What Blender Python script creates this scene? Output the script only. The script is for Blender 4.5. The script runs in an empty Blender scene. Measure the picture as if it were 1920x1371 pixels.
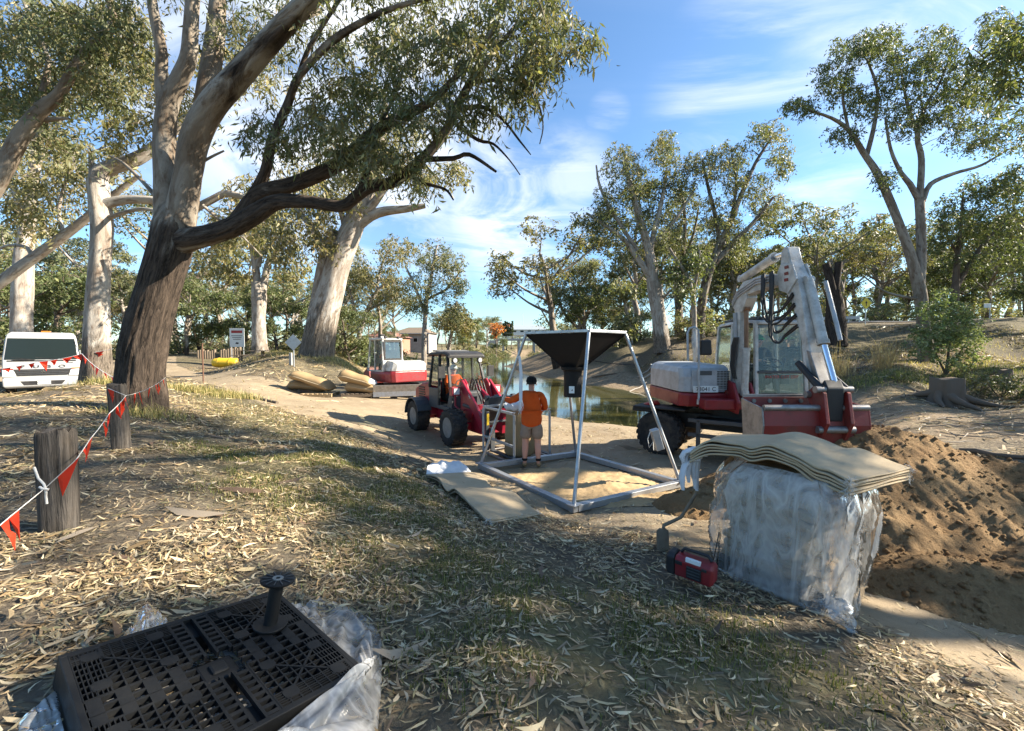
import bpy, math, random
import numpy as np
from mathutils import Vector, Matrix

# ---------------------------------------------------------------- camera, sky, sun, exposure
scene = bpy.context.scene
COL = scene.collection
F, CX, CY, HOR, EYE = 780.0, 960.0, 685.5, 655.0, 1.63   # focal length in photo pixels, image centre, horizon row, eye height
PITCH = math.atan((CY - HOR) / F)
cam_data = bpy.data.cameras.new("camera")
cam_data.sensor_width = 36.0
cam_data.lens = 36.0 * F / 1920.0
cam_data.clip_start = 0.05
cam_data.clip_end = 6000
cam = bpy.data.objects.new("camera", cam_data)
COL.objects.link(cam)
cam.location = (0, 0, EYE)
cam.rotation_euler = (math.pi / 2 - PITCH, 0, 0)
scene.camera = cam

SUN_AZ, SUN_EL = math.radians(86), math.radians(30)       # azimuth from straight ahead towards the right
SUN_DIR = Vector((math.sin(SUN_AZ) * math.cos(SUN_EL), math.cos(SUN_AZ) * math.cos(SUN_EL), math.sin(SUN_EL)))
sun_data = bpy.data.lights.new("sun", 'SUN')
sun_data.energy = 5.0
sun_data.angle = math.radians(0.55)
sun_data.color = (1.0, 0.90, 0.75)
sun = bpy.data.objects.new("sun", sun_data)
COL.objects.link(sun)
sun.location = SUN_DIR * 60
sun.rotation_euler = (-SUN_DIR).to_track_quat('-Z', 'Y').to_euler()

world = bpy.data.worlds.new("World")
scene.world = world
world.use_nodes = True
wt = world.node_tree
for n in list(wt.nodes):
    wt.nodes.remove(n)
def wn(t, **k):
    n = wt.nodes.new(t)
    for a, b in k.items():
        setattr(n, a, b)
    return n
def wl(a, b):
    wt.links.new(a, b)
def wmath(op, a, b=None, clamp=False):
    n = wn('ShaderNodeMath', operation=op, use_clamp=clamp)
    for i, v in enumerate((a, b)):
        if v is None:
            continue
        if isinstance(v, (int, float)):
            n.inputs[i].default_value = v
        else:
            wl(v, n.inputs[i])
    return n.outputs[0]
sky = wn('ShaderNodeTexSky', sky_type='NISHITA')
sky.sun_disc = False
sky.sun_elevation = SUN_EL
sky.sun_rotation = SUN_AZ
sky.altitude = 150
sky.air_density = 1.0
sky.dust_density = 0.6
sky.ozone_density = 1.2
tc = wn('ShaderNodeTexCoord')
sep = wn('ShaderNodeSeparateXYZ')
wl(tc.outputs['Generated'], sep.inputs[0])
zz = wmath('ADD', wmath('MAXIMUM', sep.outputs[2], 0.0), 0.12)
comb = wn('ShaderNodeCombineXYZ')
wl(wmath('DIVIDE', sep.outputs[0], zz), comb.inputs[0])
wl(wmath('DIVIDE', sep.outputs[1], zz), comb.inputs[1])
def cloud_noise(rot, sx, sy, scale, detail, dist, seed):
    mp = wn('ShaderNodeMapping')
    mp.inputs['Rotation'].default_value = (0, 0, math.radians(rot))
    mp.inputs['Scale'].default_value = (sx, sy, 1)
    mp.inputs['Location'].default_value = (seed, seed * 0.7, 0)
    wl(comb.outputs[0], mp.inputs[0])
    n = wn('ShaderNodeTexNoise')
    n.inputs['Scale'].default_value = scale
    n.inputs['Detail'].default_value = detail
    n.inputs['Roughness'].default_value = 0.6
    n.inputs['Distortion'].default_value = dist
    wl(mp.outputs[0], n.inputs['Vector'])
    return n.outputs['Fac']
def wrange(v, a, b, c=0.0, d=1.0):
    n = wn('ShaderNodeMapRange', interpolation_type='SMOOTHSTEP')
    wl(v, n.inputs[0])
    for i, q in enumerate((a, b, c, d)):
        n.inputs[1 + i].default_value = q
    return n.outputs[0]
def ray(px, py):
    v = Vector(((px - CX) / F, 1.0, -(py - CY) / F))
    c, s = math.cos(PITCH), math.sin(PITCH)
    return Vector((v.x, v.y * c + v.z * s, -v.y * s + v.z * c))
def lobe(px, py, inner, outer):                            # a soft patch of sky round one direction
    d = ray(px, py).normalized()
    dp = wn('ShaderNodeVectorMath', operation='DOT_PRODUCT')
    wl(tc.outputs['Generated'], dp.inputs[0])
    dp.inputs[1].default_value = d
    return wrange(dp.outputs['Value'], math.cos(math.radians(outer)), math.cos(math.radians(inner)))
streak = wrange(cloud_noise(35, 0.5, 1.5, 1.5, 8, 0.9, 3.1), 0.44, 0.76)
wisp = wrange(cloud_noise(-24, 0.45, 1.6, 2.0, 9, 0.7, 7.7), 0.46, 0.78)
body = wrange(cloud_noise(12, 0.9, 1.25, 1.5, 9, 1.2, 1.3), 0.34, 0.62)
main = wmath('MAXIMUM', lobe(950, 400, 3, 11), wmath('MULTIPLY', lobe(830, 430, 3, 9), 0.6))
main = wmath('MAXIMUM', main, wmath('MULTIPLY', lobe(1060, 350, 2, 8), 0.7))
c1 = wmath('MULTIPLY', main, wmath('ADD', wmath('MULTIPLY', body, 0.75), wmath('MULTIPLY', wisp, 0.35), True))
c2 = wmath('MULTIPLY', wmath('MAXIMUM', wmath('MULTIPLY', lobe(1760, 0, 3, 13), 0.6), lobe(620, 120, 5, 26)), wmath('ADD', body, 0.1, True))
c3 = wmath('MULTIPLY', wmath('MAXIMUM', lobe(1530, 290, 2, 9), wmath('MAXIMUM', wmath('MULTIPLY', lobe(1140, 215, .5, 3), 0.6), lobe(1430, 170, 2, 13))), wmath('MULTIPLY', streak, 0.8))
c4 = wmath('MULTIPLY', lobe(170, 520, 6, 18), wmath('MULTIPLY', wisp, 0.7))
cl = wmath('MAXIMUM', wmath('MAXIMUM', c1, c2), wmath('MAXIMUM', c3, c4))
cl = wmath('MAXIMUM', cl, wmath('MULTIPLY', streak, 0.04))
cl = wmath('MULTIPLY', cl, 0.92, True)
mix = wn('ShaderNodeMix', data_type='RGBA')
tint = wn('ShaderNodeMix', data_type='RGBA', blend_type='MULTIPLY')
tint.inputs[0].default_value = 1.0
tint.inputs[7].default_value = (0.70, 0.91, 1.06, 1)
wl(sky.outputs[0], tint.inputs[6])
wl(cl, mix.inputs[0])
wl(tint.outputs[2], mix.inputs[6])
mix.inputs[7].default_value = (5.2, 5.4, 5.7, 1)
bg = wn('ShaderNodeBackground')
bg.inputs['Strength'].default_value = 0.074
wl(mix.outputs[2], bg.inputs[0])
wo = wn('ShaderNodeOutputWorld')
wl(bg.outputs[0], wo.inputs[0])

scene.view_settings.view_transform = 'Standard'
scene.view_settings.look = 'None'
scene.view_settings.gamma = 1
scene.view_settings.use_curve_mapping = False
scene.view_settings.exposure = 1.82
scene.cycles.max_bounces = 8
scene.cycles.diffuse_bounces = 3
scene.cycles.glossy_bounces = 4
scene.cycles.transmission_bounces = 6
scene.cycles.transparent_max_bounces = 24
scene.cycles.use_denoising = True
scene.cycles.caustics_reflective = False
scene.cycles.caustics_refractive = False

# ---------------------------------------------------------------- helpers
rng = np.random.default_rng(7)
random.seed(7)
def W(px, py, d):                                          # the place seen at a photo pixel, d metres ahead
    v = ray(px, py)
    return Vector((0, 0, EYE)) + v * d
def V3(*a):
    return Vector(a)
def vnoise(x, y, seed=0):
    x = np.asarray(x, float); y = np.asarray(y, float)
    xi, yi = np.floor(x).astype(np.int64), np.floor(y).astype(np.int64)
    fx, fy = x - xi, y - yi
    fx, fy = fx * fx * (3 - 2 * fx), fy * fy * (3 - 2 * fy)
    def h(a, b):
        n = (a * 374761393 + b * 668265263 + seed * 974711) & 0x7fffffff
        n = ((n ^ (n >> 13)) * 1274126177) & 0x7fffffff
        return ((n ^ (n >> 16)) & 0xffff) / 65535.0
    return (h(xi, yi) * (1 - fx) + h(xi + 1, yi) * fx) * (1 - fy) + (h(xi, yi + 1) * (1 - fx) + h(xi + 1, yi + 1) * fx) * fy
def fbm(x, y, seed=0, o=4):
    s, a, t = 0, 1.0, 0
    for i in range(o):
        s = s + a * vnoise(np.asarray(x) * 2 ** i, np.asarray(y) * 2 ** i, seed + i * 17); t += a; a *= 0.5
    return s / t
def sstep(x, a, b):
    t = np.clip((np.asarray(x, float) - a) / (b - a), 0, 1)
    return t * t * (3 - 2 * t)

def tag(o, label=None, cat=None, group=None, kind=None):
    if label: o["label"] = label
    if cat: o["category"] = cat
    if group: o["group"] = group
    if kind: o["kind"] = kind
    return o
def thing(name, label, cat, loc=(0, 0, 0), rz=0.0, group=None):
    o = bpy.data.objects.new(name, None)
    o.empty_display_size = 0.2
    COL.objects.link(o)
    o.location = loc
    o.rotation_euler = (0, 0, rz)
    return tag(o, label, cat, group)
def kids(o):
    return [c for c in KIDS.get(o.name, [])]
KIDS = {}
def link(name, me, parent=None, mat=None, world=False):
    o = bpy.data.objects.new(name, me)
    COL.objects.link(o)
    if parent is not None:
        o.parent = parent
        KIDS.setdefault(parent.name, []).append(o)
        if world:
            p = parent
            m = Matrix.Identity(4)
            chain = []
            while p is not None:
                chain.append(p); p = p.parent
            for q in reversed(chain):
                m = m @ Matrix.LocRotScale(q.location, q.rotation_euler, q.scale)
            me.transform(m.inverted())
    if mat is not None and not me.materials:
        me.materials.append(mat)
    return o
def copy_tree(o, parent=None):
    c = o.copy()
    COL.objects.link(c)
    if parent is not None:
        c.parent = parent
        KIDS.setdefault(parent.name, []).append(c)
    for k in kids(o):
        copy_tree(k, c)
    return c

def npmesh(name, V, Fq, col=None, smooth=False):
    V = np.ascontiguousarray(V, dtype=np.float32); Fq = np.ascontiguousarray(Fq, dtype=np.int32)
    me = bpy.data.meshes.new(name)
    k = Fq.shape[1]
    me.vertices.add(len(V)); me.vertices.foreach_set('co', V.ravel())
    me.loops.add(Fq.size); me.loops.foreach_set('vertex_index', Fq.ravel())
    me.polygons.add(len(Fq))
    me.polygons.foreach_set('loop_start', np.arange(0, Fq.size, k, dtype=np.int32))
    if smooth:
        me.polygons.foreach_set('use_smooth', np.ones(len(Fq), bool))
    me.update(calc_edges=True)
    if col is not None:
        a = me.color_attributes.new('tone', 'FLOAT_COLOR', 'POINT')
        c = np.ones((len(V), 4), np.float32); c[:, :col.shape[1]] = col
        a.data.foreach_set('color', c.ravel())
    return me

class MB:                                                  # collects shapes for ONE mesh
    def __init__(s):
        s.v, s.f, s.M = [], [], Matrix.Identity(4)
    def add(s, vs, fs):
        b = len(s.v)
        s.v += [s.M @ Vector(p) for p in vs]
        s.f += [tuple(b + i for i in f) for f in fs]
        return s
    def box(s, c, size, rot=None, taper=1.0):
        x, y, z = (q / 2 for q in size)
        R = rot if rot is not None else Matrix.Identity(3)
        c = Vector(c)
        vs = []
        for sz in (-1, 1):
            t = taper if sz > 0 else 1.0
            for sx, sy in ((-1, -1), (1, -1), (1, 1), (-1, 1)):
                vs.append(c + R @ Vector((sx * x * t, sy * y * t, sz * z)))
        return s.add(vs, [(3, 2, 1, 0), (4, 5, 6, 7), (0, 1, 5, 4), (1, 2, 6, 5), (2, 3, 7, 6), (3, 0, 4, 7)])
    def box6(s, x0, x1, y0, y1, z0, z1):
        return s.box(((x0 + x1) / 2, (y0 + y1) / 2, (z0 + z1) / 2), (x1 - x0, y1 - y0, z1 - z0))
    def beam(s, a, b, w, h, up=(0, 0, 1)):
        a, b = Vector(a), Vector(b)
        d = b - a
        z = d.normalized()
        u = Vector(up)
        x = u.cross(z)
        if x.length < 1e-4: x = Vector((1, 0, 0)).cross(z)
        x.normalize(); y = z.cross(x)
        R = Matrix((x, y, z)).transposed()
        return s.box((a + b) / 2, (w, h, d.length), R)
    def tube(s, pts, rad, n=8, cap=True, squash=1.0):
        pts = [Vector(p) for p in pts]
        if not hasattr(rad, '__len__'): rad = [rad] * len(pts)
        vs, fs, ref = [], [], None
        for i, p in enumerate(pts):
            t = (pts[min(i + 1, len(pts) - 1)] - pts[max(i - 1, 0)]).normalized()
            if ref is None:
                ref = t.orthogonal().normalized() if abs(t.z) > 0.9 else Vector((0, 0, 1)).cross(t).normalized()
            x = (ref - t * ref.dot(t)).normalized(); ref = x
            y = t.cross(x)
            for k in range(n):
                a = 2 * math.pi * k / n
                vs.append(p + (x * math.cos(a) + y * math.sin(a) * squash) * rad[i])
        for i in range(len(pts) - 1):
            for k in range(n):
                k2 = (k + 1) % n
                fs.append((i * n + k, i * n + k2, (i + 1) * n + k2, (i + 1) * n + k))
        if cap:
            fs.append(tuple(range(n - 1, -1, -1)))
            fs.append(tuple((len(pts) - 1) * n + k for k in range(n)))
        return s.add(vs, fs)
    def cyl(s, a, b, r, n=16, r2=None):
        return s.tube([a, b], [r, r if r2 is None else r2], n)
    def lathe(s, prof, origin=(0, 0, 0), axis=(0, 0, 1), n=24, close=False):
        ax = Vector(axis).normalized(); o = Vector(origin)
        x = ax.orthogonal().normalized(); y = ax.cross(x)
        vs, fs = [], []
        for r, h in prof:
            for k in range(n):
                a = 2 * math.pi * k / n
                vs.append(o + ax * h + (x * math.cos(a) + y * math.sin(a)) * r)
        m = len(prof)
        for i in range(m if close else m - 1):
            j = (i + 1) % m
            for k in range(n):
                k2 = (k + 1) % n
                fs.append((i * n + k, i * n + k2, j * n + k2, j * n + k))
        if not close:
            fs.append(tuple(range(n - 1, -1, -1))); fs.append(tuple((m - 1) * n + k for k in range(n)))
        return s.add(vs, fs)
    def prism(s, poly, o, u, v, w):                        # polygon in the (u, v) plane at o, thickened along w
        o, u, v, w = Vector(o), Vector(u), Vector(v), Vector(w)
        n = len(poly)
        vs = [o + u * a + v * b for a, b in poly] + [o + u * a + v * b + w for a, b in poly]
        fs = [tuple(range(n - 1, -1, -1)), tuple(range(n, 2 * n))]
        for i in range(n):
            j = (i + 1) % n
            fs.append((i, j, n + j, n + i))
        if u.cross(v).dot(w) < 0:
            fs = [tuple(reversed(f)) for f in fs]
        return s.add(vs, fs)
    def sweep(s, secs):                                    # list of (corner list) rings of equal length, capped
        n = len(secs[0]); vs, fs = [], []
        for r in secs: vs += [Vector(p) for p in r]
        for i in range(len(secs) - 1):
            for k in range(n):
                k2 = (k + 1) % n
                fs.append((i * n + k, i * n + k2, (i + 1) * n + k2, (i + 1) * n + k))
        fs.append(tuple(range(n - 1, -1, -1))); fs.append(tuple((len(secs) - 1) * n + k for k in range(n)))
        return s.add(vs, fs)
    def build(s, name, mat, parent=None, bevel=0.0, smooth=None, world=False, seg=2):
        me = bpy.data.meshes.new(name)
        me.from_pydata([tuple(p) for p in s.v], [], s.f)
        me.update()
        if smooth is not None:
            me.polygons.foreach_set('use_smooth', [True] * len(me.polygons))
            me.set_sharp_from_angle(angle=math.radians(smooth))
        o = link(name, me, parent, mat, world)
        if bevel:
            b = o.modifiers.new('bevel', 'BEVEL')
            b.width = bevel; b.segments = seg; b.limit_method = 'ANGLE'; b.angle_limit = math.radians(35)
            b.harden_normals = False
        return o
def rotz(a):
    return Matrix.Rotation(a, 3, 'Z')
def frame(fwd, origin):                                    # 4x4 with +X right, +Y forward, +Z up
    f = Vector((fwd[0], fwd[1], 0)).normalized()
    r = Vector((f.y, -f.x, 0))
    m = Matrix.Identity(4)
    for i in range(3):
        m[i][0], m[i][1], m[i][2], m[i][3] = r[i], f[i], (0, 0, 1)[i], origin[i]
    return m
def text_mesh(name, body, size, mat, parent, matrix, extrude=0.002):
    cu = bpy.data.curves.new(name, 'FONT')
    cu.body = body; cu.size = size; cu.extrude = extrude; cu.align_x = 'CENTER'; cu.align_y = 'CENTER'
    t = bpy.data.objects.new(name, cu)
    COL.objects.link(t)
    dg = bpy.context.evaluated_depsgraph_get()
    me = bpy.data.meshes.new_from_object(t.evaluated_get(dg))
    bpy.data.objects.remove(t)
    bpy.data.curves.remove(cu)
    me.transform(matrix)
    me.materials.clear()
    return link(name, me, parent, mat)

# ---------------------------------------------------------------- materials
def newmat(name):
    m = bpy.data.materials.new(name)
    m.use_nodes = True
    t = m.node_tree
    for n in list(t.nodes): t.nodes.remove(n)
    return m, t
class NT:
    def __init__(s, name):
        s.m, s.t = newmat(name)
        s.out = s.n('ShaderNodeOutputMaterial')
    def n(s, typ, **k):
        nd = s.t.nodes.new(typ)
        for a, b in k.items(): setattr(nd, a, b)
        return nd
    def set(s, sock, v):
        if v is None: return
        if hasattr(v, 'is_output') or hasattr(v, 'links'): s.t.links.new(v, sock)
        else:
            if hasattr(sock.default_value, '__len__') and hasattr(v, '__len__') and len(v) == 3 and len(sock.default_value) == 4: v = (*v, 1)
            sock.default_value = v
    def coord(s, kind='Object', scale=(1, 1, 1)):
        c = s.n('ShaderNodeTexCoord'); mp = s.n('ShaderNodeMapping')
        mp.inputs['Scale'].default_value = scale
        s.t.links.new(c.outputs[kind], mp.inputs[0])
        return mp.outputs[0]
    def noise(s, vec, scale, detail=4, rough=0.55, dist=0.0):
        nd = s.n('ShaderNodeTexNoise')
        s.set(nd.inputs['Vector'], vec)
        nd.inputs['Scale'].default_value = scale; nd.inputs['Detail'].default_value = detail
        nd.inputs['Roughness'].default_value = rough; nd.inputs['Distortion'].default_value = dist
        return nd.outputs['Fac']
    def rng(s, v, a, b, c=0.0, d=1.0):
        nd = s.n('ShaderNodeMapRange')
        s.set(nd.inputs[0], v)
        for i, q in enumerate((a, b, c, d)): nd.inputs[1 + i].default_value = q
        return nd.outputs[0]
    def mix(s, f, a, b, mode='MIX'):
        nd = s.n('ShaderNodeMix', data_type='RGBA', blend_type=mode)
        s.set(nd.inputs[0], f); s.set(nd.inputs[6], a); s.set(nd.inputs[7], b)
        return nd.outputs[2]
    def math(s, op, a, b=0.5, clamp=False):
        nd = s.n('ShaderNodeMath', operation=op, use_clamp=clamp)
        s.set(nd.inputs[0], a); s.set(nd.inputs[1], b)
        return nd.outputs[0]
    def attr(s, name='tone'):
        nd = s.n('ShaderNodeAttribute'); nd.attribute_name = name
        return nd
    def bump(s, h, strength=0.3, dist=0.02, nrm=None):
        nd = s.n('ShaderNodeBump')
        nd.inputs['Strength'].default_value = strength; nd.inputs['Distance'].default_value = dist
        s.set(nd.inputs['Height'], h)
        if nrm is not None: s.set(nd.inputs['Normal'], nrm)
        return nd.outputs[0]
    def pbr(s, col, rough=0.6, metal=0.0, nrm=None, spec=0.5, **k):
        p = s.n('ShaderNodeBsdfPrincipled')
        s.set(p.inputs['Base Color'], col); s.set(p.inputs['Roughness'], rough); s.set(p.inputs['Metallic'], metal)
        p.inputs['Specular IOR Level'].default_value = spec
        if nrm is not None: s.set(p.inputs['Normal'], nrm)
        for a, b in k.items(): s.set(p.inputs[a], b)
        return p
    def done(s, sh):
        s.t.links.new(sh.outputs[0] if hasattr(sh, 'outputs') else sh, s.out.inputs[0])
        return s.m
def paint(name, col, rough=0.5, metal=0.0, dirt=0.35, dirtcol=(0.16, 0.12, 0.08), scale=6, bump=0.05, spec=0.5, edge=0.0):
    t = NT(name)
    co = t.coord()
    a = t.noise(co, scale, 6, 0.65)
    b = t.noise(co, scale * 9, 3)
    k = t.math('MULTIPLY', t.rng(a, 0.42, 0.75), dirt)
    k = t.math('ADD', k, t.math('MULTIPLY', t.rng(b, 0.55, 0.8), dirt * 0.5), True)
    c = t.mix(k, col, dirtcol)
    r = t.rng(a, 0.3, 0.7, rough - 0.08, rough + 0.15)
    return t.done(t.pbr(c, r, metal, t.bump(b, bump, 0.01), spec))

M = {}
M['galv'] = paint('galvanised_steel', (0.42, 0.44, 0.46), 0.42, 0.75, 0.35, (0.2, 0.19, 0.17), 9, 0.08)
M['steel'] = paint('worn_steel', (0.30, 0.29, 0.28), 0.45, 0.7, 0.6, (0.10, 0.07, 0.045), 7, 0.1)
M['chrome'] = paint('chrome_rod', (0.75, 0.77, 0.8), 0.12, 1.0, 0.1, (0.3, 0.3, 0.3), 5, 0.0)
M['white'] = paint('white_machine_paint', (0.50, 0.495, 0.47), 0.42, 0, 0.75, (0.17, 0.13, 0.09), 6, 0.08)
M['grey'] = paint('light_grey_machine_paint', (0.36, 0.385, 0.41), 0.38, 0, 0.55, (0.18, 0.15, 0.11), 5, 0.05)
M['red'] = paint('red_machine_paint', (0.24, 0.014, 0.018), 0.42, 0, 0.45, (0.07, 0.03, 0.025), 5, 0.06)
M['redworn'] = paint('worn_dark_red_paint', (0.20, 0.018, 0.014), 0.5, 0, 0.7, (0.10, 0.045, 0.03), 4, 0.15)
M['loaderred'] = paint('loader_red_paint', (0.30, 0.012, 0.03), 0.36, 0, 0.35, (0.08, 0.03, 0.03), 5, 0.05)
M['darkgrey'] = paint('dark_grey_paint', (0.045, 0.052, 0.06), 0.5, 0, 0.4, (0.10, 0.085, 0.065), 7, 0.05)
M['black'] = paint('black_rubber_paint', (0.012, 0.012, 0.013), 0.55, 0, 0.35, (0.06, 0.05, 0.04), 8, 0.08)
M['tyre'] = paint('tyre_rubber', (0.018, 0.018, 0.019), 0.75, 0, 0.65, (0.12, 0.10, 0.075), 5, 0.2, 0.25)
M['rim'] = paint('dusty_rim', (0.26, 0.25, 0.23), 0.55, 0.2, 0.6, (0.16, 0.125, 0.09), 7, 0.1)
M['blackplastic'] = paint('black_plastic', (0.008, 0.0085, 0.009), 0.5, 0, 0.35, (0.03, 0.028, 0.024), 5, 0.1, 0.3)
M['funnel'] = paint('black_funnel_sheet', (0.006, 0.006, 0.007), 0.5, 0, 0.2, (0.02, 0.018, 0.016), 3, 0.05, 0.3)
M['hose'] = paint('hose_rubber', (0.013, 0.013, 0.014), 0.5, 0, 0.3, (0.05, 0.04, 0.03), 12)
M['orange'] = paint('orange_work_shirt', (0.56, 0.085, 0.012), 0.85, 0, 0.3, (0.33, 0.06, 0.02), 9, 0.25, 0.2)
M['khaki'] = paint('khaki_shorts', (0.26, 0.20, 0.155), 0.9, 0, 0.5, (0.17, 0.115, 0.08), 9, 0.3, 0.2)
M['boot'] = paint('tan_boot_suede', (0.30, 0.20, 0.10), 0.9, 0, 0.5, (0.18, 0.13, 0.08), 14, 0.3, 0.2)
M['skin'] = paint('skin', (0.52, 0.27, 0.19), 0.55, 0, 0.25, (0.40, 0.17, 0.12), 8, 0.05, 0.4)
M['blackcloth'] = paint('black_cloth', (0.010, 0.011, 0.012), 0.9, 0, 0.3, (0.03, 0.03, 0.03), 9, 0.2, 0.2)
M['hair'] = paint('dark_hair', (0.02, 0.015, 0.012), 0.7, 0, 0.3, (0.05, 0.04, 0.03), 30, 0.4, 0.3)
M['greencloth'] = paint('green_cap_cloth', (0.01, 0.22, 0.06), 0.85, 0, 0.2, (0.01, 0.1, 0.03), 9, 0.2, 0.2)
M['plate'] = paint('white_plate', (0.72, 0.73, 0.70), 0.45, 0, 0.25, (0.4, 0.37, 0.3), 9, 0.0)
M['ink'] = paint('black_lettering', (0.01, 0.01, 0.012), 0.5, 0, 0.1)
M['redink'] = paint('red_lettering', (0.35, 0.02, 0.02), 0.5, 0, 0.1)
M['lens'] = paint('lamp_lens', (0.6, 0.6, 0.58), 0.15, 0, 0.15, (0.4, 0.4, 0.4), 12)
M['amber'] = paint('amber_lens', (0.6, 0.16, 0.02), 0.25, 0, 0.15)
M['redlens'] = paint('red_lens', (0.35, 0.015, 0.01), 0.25, 0, 0.15)
M['flag'] = None
M['whitesheet'] = paint('white_woven_cloth', (0.68, 0.68, 0.68), 0.8, 0, 0.25, (0.42, 0.40, 0.38), 12, 0.3, 0.2)
M['rope'] = paint('white_rope', (0.62, 0.60, 0.55), 0.85, 0, 0.3, (0.35, 0.32, 0.27), 40, 0.3)
M['timber'] = paint('old_timber', (0.20, 0.15, 0.10), 0.85, 0, 0.6, (0.08, 0.06, 0.045), 5, 0.3)
M['palewood'] = paint('pale_pallet_wood', (0.42, 0.30, 0.16), 0.85, 0, 0.5, (0.22, 0.15, 0.08), 7, 0.3)
M['concrete'] = paint('weathered_concrete', (0.36, 0.35, 0.33), 0.85, 0, 0.5, (0.2, 0.19, 0.17), 1.2, 0.2)
M['asphalt'] = paint('asphalt', (0.055, 0.055, 0.057), 0.9, 0, 0.4, (0.12, 0.11, 0.1), 3, 0.2)
M['yellow'] = paint('yellow_vinyl', (0.72, 0.47, 0.02), 0.45, 0, 0.3, (0.4, 0.25, 0.03), 4, 0.2)
M['yellowsign'] = paint('yellow_sign_face', (0.85, 0.62, 0.02), 0.4, 0, 0.1)
M['brickwall'] = paint('house_brick', (0.30, 0.17, 0.11), 0.85, 0, 0.3, (0.2, 0.12, 0.09), 2)
M['rooftile'] = paint('roof_tile', (0.22, 0.10, 0.07), 0.8, 0, 0.4, (0.12, 0.07, 0.05), 1.5)
M['greyroof'] = paint('grey_roof', (0.33, 0.37, 0.38), 0.5, 0, 0.3, (0.2, 0.22, 0.22), 1.0)
M['seat'] = paint('seat_vinyl', (0.015, 0.015, 0.017), 0.6, 0, 0.2)
M['sticker'] = paint('yellow_sticker', (0.75, 0.5, 0.03), 0.5, 0, 0.2)

def glass(name, tint=(0.90, 0.94, 0.92), refl=0.03, dirt=0.05):
    t = NT(name)
    tr = t.n('ShaderNodeBsdfTransparent'); tr.inputs[0].default_value = (*tint, 1)
    gl = t.n('ShaderNodeBsdfGlossy'); gl.inputs['Roughness'].default_value = 0.03
    df = t.n('ShaderNodeBsdfDiffuse'); df.inputs[0].default_value = (0.45, 0.42, 0.36, 1)
    lw = t.n('ShaderNodeLayerWeight'); lw.inputs[0].default_value = 0.25
    f = t.math('ADD', t.math('MULTIPLY', lw.outputs['Fresnel'], 0.35), refl, True)
    s1 = t.n('ShaderNodeMixShader'); t.set(s1.inputs[0], f); t.t.links.new(tr.outputs[0], s1.inputs[1]); t.t.links.new(gl.outputs[0], s1.inputs[2])
    nz = t.math('MULTIPLY', t.rng(t.noise(t.coord(), 2.5, 6), 0.35, 0.8), dirt)
    s2 = t.n('ShaderNodeMixShader'); t.set(s2.inputs[0], nz); t.t.links.new(s1.outputs[0], s2.inputs[1]); t.t.links.new(df.outputs[0], s2.inputs[2])
    return t.done(s2)
M['glass'] = glass('cab_glass')
M['darkglass'] = glass('tinted_windscreen', (0.35, 0.42, 0.42), 0.14, 0.06)
def film(name, op0, op1, col=(0.78, 0.80, 0.82)):          # thin milky plastic
    t = NT(name)
    co = t.coord()
    n1 = t.noise(t.coord('Object', (1, 1, .24)), 4.2, 4, 0.5, 1.6); n2 = t.noise(t.coord('Object', (1, 1, .5)), 2.2, 3, 0.5, 0.6)
    crease = t.math('POWER', t.math('SUBTRACT', 1.0, t.math('ABSOLUTE', t.math('SUBTRACT', t.math('MULTIPLY', n1, 2.0), 1.0)), True), 6.0)
    fac = t.math('ADD', t.rng(n2, 0.3, 0.75, op0, op1), t.math('MULTIPLY', crease, 0.34), True)
    tr = t.n('ShaderNodeBsdfTransparent'); tr.inputs[0].default_value = (0.95, 0.96, 0.97, 1)
    nb = t.bump(t.math('ADD', n1, t.math('MULTIPLY', n2, 0.3)), 0.35, 0.05)
    p = t.pbr(col, 0.3, 0, nb, 0.6)
    tl = t.n('ShaderNodeBsdfTranslucent'); tl.inputs[0].default_value = (*col, 1)
    a = t.n('ShaderNodeMixShader'); a.inputs[0].default_value = 0.35; t.t.links.new(p.outputs[0], a.inputs[1]); t.t.links.new(tl.outputs[0], a.inputs[2])
    s = t.n('ShaderNodeMixShader'); t.set(s.inputs[0], fac); t.t.links.new(tr.outputs[0], s.inputs[1]); t.t.links.new(a.outputs[0], s.inputs[2])
    gl = t.n('ShaderNodeBsdfGlossy'); gl.inputs['Roughness'].default_value = 0.12; t.set(gl.inputs['Normal'], nb)
    lw = t.n('ShaderNodeLayerWeight'); lw.inputs[0].default_value = 0.12; t.set(lw.inputs['Normal'], nb)
    s2 = t.n('ShaderNodeMixShader'); t.set(s2.inputs[0], t.math('MULTIPLY', lw.outputs['Fresnel'], 0.9, True)); t.t.links.new(s.outputs[0], s2.inputs[1]); t.t.links.new(gl.outputs[0], s2.inputs[2])
    return t.done(s2)
M['film'] = film('clear_plastic_wrap', 0.05, 0.22, (.86, .84, .79))
M['milky'] = film('milky_plastic_sheet', 0.14, 0.34, (.84, .83, .80))
def cloth(name, col, col2, weave=220):
    t = NT(name)
    co = t.coord()
    wv = t.n('ShaderNodeTexWave'); t.set(wv.inputs[0], co); wv.inputs['Scale'].default_value = weave
    wv2 = t.n('ShaderNodeTexWave', bands_direction='Y'); t.set(wv2.inputs[0], co); wv2.inputs['Scale'].default_value = weave
    w = t.math('ADD', wv.outputs['Fac'], wv2.outputs['Fac'])
    n = t.noise(co, 3.5, 6, 0.6); n2 = t.noise(co, 90, 2)
    c = t.mix(t.rng(n, 0.35, 0.7), col, col2)
    c = t.mix(t.rng(n2, 0.3, 0.8, 0.0, 0.25), c, tuple(q * 0.55 for q in col))
    return t.done(t.pbr(c, 0.9, 0, t.bump(t.math('ADD', w, n2), 0.12, 0.004), 0.15))
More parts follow.
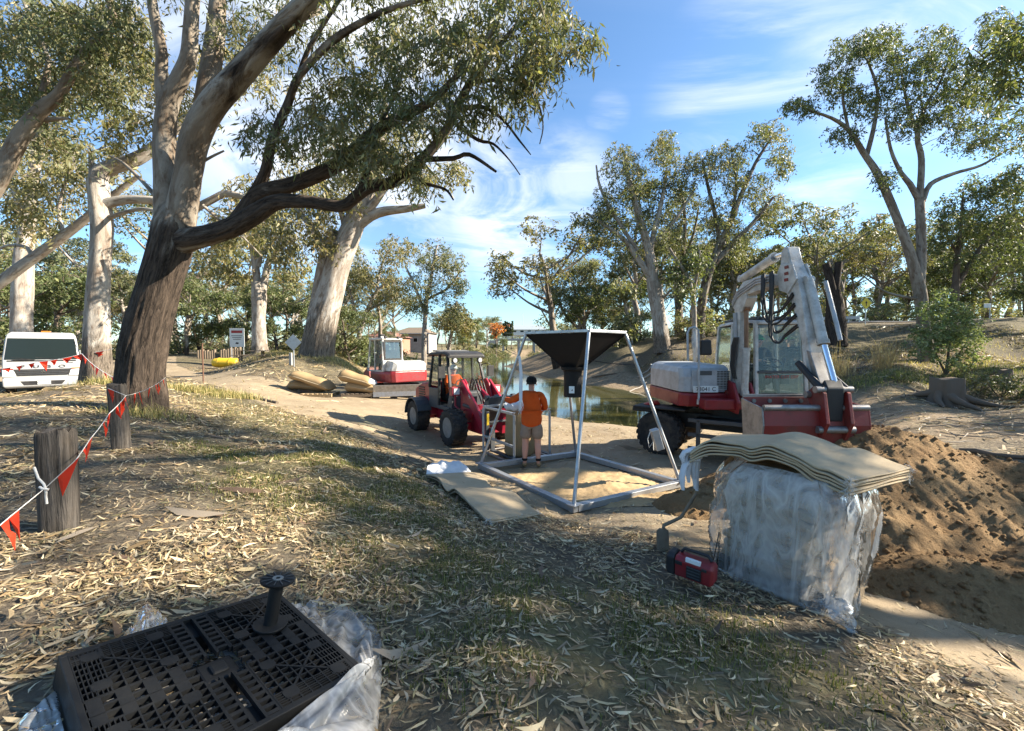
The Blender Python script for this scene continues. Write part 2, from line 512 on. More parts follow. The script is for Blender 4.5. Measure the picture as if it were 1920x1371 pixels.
M['sack'] = cloth('tan_sack_cloth', (0.46, 0.37, 0.245), (0.40, 0.31, 0.195))
M['sackdark'] = cloth('tan_filled_sack_cloth', (0.36, 0.25, 0.13), (0.29, 0.20, 0.105))
M['sackwhite'] = cloth('white_sack_lining', (0.66, 0.66, 0.66), (0.55, 0.55, 0.56))
def flagmat():
    t = NT('orange_flag_vinyl')
    c = t.mix(t.rng(t.noise(t.coord(), 8, 3), 0.3, 0.7), (0.80, 0.045, 0.02), (0.72, 0.07, 0.03))
    p = t.pbr(c, 0.4, 0, None, 0.4)
    tl = t.n('ShaderNodeBsdfTranslucent'); t.set(tl.inputs[0], c)
    s = t.n('ShaderNodeMixShader'); s.inputs[0].default_value = 0.4
    t.t.links.new(p.outputs[0], s.inputs[1]); t.t.links.new(tl.outputs[0], s.inputs[2])
    return t.done(s)
M['flag'] = flagmat()
def leafmat(name, trans=0.32, rough=0.5, spec=0.28):
    t = NT(name)
    c = t.attr('tone').outputs['Color']
    p = t.pbr(c, rough, 0, None, spec)
    tl = t.n('ShaderNodeBsdfTranslucent'); t.set(tl.inputs[0], t.mix(1.0, c, (1.25, 1.3, 0.6), 'MULTIPLY'))
    s = t.n('ShaderNodeMixShader'); s.inputs[0].default_value = trans
    t.t.links.new(p.outputs[0], s.inputs[1]); t.t.links.new(tl.outputs[0], s.inputs[2])
    return t.done(s)
M['leaf'] = leafmat('eucalypt_leaf')
M['litter'] = leafmat('fallen_leaf', 0.12, 0.6, 0.3)
M['blade'] = leafmat('grass_blade', 0.3, 0.6, 0.2)
def barkmat(name, pale, tan, dark):
    t = NT(name)
    tu = t.attr('tubeco').outputs['Vector']                # runs along each limb
    def sc(v):
        mp = t.n('ShaderNodeMapping'); mp.inputs['Scale'].default_value = v; t.t.links.new(tu, mp.inputs[0]); return mp.outputs[0]
    a = t.attr('tone')
    sp = t.n('ShaderNodeSeparateColor'); t.t.links.new(a.outputs['Color'], sp.inputs[0])
    k = sp.outputs[0]                                      # 1 on the rough dark stocking of old bark and on painted backlit shade
    n1 = t.noise(sc((1, 1, .35)), 2.4, 7, 0.62, 0.8); n2 = t.noise(sc((1, 1, .15)), 15, 7, 0.72, 1.0); n3 = t.noise(sc((1, 1, .3)), 7, 6, 0.65, 0.4); n4 = t.noise(sc((1, 1, .5)), 40, 4, .7)
    c = t.mix(t.rng(n1, 0.40, 0.56), pale, tan)
    c = t.mix(t.rng(n3, 0.54, 0.62, 0, 0.75), c, tuple(q * f for q, f in zip(tan, (.62, .5, .42))))
    c = t.mix(t.rng(t.math('MULTIPLY', n2, n1), 0.27, 0.40, 0, 0.55), c, tuple(q * 0.30 for q in tan))
    c = t.mix(t.rng(n4, 0.45, 0.75, 0, 0.35), c, tuple(q * 0.5 for q in pale))
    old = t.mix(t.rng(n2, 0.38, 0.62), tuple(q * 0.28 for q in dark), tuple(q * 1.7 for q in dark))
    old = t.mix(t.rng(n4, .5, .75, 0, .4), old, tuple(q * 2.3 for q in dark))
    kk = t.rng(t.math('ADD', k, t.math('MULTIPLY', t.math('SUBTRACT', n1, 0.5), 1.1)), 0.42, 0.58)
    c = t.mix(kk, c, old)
    h = t.math('ADD', t.math('MULTIPLY', n3, 0.35), t.math('MULTIPLY', n2, t.rng(kk, 0, 1, 0.25, 1.4)))
    return t.done(t.pbr(c, 0.85, 0, t.bump(h, 0.9, 0.05), 0.2))
M['bark'] = barkmat('red_gum_bark', (0.30, 0.265, 0.215), (0.19, 0.15, 0.11), (0.058, 0.043, 0.032))
M['barkpale'] = barkmat('white_gum_bark', (0.41, 0.375, 0.325), (0.28, 0.235, 0.19), (0.14, 0.115, 0.09))
M['barkdark'] = barkmat('dark_bark', (0.15, 0.12, 0.09), (0.10, 0.075, 0.055), (0.05, 0.038, 0.03))
def postmat():
    t = NT('weathered_post_timber')
    co = t.coord('Object', (1, 1, 0.06))
    n = t.noise(co, 30, 6, 0.7, 0.4); n2 = t.noise(t.coord(), 4, 5)
    c = t.mix(t.rng(n, 0.35, 0.65), (0.022, 0.019, 0.016), (0.12, 0.105, 0.09))
    c = t.mix(t.rng(n2, 0.5, 0.8, 0, 0.5), c, (0.13, 0.10, 0.07))
    return t.done(t.pbr(c, 0.9, 0, t.bump(n, 0.9, 0.03), 0.2))
M['post'] = postmat()
def sandmat():
    t = NT('damp_river_sand')
    co = t.coord()
    n = t.noise(co, 1.3, 8, 0.65, 0.4); f = t.noise(co, 22, 6, 0.7); g = t.noise(co, 170, 2)
    c = t.mix(t.rng(n, 0.35, 0.68), (0.27, 0.165, 0.08), (0.39, 0.265, 0.14))
    c = t.mix(t.rng(f, 0.5, 0.75, 0, 0.5), c, (0.17, 0.10, 0.05))
    h = t.math('ADD', t.math('MULTIPLY', f, 1.0), t.math('MULTIPLY', g, 0.25))
    return t.done(t.pbr(c, 0.95, 0, t.bump(h, 1.0, 0.09), 0.1))
M['sand'] = sandmat()
M['sunlitsand'] = paint('sand_painted_sunlit', (.42, .30, .165), .95, 0, .7, (.30, .20, .10), 3, .5, .1)  # lighter tone stands in for sunlight on the patch under the funnel
def watermat():
    t = NT('still_river_water')
    co = t.coord('Object', (1, 0.6, 1))
    n = t.noise(co, 1.1, 4, 0.6); n2 = t.noise(co, 6, 3)
    h = t.math('ADD', n, t.math('MULTIPLY', n2, 0.15))
    c = t.mix(t.rng(n, 0.3, 0.7), (0.060, 0.056, 0.016), (0.075, 0.068, 0.022))
    return t.done(t.pbr(c, 0.05, 0, t.bump(h, 0.035, 0.12), 0.5, IOR=1.33))
M['water'] = watermat()
def groundmat():
    t = NT('leafy_ground')
    co = t.coord()
    a = t.attr('tone'); sp = t.n('ShaderNodeSeparateColor'); t.t.links.new(a.outputs['Color'], sp.inputs[0])
    track, green, mud = sp.outputs[0], sp.outputs[1], sp.outputs[2]
    big = t.noise(co, 0.45, 6, 0.6); mid = t.noise(co, 3.5, 7, 0.65); fine = t.noise(co, 28, 5, 0.7); grit = t.noise(co, 140, 3, 0.7)
    # fallen leaves too far off to be told apart: stretched flecks in two directions
    v1 = t.n('ShaderNodeTexVoronoi'); t.set(v1.inputs['Vector'], t.coord('Object', (7, 22, 7))); v1.inputs['Scale'].default_value = 1.0
    v2 = t.n('ShaderNodeTexVoronoi'); t.set(v2.inputs['Vector'], t.coord('Object', (20, 8, 9))); v2.inputs['Scale'].default_value = 1.0
    fl = t.math('MAXIMUM', t.rng(v1.outputs['Distance'], 0.42, 0.22), t.rng(v2.outputs['Distance'], 0.4, 0.2))
    soil = t.mix(t.rng(mid, 0.35, 0.7), (0.095, 0.078, 0.057), (0.165, 0.135, 0.098))
    leafc = t.mix(t.rng(v1.outputs['Color'], 0.2, 0.8), (0.20, 0.155, 0.095), (0.34, 0.285, 0.19))
    lit = t.mix(t.math('MULTIPLY', fl, t.rng(big, 0.3, 0.62, 0.35, 0.9)), soil, leafc)
    gr = t.mix(t.rng(mid, 0.35, 0.65), (0.075, 0.085, 0.026), (0.20, 0.17, 0.065))
    lit = t.mix(t.math('MULTIPLY', green, t.rng(mid, 0.32, 0.6, 0.25, 0.85)), lit, gr)
    tr = t.mix(t.rng(big, 0.35, 0.65), (0.335, 0.265, 0.175), (0.255, 0.195, 0.125))
    tr = t.mix(t.rng(mid, 0.45, 0.75, 0, 0.6), tr, (0.40, 0.33, 0.23))
    tr = t.mix(t.rng(fine, 0.58, 0.75, 0, 0.5), tr, (0.15, 0.11, 0.07))
    kt = t.rng(t.math('ADD', track, t.math('MULTIPLY', t.math('SUBTRACT', mid, 0.5), 0.7)), 0.38, 0.62)
    c = t.mix(kt, lit, tr)
    md = t.mix(t.rng(mid, 0.4, 0.62), (0.36, 0.28, 0.185), (0.21, 0.155, 0.10))
    md = t.mix(t.rng(fine, 0.5, 0.7, 0, 0.6), md, (0.12, 0.085, 0.055))
    km = t.rng(t.math('ADD', mud, t.math('MULTIPLY', t.math('SUBTRACT', mid, 0.5), 0.8)), 0.35, 0.65)
    c = t.mix(km, c, md)
    c = t.mix(t.rng(grit, 0.45, 0.7, 0, 0.35), c, t.mix(1.0, c, (0.45, 0.43, 0.4), 'MULTIPLY'))
    h = t.math('ADD', t.math('MULTIPLY', fine, 0.6), t.math('MULTIPLY', t.math('MULTIPLY', fl, t.math('SUBTRACT', 1.0, kt)), 0.5))
    h = t.math('ADD', h, t.math('MULTIPLY', grit, 0.25))
    return t.done(t.pbr(c, 0.95, 0, t.bump(h, 0.7, 0.035), 0.12))
M['ground'] = groundmat()
# ---------------------------------------------------------------- the lie of the land
WATER_Z = -2.2
def pz(px, py, z):                                         # where the sight line through a pixel meets height z
    v = ray(px, py)
    p = Vector((0, 0, EYE)) + v * ((z - EYE) / v.z)
    return (p.x, p.y, z)
def pd(px, py, d):
    p = W(px, py, d)
    return (p.x, p.y, p.z)
CTRL = [(0, 0, 0), (-1.5, 0.3, .10), (1.5, .3, -.15), (-4, -2, .3), (4, -2, -.6), (0, -4, 0), (-12, -8, .5), (12, -8, -.8), (0, -30, .3), (-40, -40, .6), (40, -40, 1.0),
    pz(100, 1371, .14), pz(960, 1371, 0), pz(1880, 1371, -.40), pz(112, 995, .2), pz(1400, 1371, -.2),
    pz(228, 845, .34), pz(265, 778, .36), pz(600, 900, .02), pz(350, 900, .2), pz(430, 800, .1), pz(620, 820, -.12), pz(800, 1000, -.18),
    pz(600, 765, -.1), pz(400, 700, .1), pz(847, 836, -.76), pz(780, 808, -.72), pz(1005, 878, -.66), pz(900, 880, -.62), pz(1075, 960, -.64), pz(1275, 908, -.70), pz(1075, 850, -.72),
    pz(1240, 850, -.6), pz(1420, 840, -.68), pz(745, 742, -.4), pz(580, 724, -.1), pz(670, 735, -.25), pz(1345, 1090, -.45), pz(1575, 1160, -.5), pz(1230, 1020, -.45), pz(1000, 1040, -.32), pz(1150, 1150, -.25),
    pz(1050, 792, -.82), pz(1130, 800, -.82), pz(1900, 1180, -.75), pz(1750, 1180, -.65), pz(1900, 900, -.9), pz(1700, 800, -.9), pz(1780, 735, -.7), pz(1900, 740, -.6), pz(1560, 765, -1.1), (5.5, 13, -.85), (9, 13.5, -.9), (14, 14, -.9), (20, 15, -.4), (12, 6, -.6), (18, 4, 0),
    pd(1620, 609, 40), pd(1760, 606, 36), pd(1900, 601, 34), pd(1440, 612, 46), pd(1500, 625, 36), pd(1330, 622, 50), pd(1245, 652, 46), pd(1180, 650, 55), pd(1620, 660, 31), pd(1780, 672, 27), pd(1900, 662, 28), pd(1400, 680, 36), pd(1300, 690, 38), pd(1700, 706, 23.5), pd(1560, 708, 26), pd(1850, 700, 23), pd(1200, 692, 47), pd(1090, 672, 62),
    pd(80, 742, 17), pd(20, 742, 16.5), pd(150,742,18.5), (-12.3,12.4,.62), (-15, 9, .5), (-2.0, 1.78, .13), (-1.46, 2.52, -.0), (-.716, 1.97, -.07), (-25, 10, .6), (-30, 25, .3), pd(423, 690, 34), pd(590, 668, 26), pd(640, 672, 26.5), pd(552, 688, 21.5), pd(480, 662, 36), pd(690, 692, 60), pd(690, 706, 27), pd(840, 700, 30), pd(340, 668, 42), pd(200, 670, 60), pd(100, 668, 70), pd(700, 664, 110),
    pd(560, 660, 80), pd(400, 656, 90), (-120, 60, 1.5), (120, 60, 5.5), (60, 60, 4.8), (30, 60, 4.3), (45, 38, 4.4), (70, 20, 4.6), (40, 5, 3), (-100, 0, 1.5), (-200, 200, 3), (-60, 160, 2.0), (60, 120, 4.5), (25, 100, 3.2), (100, 250, 6), (0, 330, 5), (-30, 260, 4.5), (40, 290, 4.5), (-60, 320, 6), (0, 900, 9), (-700, 600, 9), (700, 600, 12), (-900, 0, 6), (900, 0, 9), (0, -900, 6), (-700, -600, 6), (700, -600, 6), (-300, 800, 9), (300, 800, 9)]
CT = np.array(CTRL, float)
def uv_of(x, y):
    r = np.hypot(x, y)
    return np.log(r + 1.2) * 1.0, np.arctan2(x, y)
def feat(x, y):
    u, a = uv_of(x, y)
    return np.stack([u * np.sin(a), u * np.cos(a)], -1) * 1.6
CF = feat(CT[:, 0], CT[:, 1])
def kern(A, B):
    d2 = ((A[:, None, :] - B[None, :, :]) ** 2).sum(-1)
    return np.sqrt(d2 + 0.02)
_K = kern(CF, CF) - 0.01 * np.eye(len(CF))
RBF_W = np.linalg.solve(np.block([[_K, np.ones((len(CF), 1))], [np.ones((1, len(CF))), np.zeros((1, 1))]]), np.append(CT[:, 2], 0))
RIVER = np.array([(4.5, 16.0), (1.5, 19), (-1.0, 26), (-4.5, 40), (-8, 65), (-12, 110), (-15, 150), (-12, 185), (-4, 215), (2, 262), (8, 360), (34, 360), (26, 262), (14, 215), (9, 180), (3, 150), (1, 120), (-2.5, 90), (1.0, 80), (3.8, 60), (8, 45), (11.5, 35), (13.5, 28), (13.2, 22.5), (11.0, 18.5), (8.0, 16.2)], float)
def poly_sd(x, y, P):                                      # signed distance to a polygon, negative inside
    x = np.asarray(x, float); y = np.asarray(y, float)
    d = np.full(x.shape, 1e18); ins = np.zeros(x.shape, bool)
    n = len(P)
    for i in range(n):
        ax, ay = P[i]; bx, by = P[(i + 1) % n]
        ex, ey = bx - ax, by - ay
        t = np.clip(((x - ax) * ex + (y - ay) * ey) / (ex * ex + ey * ey), 0, 1)
        d = np.minimum(d, (x - ax - t * ex) ** 2 + (y - ay - t * ey) ** 2)
        if by != ay:
            c = ((ay > y) != (by > y)) & (x < ex * (y - ay) / (by - ay) + ax)
            ins ^= c
    return np.sqrt(d) * np.where(ins, -1, 1)
def river_sd(x, y):
    return poly_sd(x, y, RIVER) + 1.1 * (fbm(np.asarray(x) * .35, np.asarray(y) * .35, 5, 3) - .5) * np.clip(np.hypot(x, y) / 40, .4, 2)
def hz(x, y):
    x = np.atleast_1d(np.asarray(x, float)); y = np.atleast_1d(np.asarray(y, float))
    sh = x.shape; x = x.ravel(); y = y.ravel()
    z = np.empty(len(x))
    for i in range(0, len(x), 20000):
        s = slice(i, i + 20000)
        z[s] = kern(feat(x[s], y[s]), CF) @ RBF_W[:-1] + RBF_W[-1]
    r = np.hypot(x, y)
    z += (fbm(x * .9, y * .9, 11, 3) - .5) * .10 * sstep(r, 1, 5) + (fbm(x * .25, y * .25, 21, 3) - .5) * .35 * sstep(r, 16, 40)
    sd = river_sd(x, y)
    near = (y < 24) & (x < 9.5)
    wid = np.where(near, 2.6, np.clip(4 + .07 * r, 6, 16))
    wid = np.where((x < 0) & (y > 24), np.clip(.16 * r, 4, 16), wid)
    k = sstep(sd, -.2, wid)
    k = np.where(near, k, .55 * np.clip(sd / wid, 0, 1) + .45 * k)
    bank = WATER_Z - .06 + .03 * np.clip(sd, 0, 12)
    z = np.where(sd > 0, bank * (1 - k) + np.maximum(z, WATER_Z + .1) * k, WATER_Z - .06 - .25 * np.clip(-sd, 0, 4))
    return z.reshape(sh)
def hz1(x, y):
    return float(hz(np.array([x]), np.array([y]))[0])
_T = np.exp(np.linspace(np.log(.6), np.log(700), 2600))
def G(px, py):                                             # the ground seen at a photo pixel
    v = ray(px, py)
    z = EYE + v.z * _T
    h = hz(v.x * _T, v.y * _T)
    i = int(np.argmax(h > z))
    if i == 0: i = len(_T) - 1
    a, b = _T[i - 1], _T[i]
    ga, gb = z[i - 1] - h[i - 1], z[i] - h[i]
    t = a + (b - a) * (ga / (ga - gb) if ga != gb else 0)
    return Vector((v.x * t, v.y * t, EYE + v.z * t))
def at(px, d, dz=0.0):                                     # ground point under image column px, d metres ahead
    x = (px - CX) / F * d
    return Vector((x, d, hz1(x, d) + dz))

# the sheet of ground, fine near the standpoint
def ring_grid():
    az = np.concatenate([np.radians(np.linspace(-74, 74, 400)), np.radians(np.linspace(74, 286, 64))[1:-1]])
    r = np.concatenate([[0.25], np.exp(np.linspace(np.log(.5), np.log(60), 270)), np.exp(np.linspace(np.log(60), np.log(1800), 60))[1:]])
    A, R_ = np.meshgrid(az, r)
    return np.sin(A) * R_, np.cos(A) * R_, len(r), len(az)
GX, GY, NR, NA = ring_grid()
GZ = hz(GX, GY)
_g = lambda *q: np.array([tuple(G(*p))[:2] for p in q])
TRACK = np.array([tuple(v) for v in _g((250, 690), (330, 712), (440, 740), (540, 772), (640, 800), (735, 838), (820, 872), (890, 900), (985, 945), (1050, 975), (1130, 1000), (1235, 1010), (1330, 1060), (1560, 1165), (1660, 1190), (1800, 1260), (1915, 1345))]
    + [(3.2, .8), (6, 1.2), (9, 4), (10, 9), (9, 12.5), (4, 13.6), (0.5, 14.5), (-2, 17)] + [tuple(v) for v in _g((800, 735), (700, 738), (600, 722), (520, 716), (430, 706), (470, 692), (330, 684), (330, 668), (150, 676))] + [(-45, 36), (-45, 20), (-22, 13.5)])
BUNDROAD = None
LAWN = _g((330, 815), (500, 850), (640, 830), (800, 900), (880, 1000), (1100, 1090), (1400, 1160), (1700, 1330), (1500, 1371), (1100, 1371), (800, 1300), (760, 1150), (560, 1000), (420, 930))
LAWN2 = _g((320, 730), (430, 745), (700, 830), (600, 850), (420, 800))
def masks(x, y, z):
    r = np.hypot(x, y)
    t = 1 - sstep(poly_sd(x, y, TRACK), -.35, .35)
    g = (1 - sstep(poly_sd(x, y, LAWN), -.6, .5)) * .75
    g = np.maximum(g, (1 - sstep(poly_sd(x, y, LAWN2), -.5, .4)) * .7)
    g = np.maximum(g, .45 * sstep(fbm(x * .12, y * .12, 3, 3), .48, .62) * sstep(r, 16, 30))
    g = np.maximum(g, .8 * sstep(r, 120, 200))
    sd = river_sd(x, y)
    m = 1 - sstep(sd, 2.5, 8)
    m = np.maximum(m, sstep(x, 6, 9) * (1 - sstep(y, 18, 25)) * sstep(y, 9, 12) * .55)
    return t, g * (1 - t), m * (1 - t)
mt, mg, mm = masks(GX.ravel(), GY.ravel(), GZ.ravel())
tone = np.stack([mt, mg, mm], 1)
ia = np.arange(NA); ja = np.arange(NR - 1)
J, I = np.meshgrid(ja, ia, indexing='ij')
I2 = (I + 1) % NA
quads = np.stack([J * NA + I, J * NA + I2, (J + 1) * NA + I2, (J + 1) * NA + I], -1).reshape(-1, 4)[:, ::-1]
qt, qm = mt[quads].mean(1), mm[quads].mean(1)
nz = .25 * (fbm(GX.ravel() * 2.2, GY.ravel() * 2.2, 9, 3)[quads].mean(1) - .5)
is_t = qt + nz > .5
is_m = (~is_t) & (qm + nz > .5)
def sub(sel, name):
    q = quads[sel]
    used, inv = np.unique(q, return_inverse=True)
    V = np.stack([GX.ravel(), GY.ravel(), GZ.ravel()], 1)[used]
    o = link(name, npmesh(name, V, inv.reshape(-1, 4), tone[used], True), None, M['ground'])
    return tag(o, kind='structure')
sub(~is_t & ~is_m, 'ground')
sub(is_t, 'dirt_track')
sub(is_m, 'river_bank')
wv = np.array([(-70, 10, WATER_Z), (70, 10, WATER_Z), (70, 420, WATER_Z), (-70, 420, WATER_Z)], float)
tag(link('river_water', npmesh('river_water', wv, np.array([[0, 1, 2, 3]])), None, M['water']), kind='structure')

# ---------------------------------------------------------------- trees
def ortho(d):
    d = d / (np.linalg.norm(d, axis=1, keepdims=True) + 1e-9)
    a = np.where(np.abs(d[:, 2:3]) < .9, np.array([[0, 0, 1.0]]), np.array([[1.0, 0, 0]]))
    u = np.cross(a, d); u /= np.linalg.norm(u, axis=1, keepdims=True) + 1e-9
    return d, u, np.cross(d, u)
def leaf_mesh(name, C, per, spread, L, Wd, rs, droop=.7, pal=None, size_var=.35):
    """Leaf-sized faces hung round the cluster points C."""
    N = len(C) * per
    base = np.repeat(C, per, 0)
    ns = max(3, per // 6)                                  # drooping sprays, leaves strung along each
    sd = rs.normal(size=(len(C) * ns, 3)); sd[:, 2] = sd[:, 2] * .6 - .45
    sd *= (spread * 2.0 * rs.uniform(.5, 1.25, len(sd)) / (np.linalg.norm(sd, axis=1) + 1e-6))[:, None]
    si = np.repeat(np.arange(len(C)) * ns, per) + rs.integers(0, ns, N)
    tt = rs.random(N)[:, None] ** .8
    off = sd[si] * tt + rs.normal(size=(N, 3)) * spread * .20
    off[:, 2] -= spread * .9 * tt[:, 0] ** 2
    p = base + off
    d = rs.normal(size=(N, 3)); d[:, 2] = d[:, 2] * .55 - droop * 1.6
    d, u, v = ortho(d)
    ang = rs.uniform(0, np.pi, N)[:, None]
    s = u * np.cos(ang) + v * np.sin(ang)
    ln = (L * (1 + size_var * rs.normal(size=N)).clip(.45, 1.9))[:, None]
    w = ln * (Wd / L)
    bend = (v * np.cos(ang) - u * np.sin(ang)) * ln * rs.uniform(-.18, .18, (N, 1))
    V = np.stack([p, p + d * ln * .45 + s * w + bend, p + d * ln, p + d * ln * .45 - s * w + bend], 1).reshape(-1, 3)
    Fq = np.arange(N * 4).reshape(-1, 4)
    pal = np.array(pal if pal is not None else PAL['gum'])
    ci = np.repeat(rs.integers(0, len(pal), len(C)), per)
    ci = np.where(rs.random(N) < .35, rs.integers(0, len(pal), N), ci)
    c = pal[ci] * np.exp(rs.normal(size=(N, 1)) * .22)
    return npmesh(name, V, Fq, np.repeat(c, 4, 0))
PAL_ = {'gum': [(.080, .088, .040), (.100, .104, .050), (.065, .078, .036), (.125, .122, .062), (.090, .098, .055), (.150, .128, .066)],
       'warm': [(.125, .118, .052), (.150, .132, .060), (.100, .100, .045), (.170, .135, .066), (.090, .088, .044)],
       'green': [(.064, .080, .032), (.086, .100, .042), (.054, .068, .030), (.112, .118, .052)],
       'dark': [(.042, .056, .026), (.058, .072, .034), (.075, .088, .042), (.050, .060, .032)],
       'rust': [(.30, .10, .03), (.24, .09, .03), (.34, .15, .05)],
       'pale': [(.115, .125, .070), (.140, .140, .078), (.095, .108, .060), (.165, .155, .088)],
       'bush': [(.105, .135, .060), (.140, .165, .078), (.080, .105, .045), (.17, .185, .10)]}
PAL = {k: [tuple(q * 1.6 for q in c) for c in v] for k, v in PAL_.items()}
def smooth_path(P, R, step):
    P = np.array(P, float); R = np.array(R, float)
    n = len(P)
    if n < 2: return P, R
    outP, outR = [], []
    for i in range(n - 1):
        p0, p1, p2, p3 = P[max(i - 1, 0)], P[i], P[i + 1], P[min(i + 2, n - 1)]
        m = max(1, int(np.ceil(np.linalg.norm(p2 - p1) / step)))
        for k in range(m):
            t = k / m
            outP.append(.5 * ((2 * p1) + (p2 - p0) * t + (2 * p0 - 5 * p1 + 4 * p2 - p3) * t * t + (3 * p1 - p0 - 3 * p2 + p3) * t ** 3))
            outR.append(R[i] * (1 - t) + R[i + 1] * t)
    outP.append(P[-1]); outR.append(R[-1])
    return np.array(outP), np.array(outR)
def tubes_np(paths, nside_fn, old_fn=None, rough=0.0):
    """paths: list of (P, R). Returns V, quads, tone for all tubes as one surface set."""
    Vs, Fs, Ts, b = [], [], [], 0
    global TUBECO
    Us = []
    for P, R in paths:
        n = nside_fn(R.max())
        k = len(P)
        if k < 2: continue
        T = np.gradient(P, axis=0)
        T, _, _ = ortho(T)
        ref = np.cross([0.0, 0, 1], T[0]) if abs(T[0, 2]) < .9 else np.cross([1.0, 0, 0], T[0])
        a = np.arange(n) / n * 2 * np.pi
        rows = []
        for i in range(k):
            ref = ref - T[i] * (ref @ T[i]); ref = ref / (np.linalg.norm(ref) + 1e-9)
            w = np.cross(T[i], ref)
            rr = R[i]
            if rough and n > 12:
                hgt = P[i, 2]
                m = 1 + rough * (vnoise(np.cos(a) * 2.2 + 7, np.sin(a) * 2.2 + hgt * .5, 3) - .5) * 1.3
                o = old_fn(P[i]) if old_fn else 0
                rg = np.abs(np.sin(a * 11 + 3 * vnoise(np.cos(a) * 3, np.full(n, hgt * 1.1), 8) + hgt * .35))
                m = m - o * .075 * (1 - rg) ** 1.5 + o * .09 * (vnoise(a * 11, np.full(n, hgt * 2.2), 4) - .5) + .05 * (vnoise(a * 4 + 3, np.full(n, hgt * 1.1), 14) - .5)
                rr = (rr * m)[:, None]
            rows.append(P[i] + (np.cos(a)[:, None] * ref + np.sin(a)[:, None] * w) * rr)
        V = np.concatenate(rows)
        i0 = np.arange(k - 1)[:, None] * n; j = np.arange(n)[None, :]; j2 = (j + 1) % n
        Fq = np.stack([i0 + j, i0 + j2, i0 + n + j2, i0 + n + j], -1).reshape(-1, 4) + b
        o = np.array([old_fn(p) if old_fn else 0.0 for p in P])
        s_ = np.r_[0, np.cumsum(np.linalg.norm(np.diff(P, axis=0), axis=1))] + P[0, 2] * 1.7 + P[0, 0] * 3.1
        Us.append(np.concatenate([np.stack([np.cos(a) * R[i], np.sin(a) * R[i], np.full(n, s_[i])], 1) for i in range(k)]))
        Vs.append(V); Fs.append(Fq); Ts.append(np.repeat(np.stack([o, o * 0, o * 0], 1), n, 0)); b += len(V)
    TUBECO = np.concatenate(Us)
    return np.concatenate(Vs), np.concatenate(Fs), np.concatenate(Ts)
def with_tubeco(me):
    at_ = me.attributes.new('tubeco', 'FLOAT_VECTOR', 'POINT'); at_.data.foreach_set('vector', TUBECO.astype(np.float32).ravel())
    return me
def twigs(limbs, C, rs, step=.6, r_twig=.012, kink=.12, taper=.55):
    """Joins every leaf cluster to the nearest branch, so that twigs branch off twigs."""
    nodes = np.concatenate([p[int(len(p) * .25):] if len(p) > 3 else p for p, r in limbs]); nodeR = np.concatenate([r[int(len(p) * .25):] if len(p) > 3 else r for p, r in limbs])
    d0 = np.sqrt(((C[:, None, :] - nodes[None, ::3, :]) ** 2).sum(-1)).min(1)
    NP, RP, out = nodes, nodeR, []
    for idx in np.argsort(d0):
        c = C[idx]
        dv = NP - c
        dist = np.sqrt((dv ** 2).sum(1)) + np.maximum(dv[:, 2], 0) * .5
        j = int(dist.argmin())
        a = NP[j]; ln = np.linalg.norm(c - a)
        if ln < .05: continue
        m = max(2, int(ln / step) + 1)
        t = np.linspace(0, 1, m + 1)[:, None]
        P = a + (c - a) * t
        sag = np.sin(t[:, 0] * np.pi) * ln * rs.uniform(.02, .14)
        P[:, 2] += sag
        P[1:-1] += rs.normal(size=(m - 1, 3)) * ln * kink / m
        r0 = min(RP[j] * taper, r_twig * (1.0 + 1.3 * ln))
        R = np.linspace(max(r0, r_twig), r_twig * .55, m + 1)
        out.append((P, R))
        NP = np.concatenate([NP, P[1:]]); RP = np.concatenate([RP, R[1:]])
    return out
def nsides(big):
    return lambda r: 72 if r > big * 1.6 else 40 if r > big else 20 if r > big * .4 else 10 if r > big * .15 else 6 if r > .03 else 4 if r > .012 else 3
def make_tree(name, label, limbs, C, leaf, bark, seed, group=None, base=None, old=None, cat='tree', twig=.012, big=.3, step=.25, rough=.16, crown2=None, tstep=.6, kink=.12):
    """limbs: list of (points, radii); C: leaf cluster centres; leaf = (per, spread, L, W, droop, palette)."""
    rs = np.random.default_rng(seed)
    base = np.array(base if base is not None else limbs[0][0][0], float)
    t = thing(name, label, cat, tuple(base), 0, group)
    lm = [smooth_path(np.array(p) - base, r, step) for p, r in limbs]
    C = np.array(C, float).reshape(-1, 3) - base
    tw = twigs(lm, C, rs, tstep, twig, kink) if len(C) else []
    oldf = (lambda p: old(p + base)) if old else None
    V, Fq, T = tubes_np(lm, nsides(big), oldf, rough)
    link('trunk', with_tubeco(npmesh('trunk', V, Fq, T, True)), t, bark)
    if tw:
        V, Fq, T = tubes_np(tw, nsides(big), None, 0)
        tag(link('twigs', with_tubeco(npmesh('twigs', V, Fq, T, True)), t, bark), kind='stuff')
    if leaf and len(C):
        per, sp, L, Wd, droop, pal = leaf
        link('crown', leaf_mesh('crown', C, per, sp, L, Wd, rs, droop, PAL[pal]), t, M['leaf'])
    return t
def PL(d0, pts, d1=None):                                  # a limb read off the photo: (px, py, width px[, depth])
    n = len(pts); P, R = [], []
    for i, q in enumerate(pts):
        d = q[3] if len(q) > 3 else d0 + ((d1 if d1 is not None else d0) - d0) * i / max(1, n - 1)
        P.append(tuple(W(q[0], q[1], d))); R.append(max(.006, q[2] / 2 / F * d * (1 + ((q[0] - CX) ** 2 + .4 * (q[1] - CY) ** 2) / F ** 2) ** -.5))
    return P, R
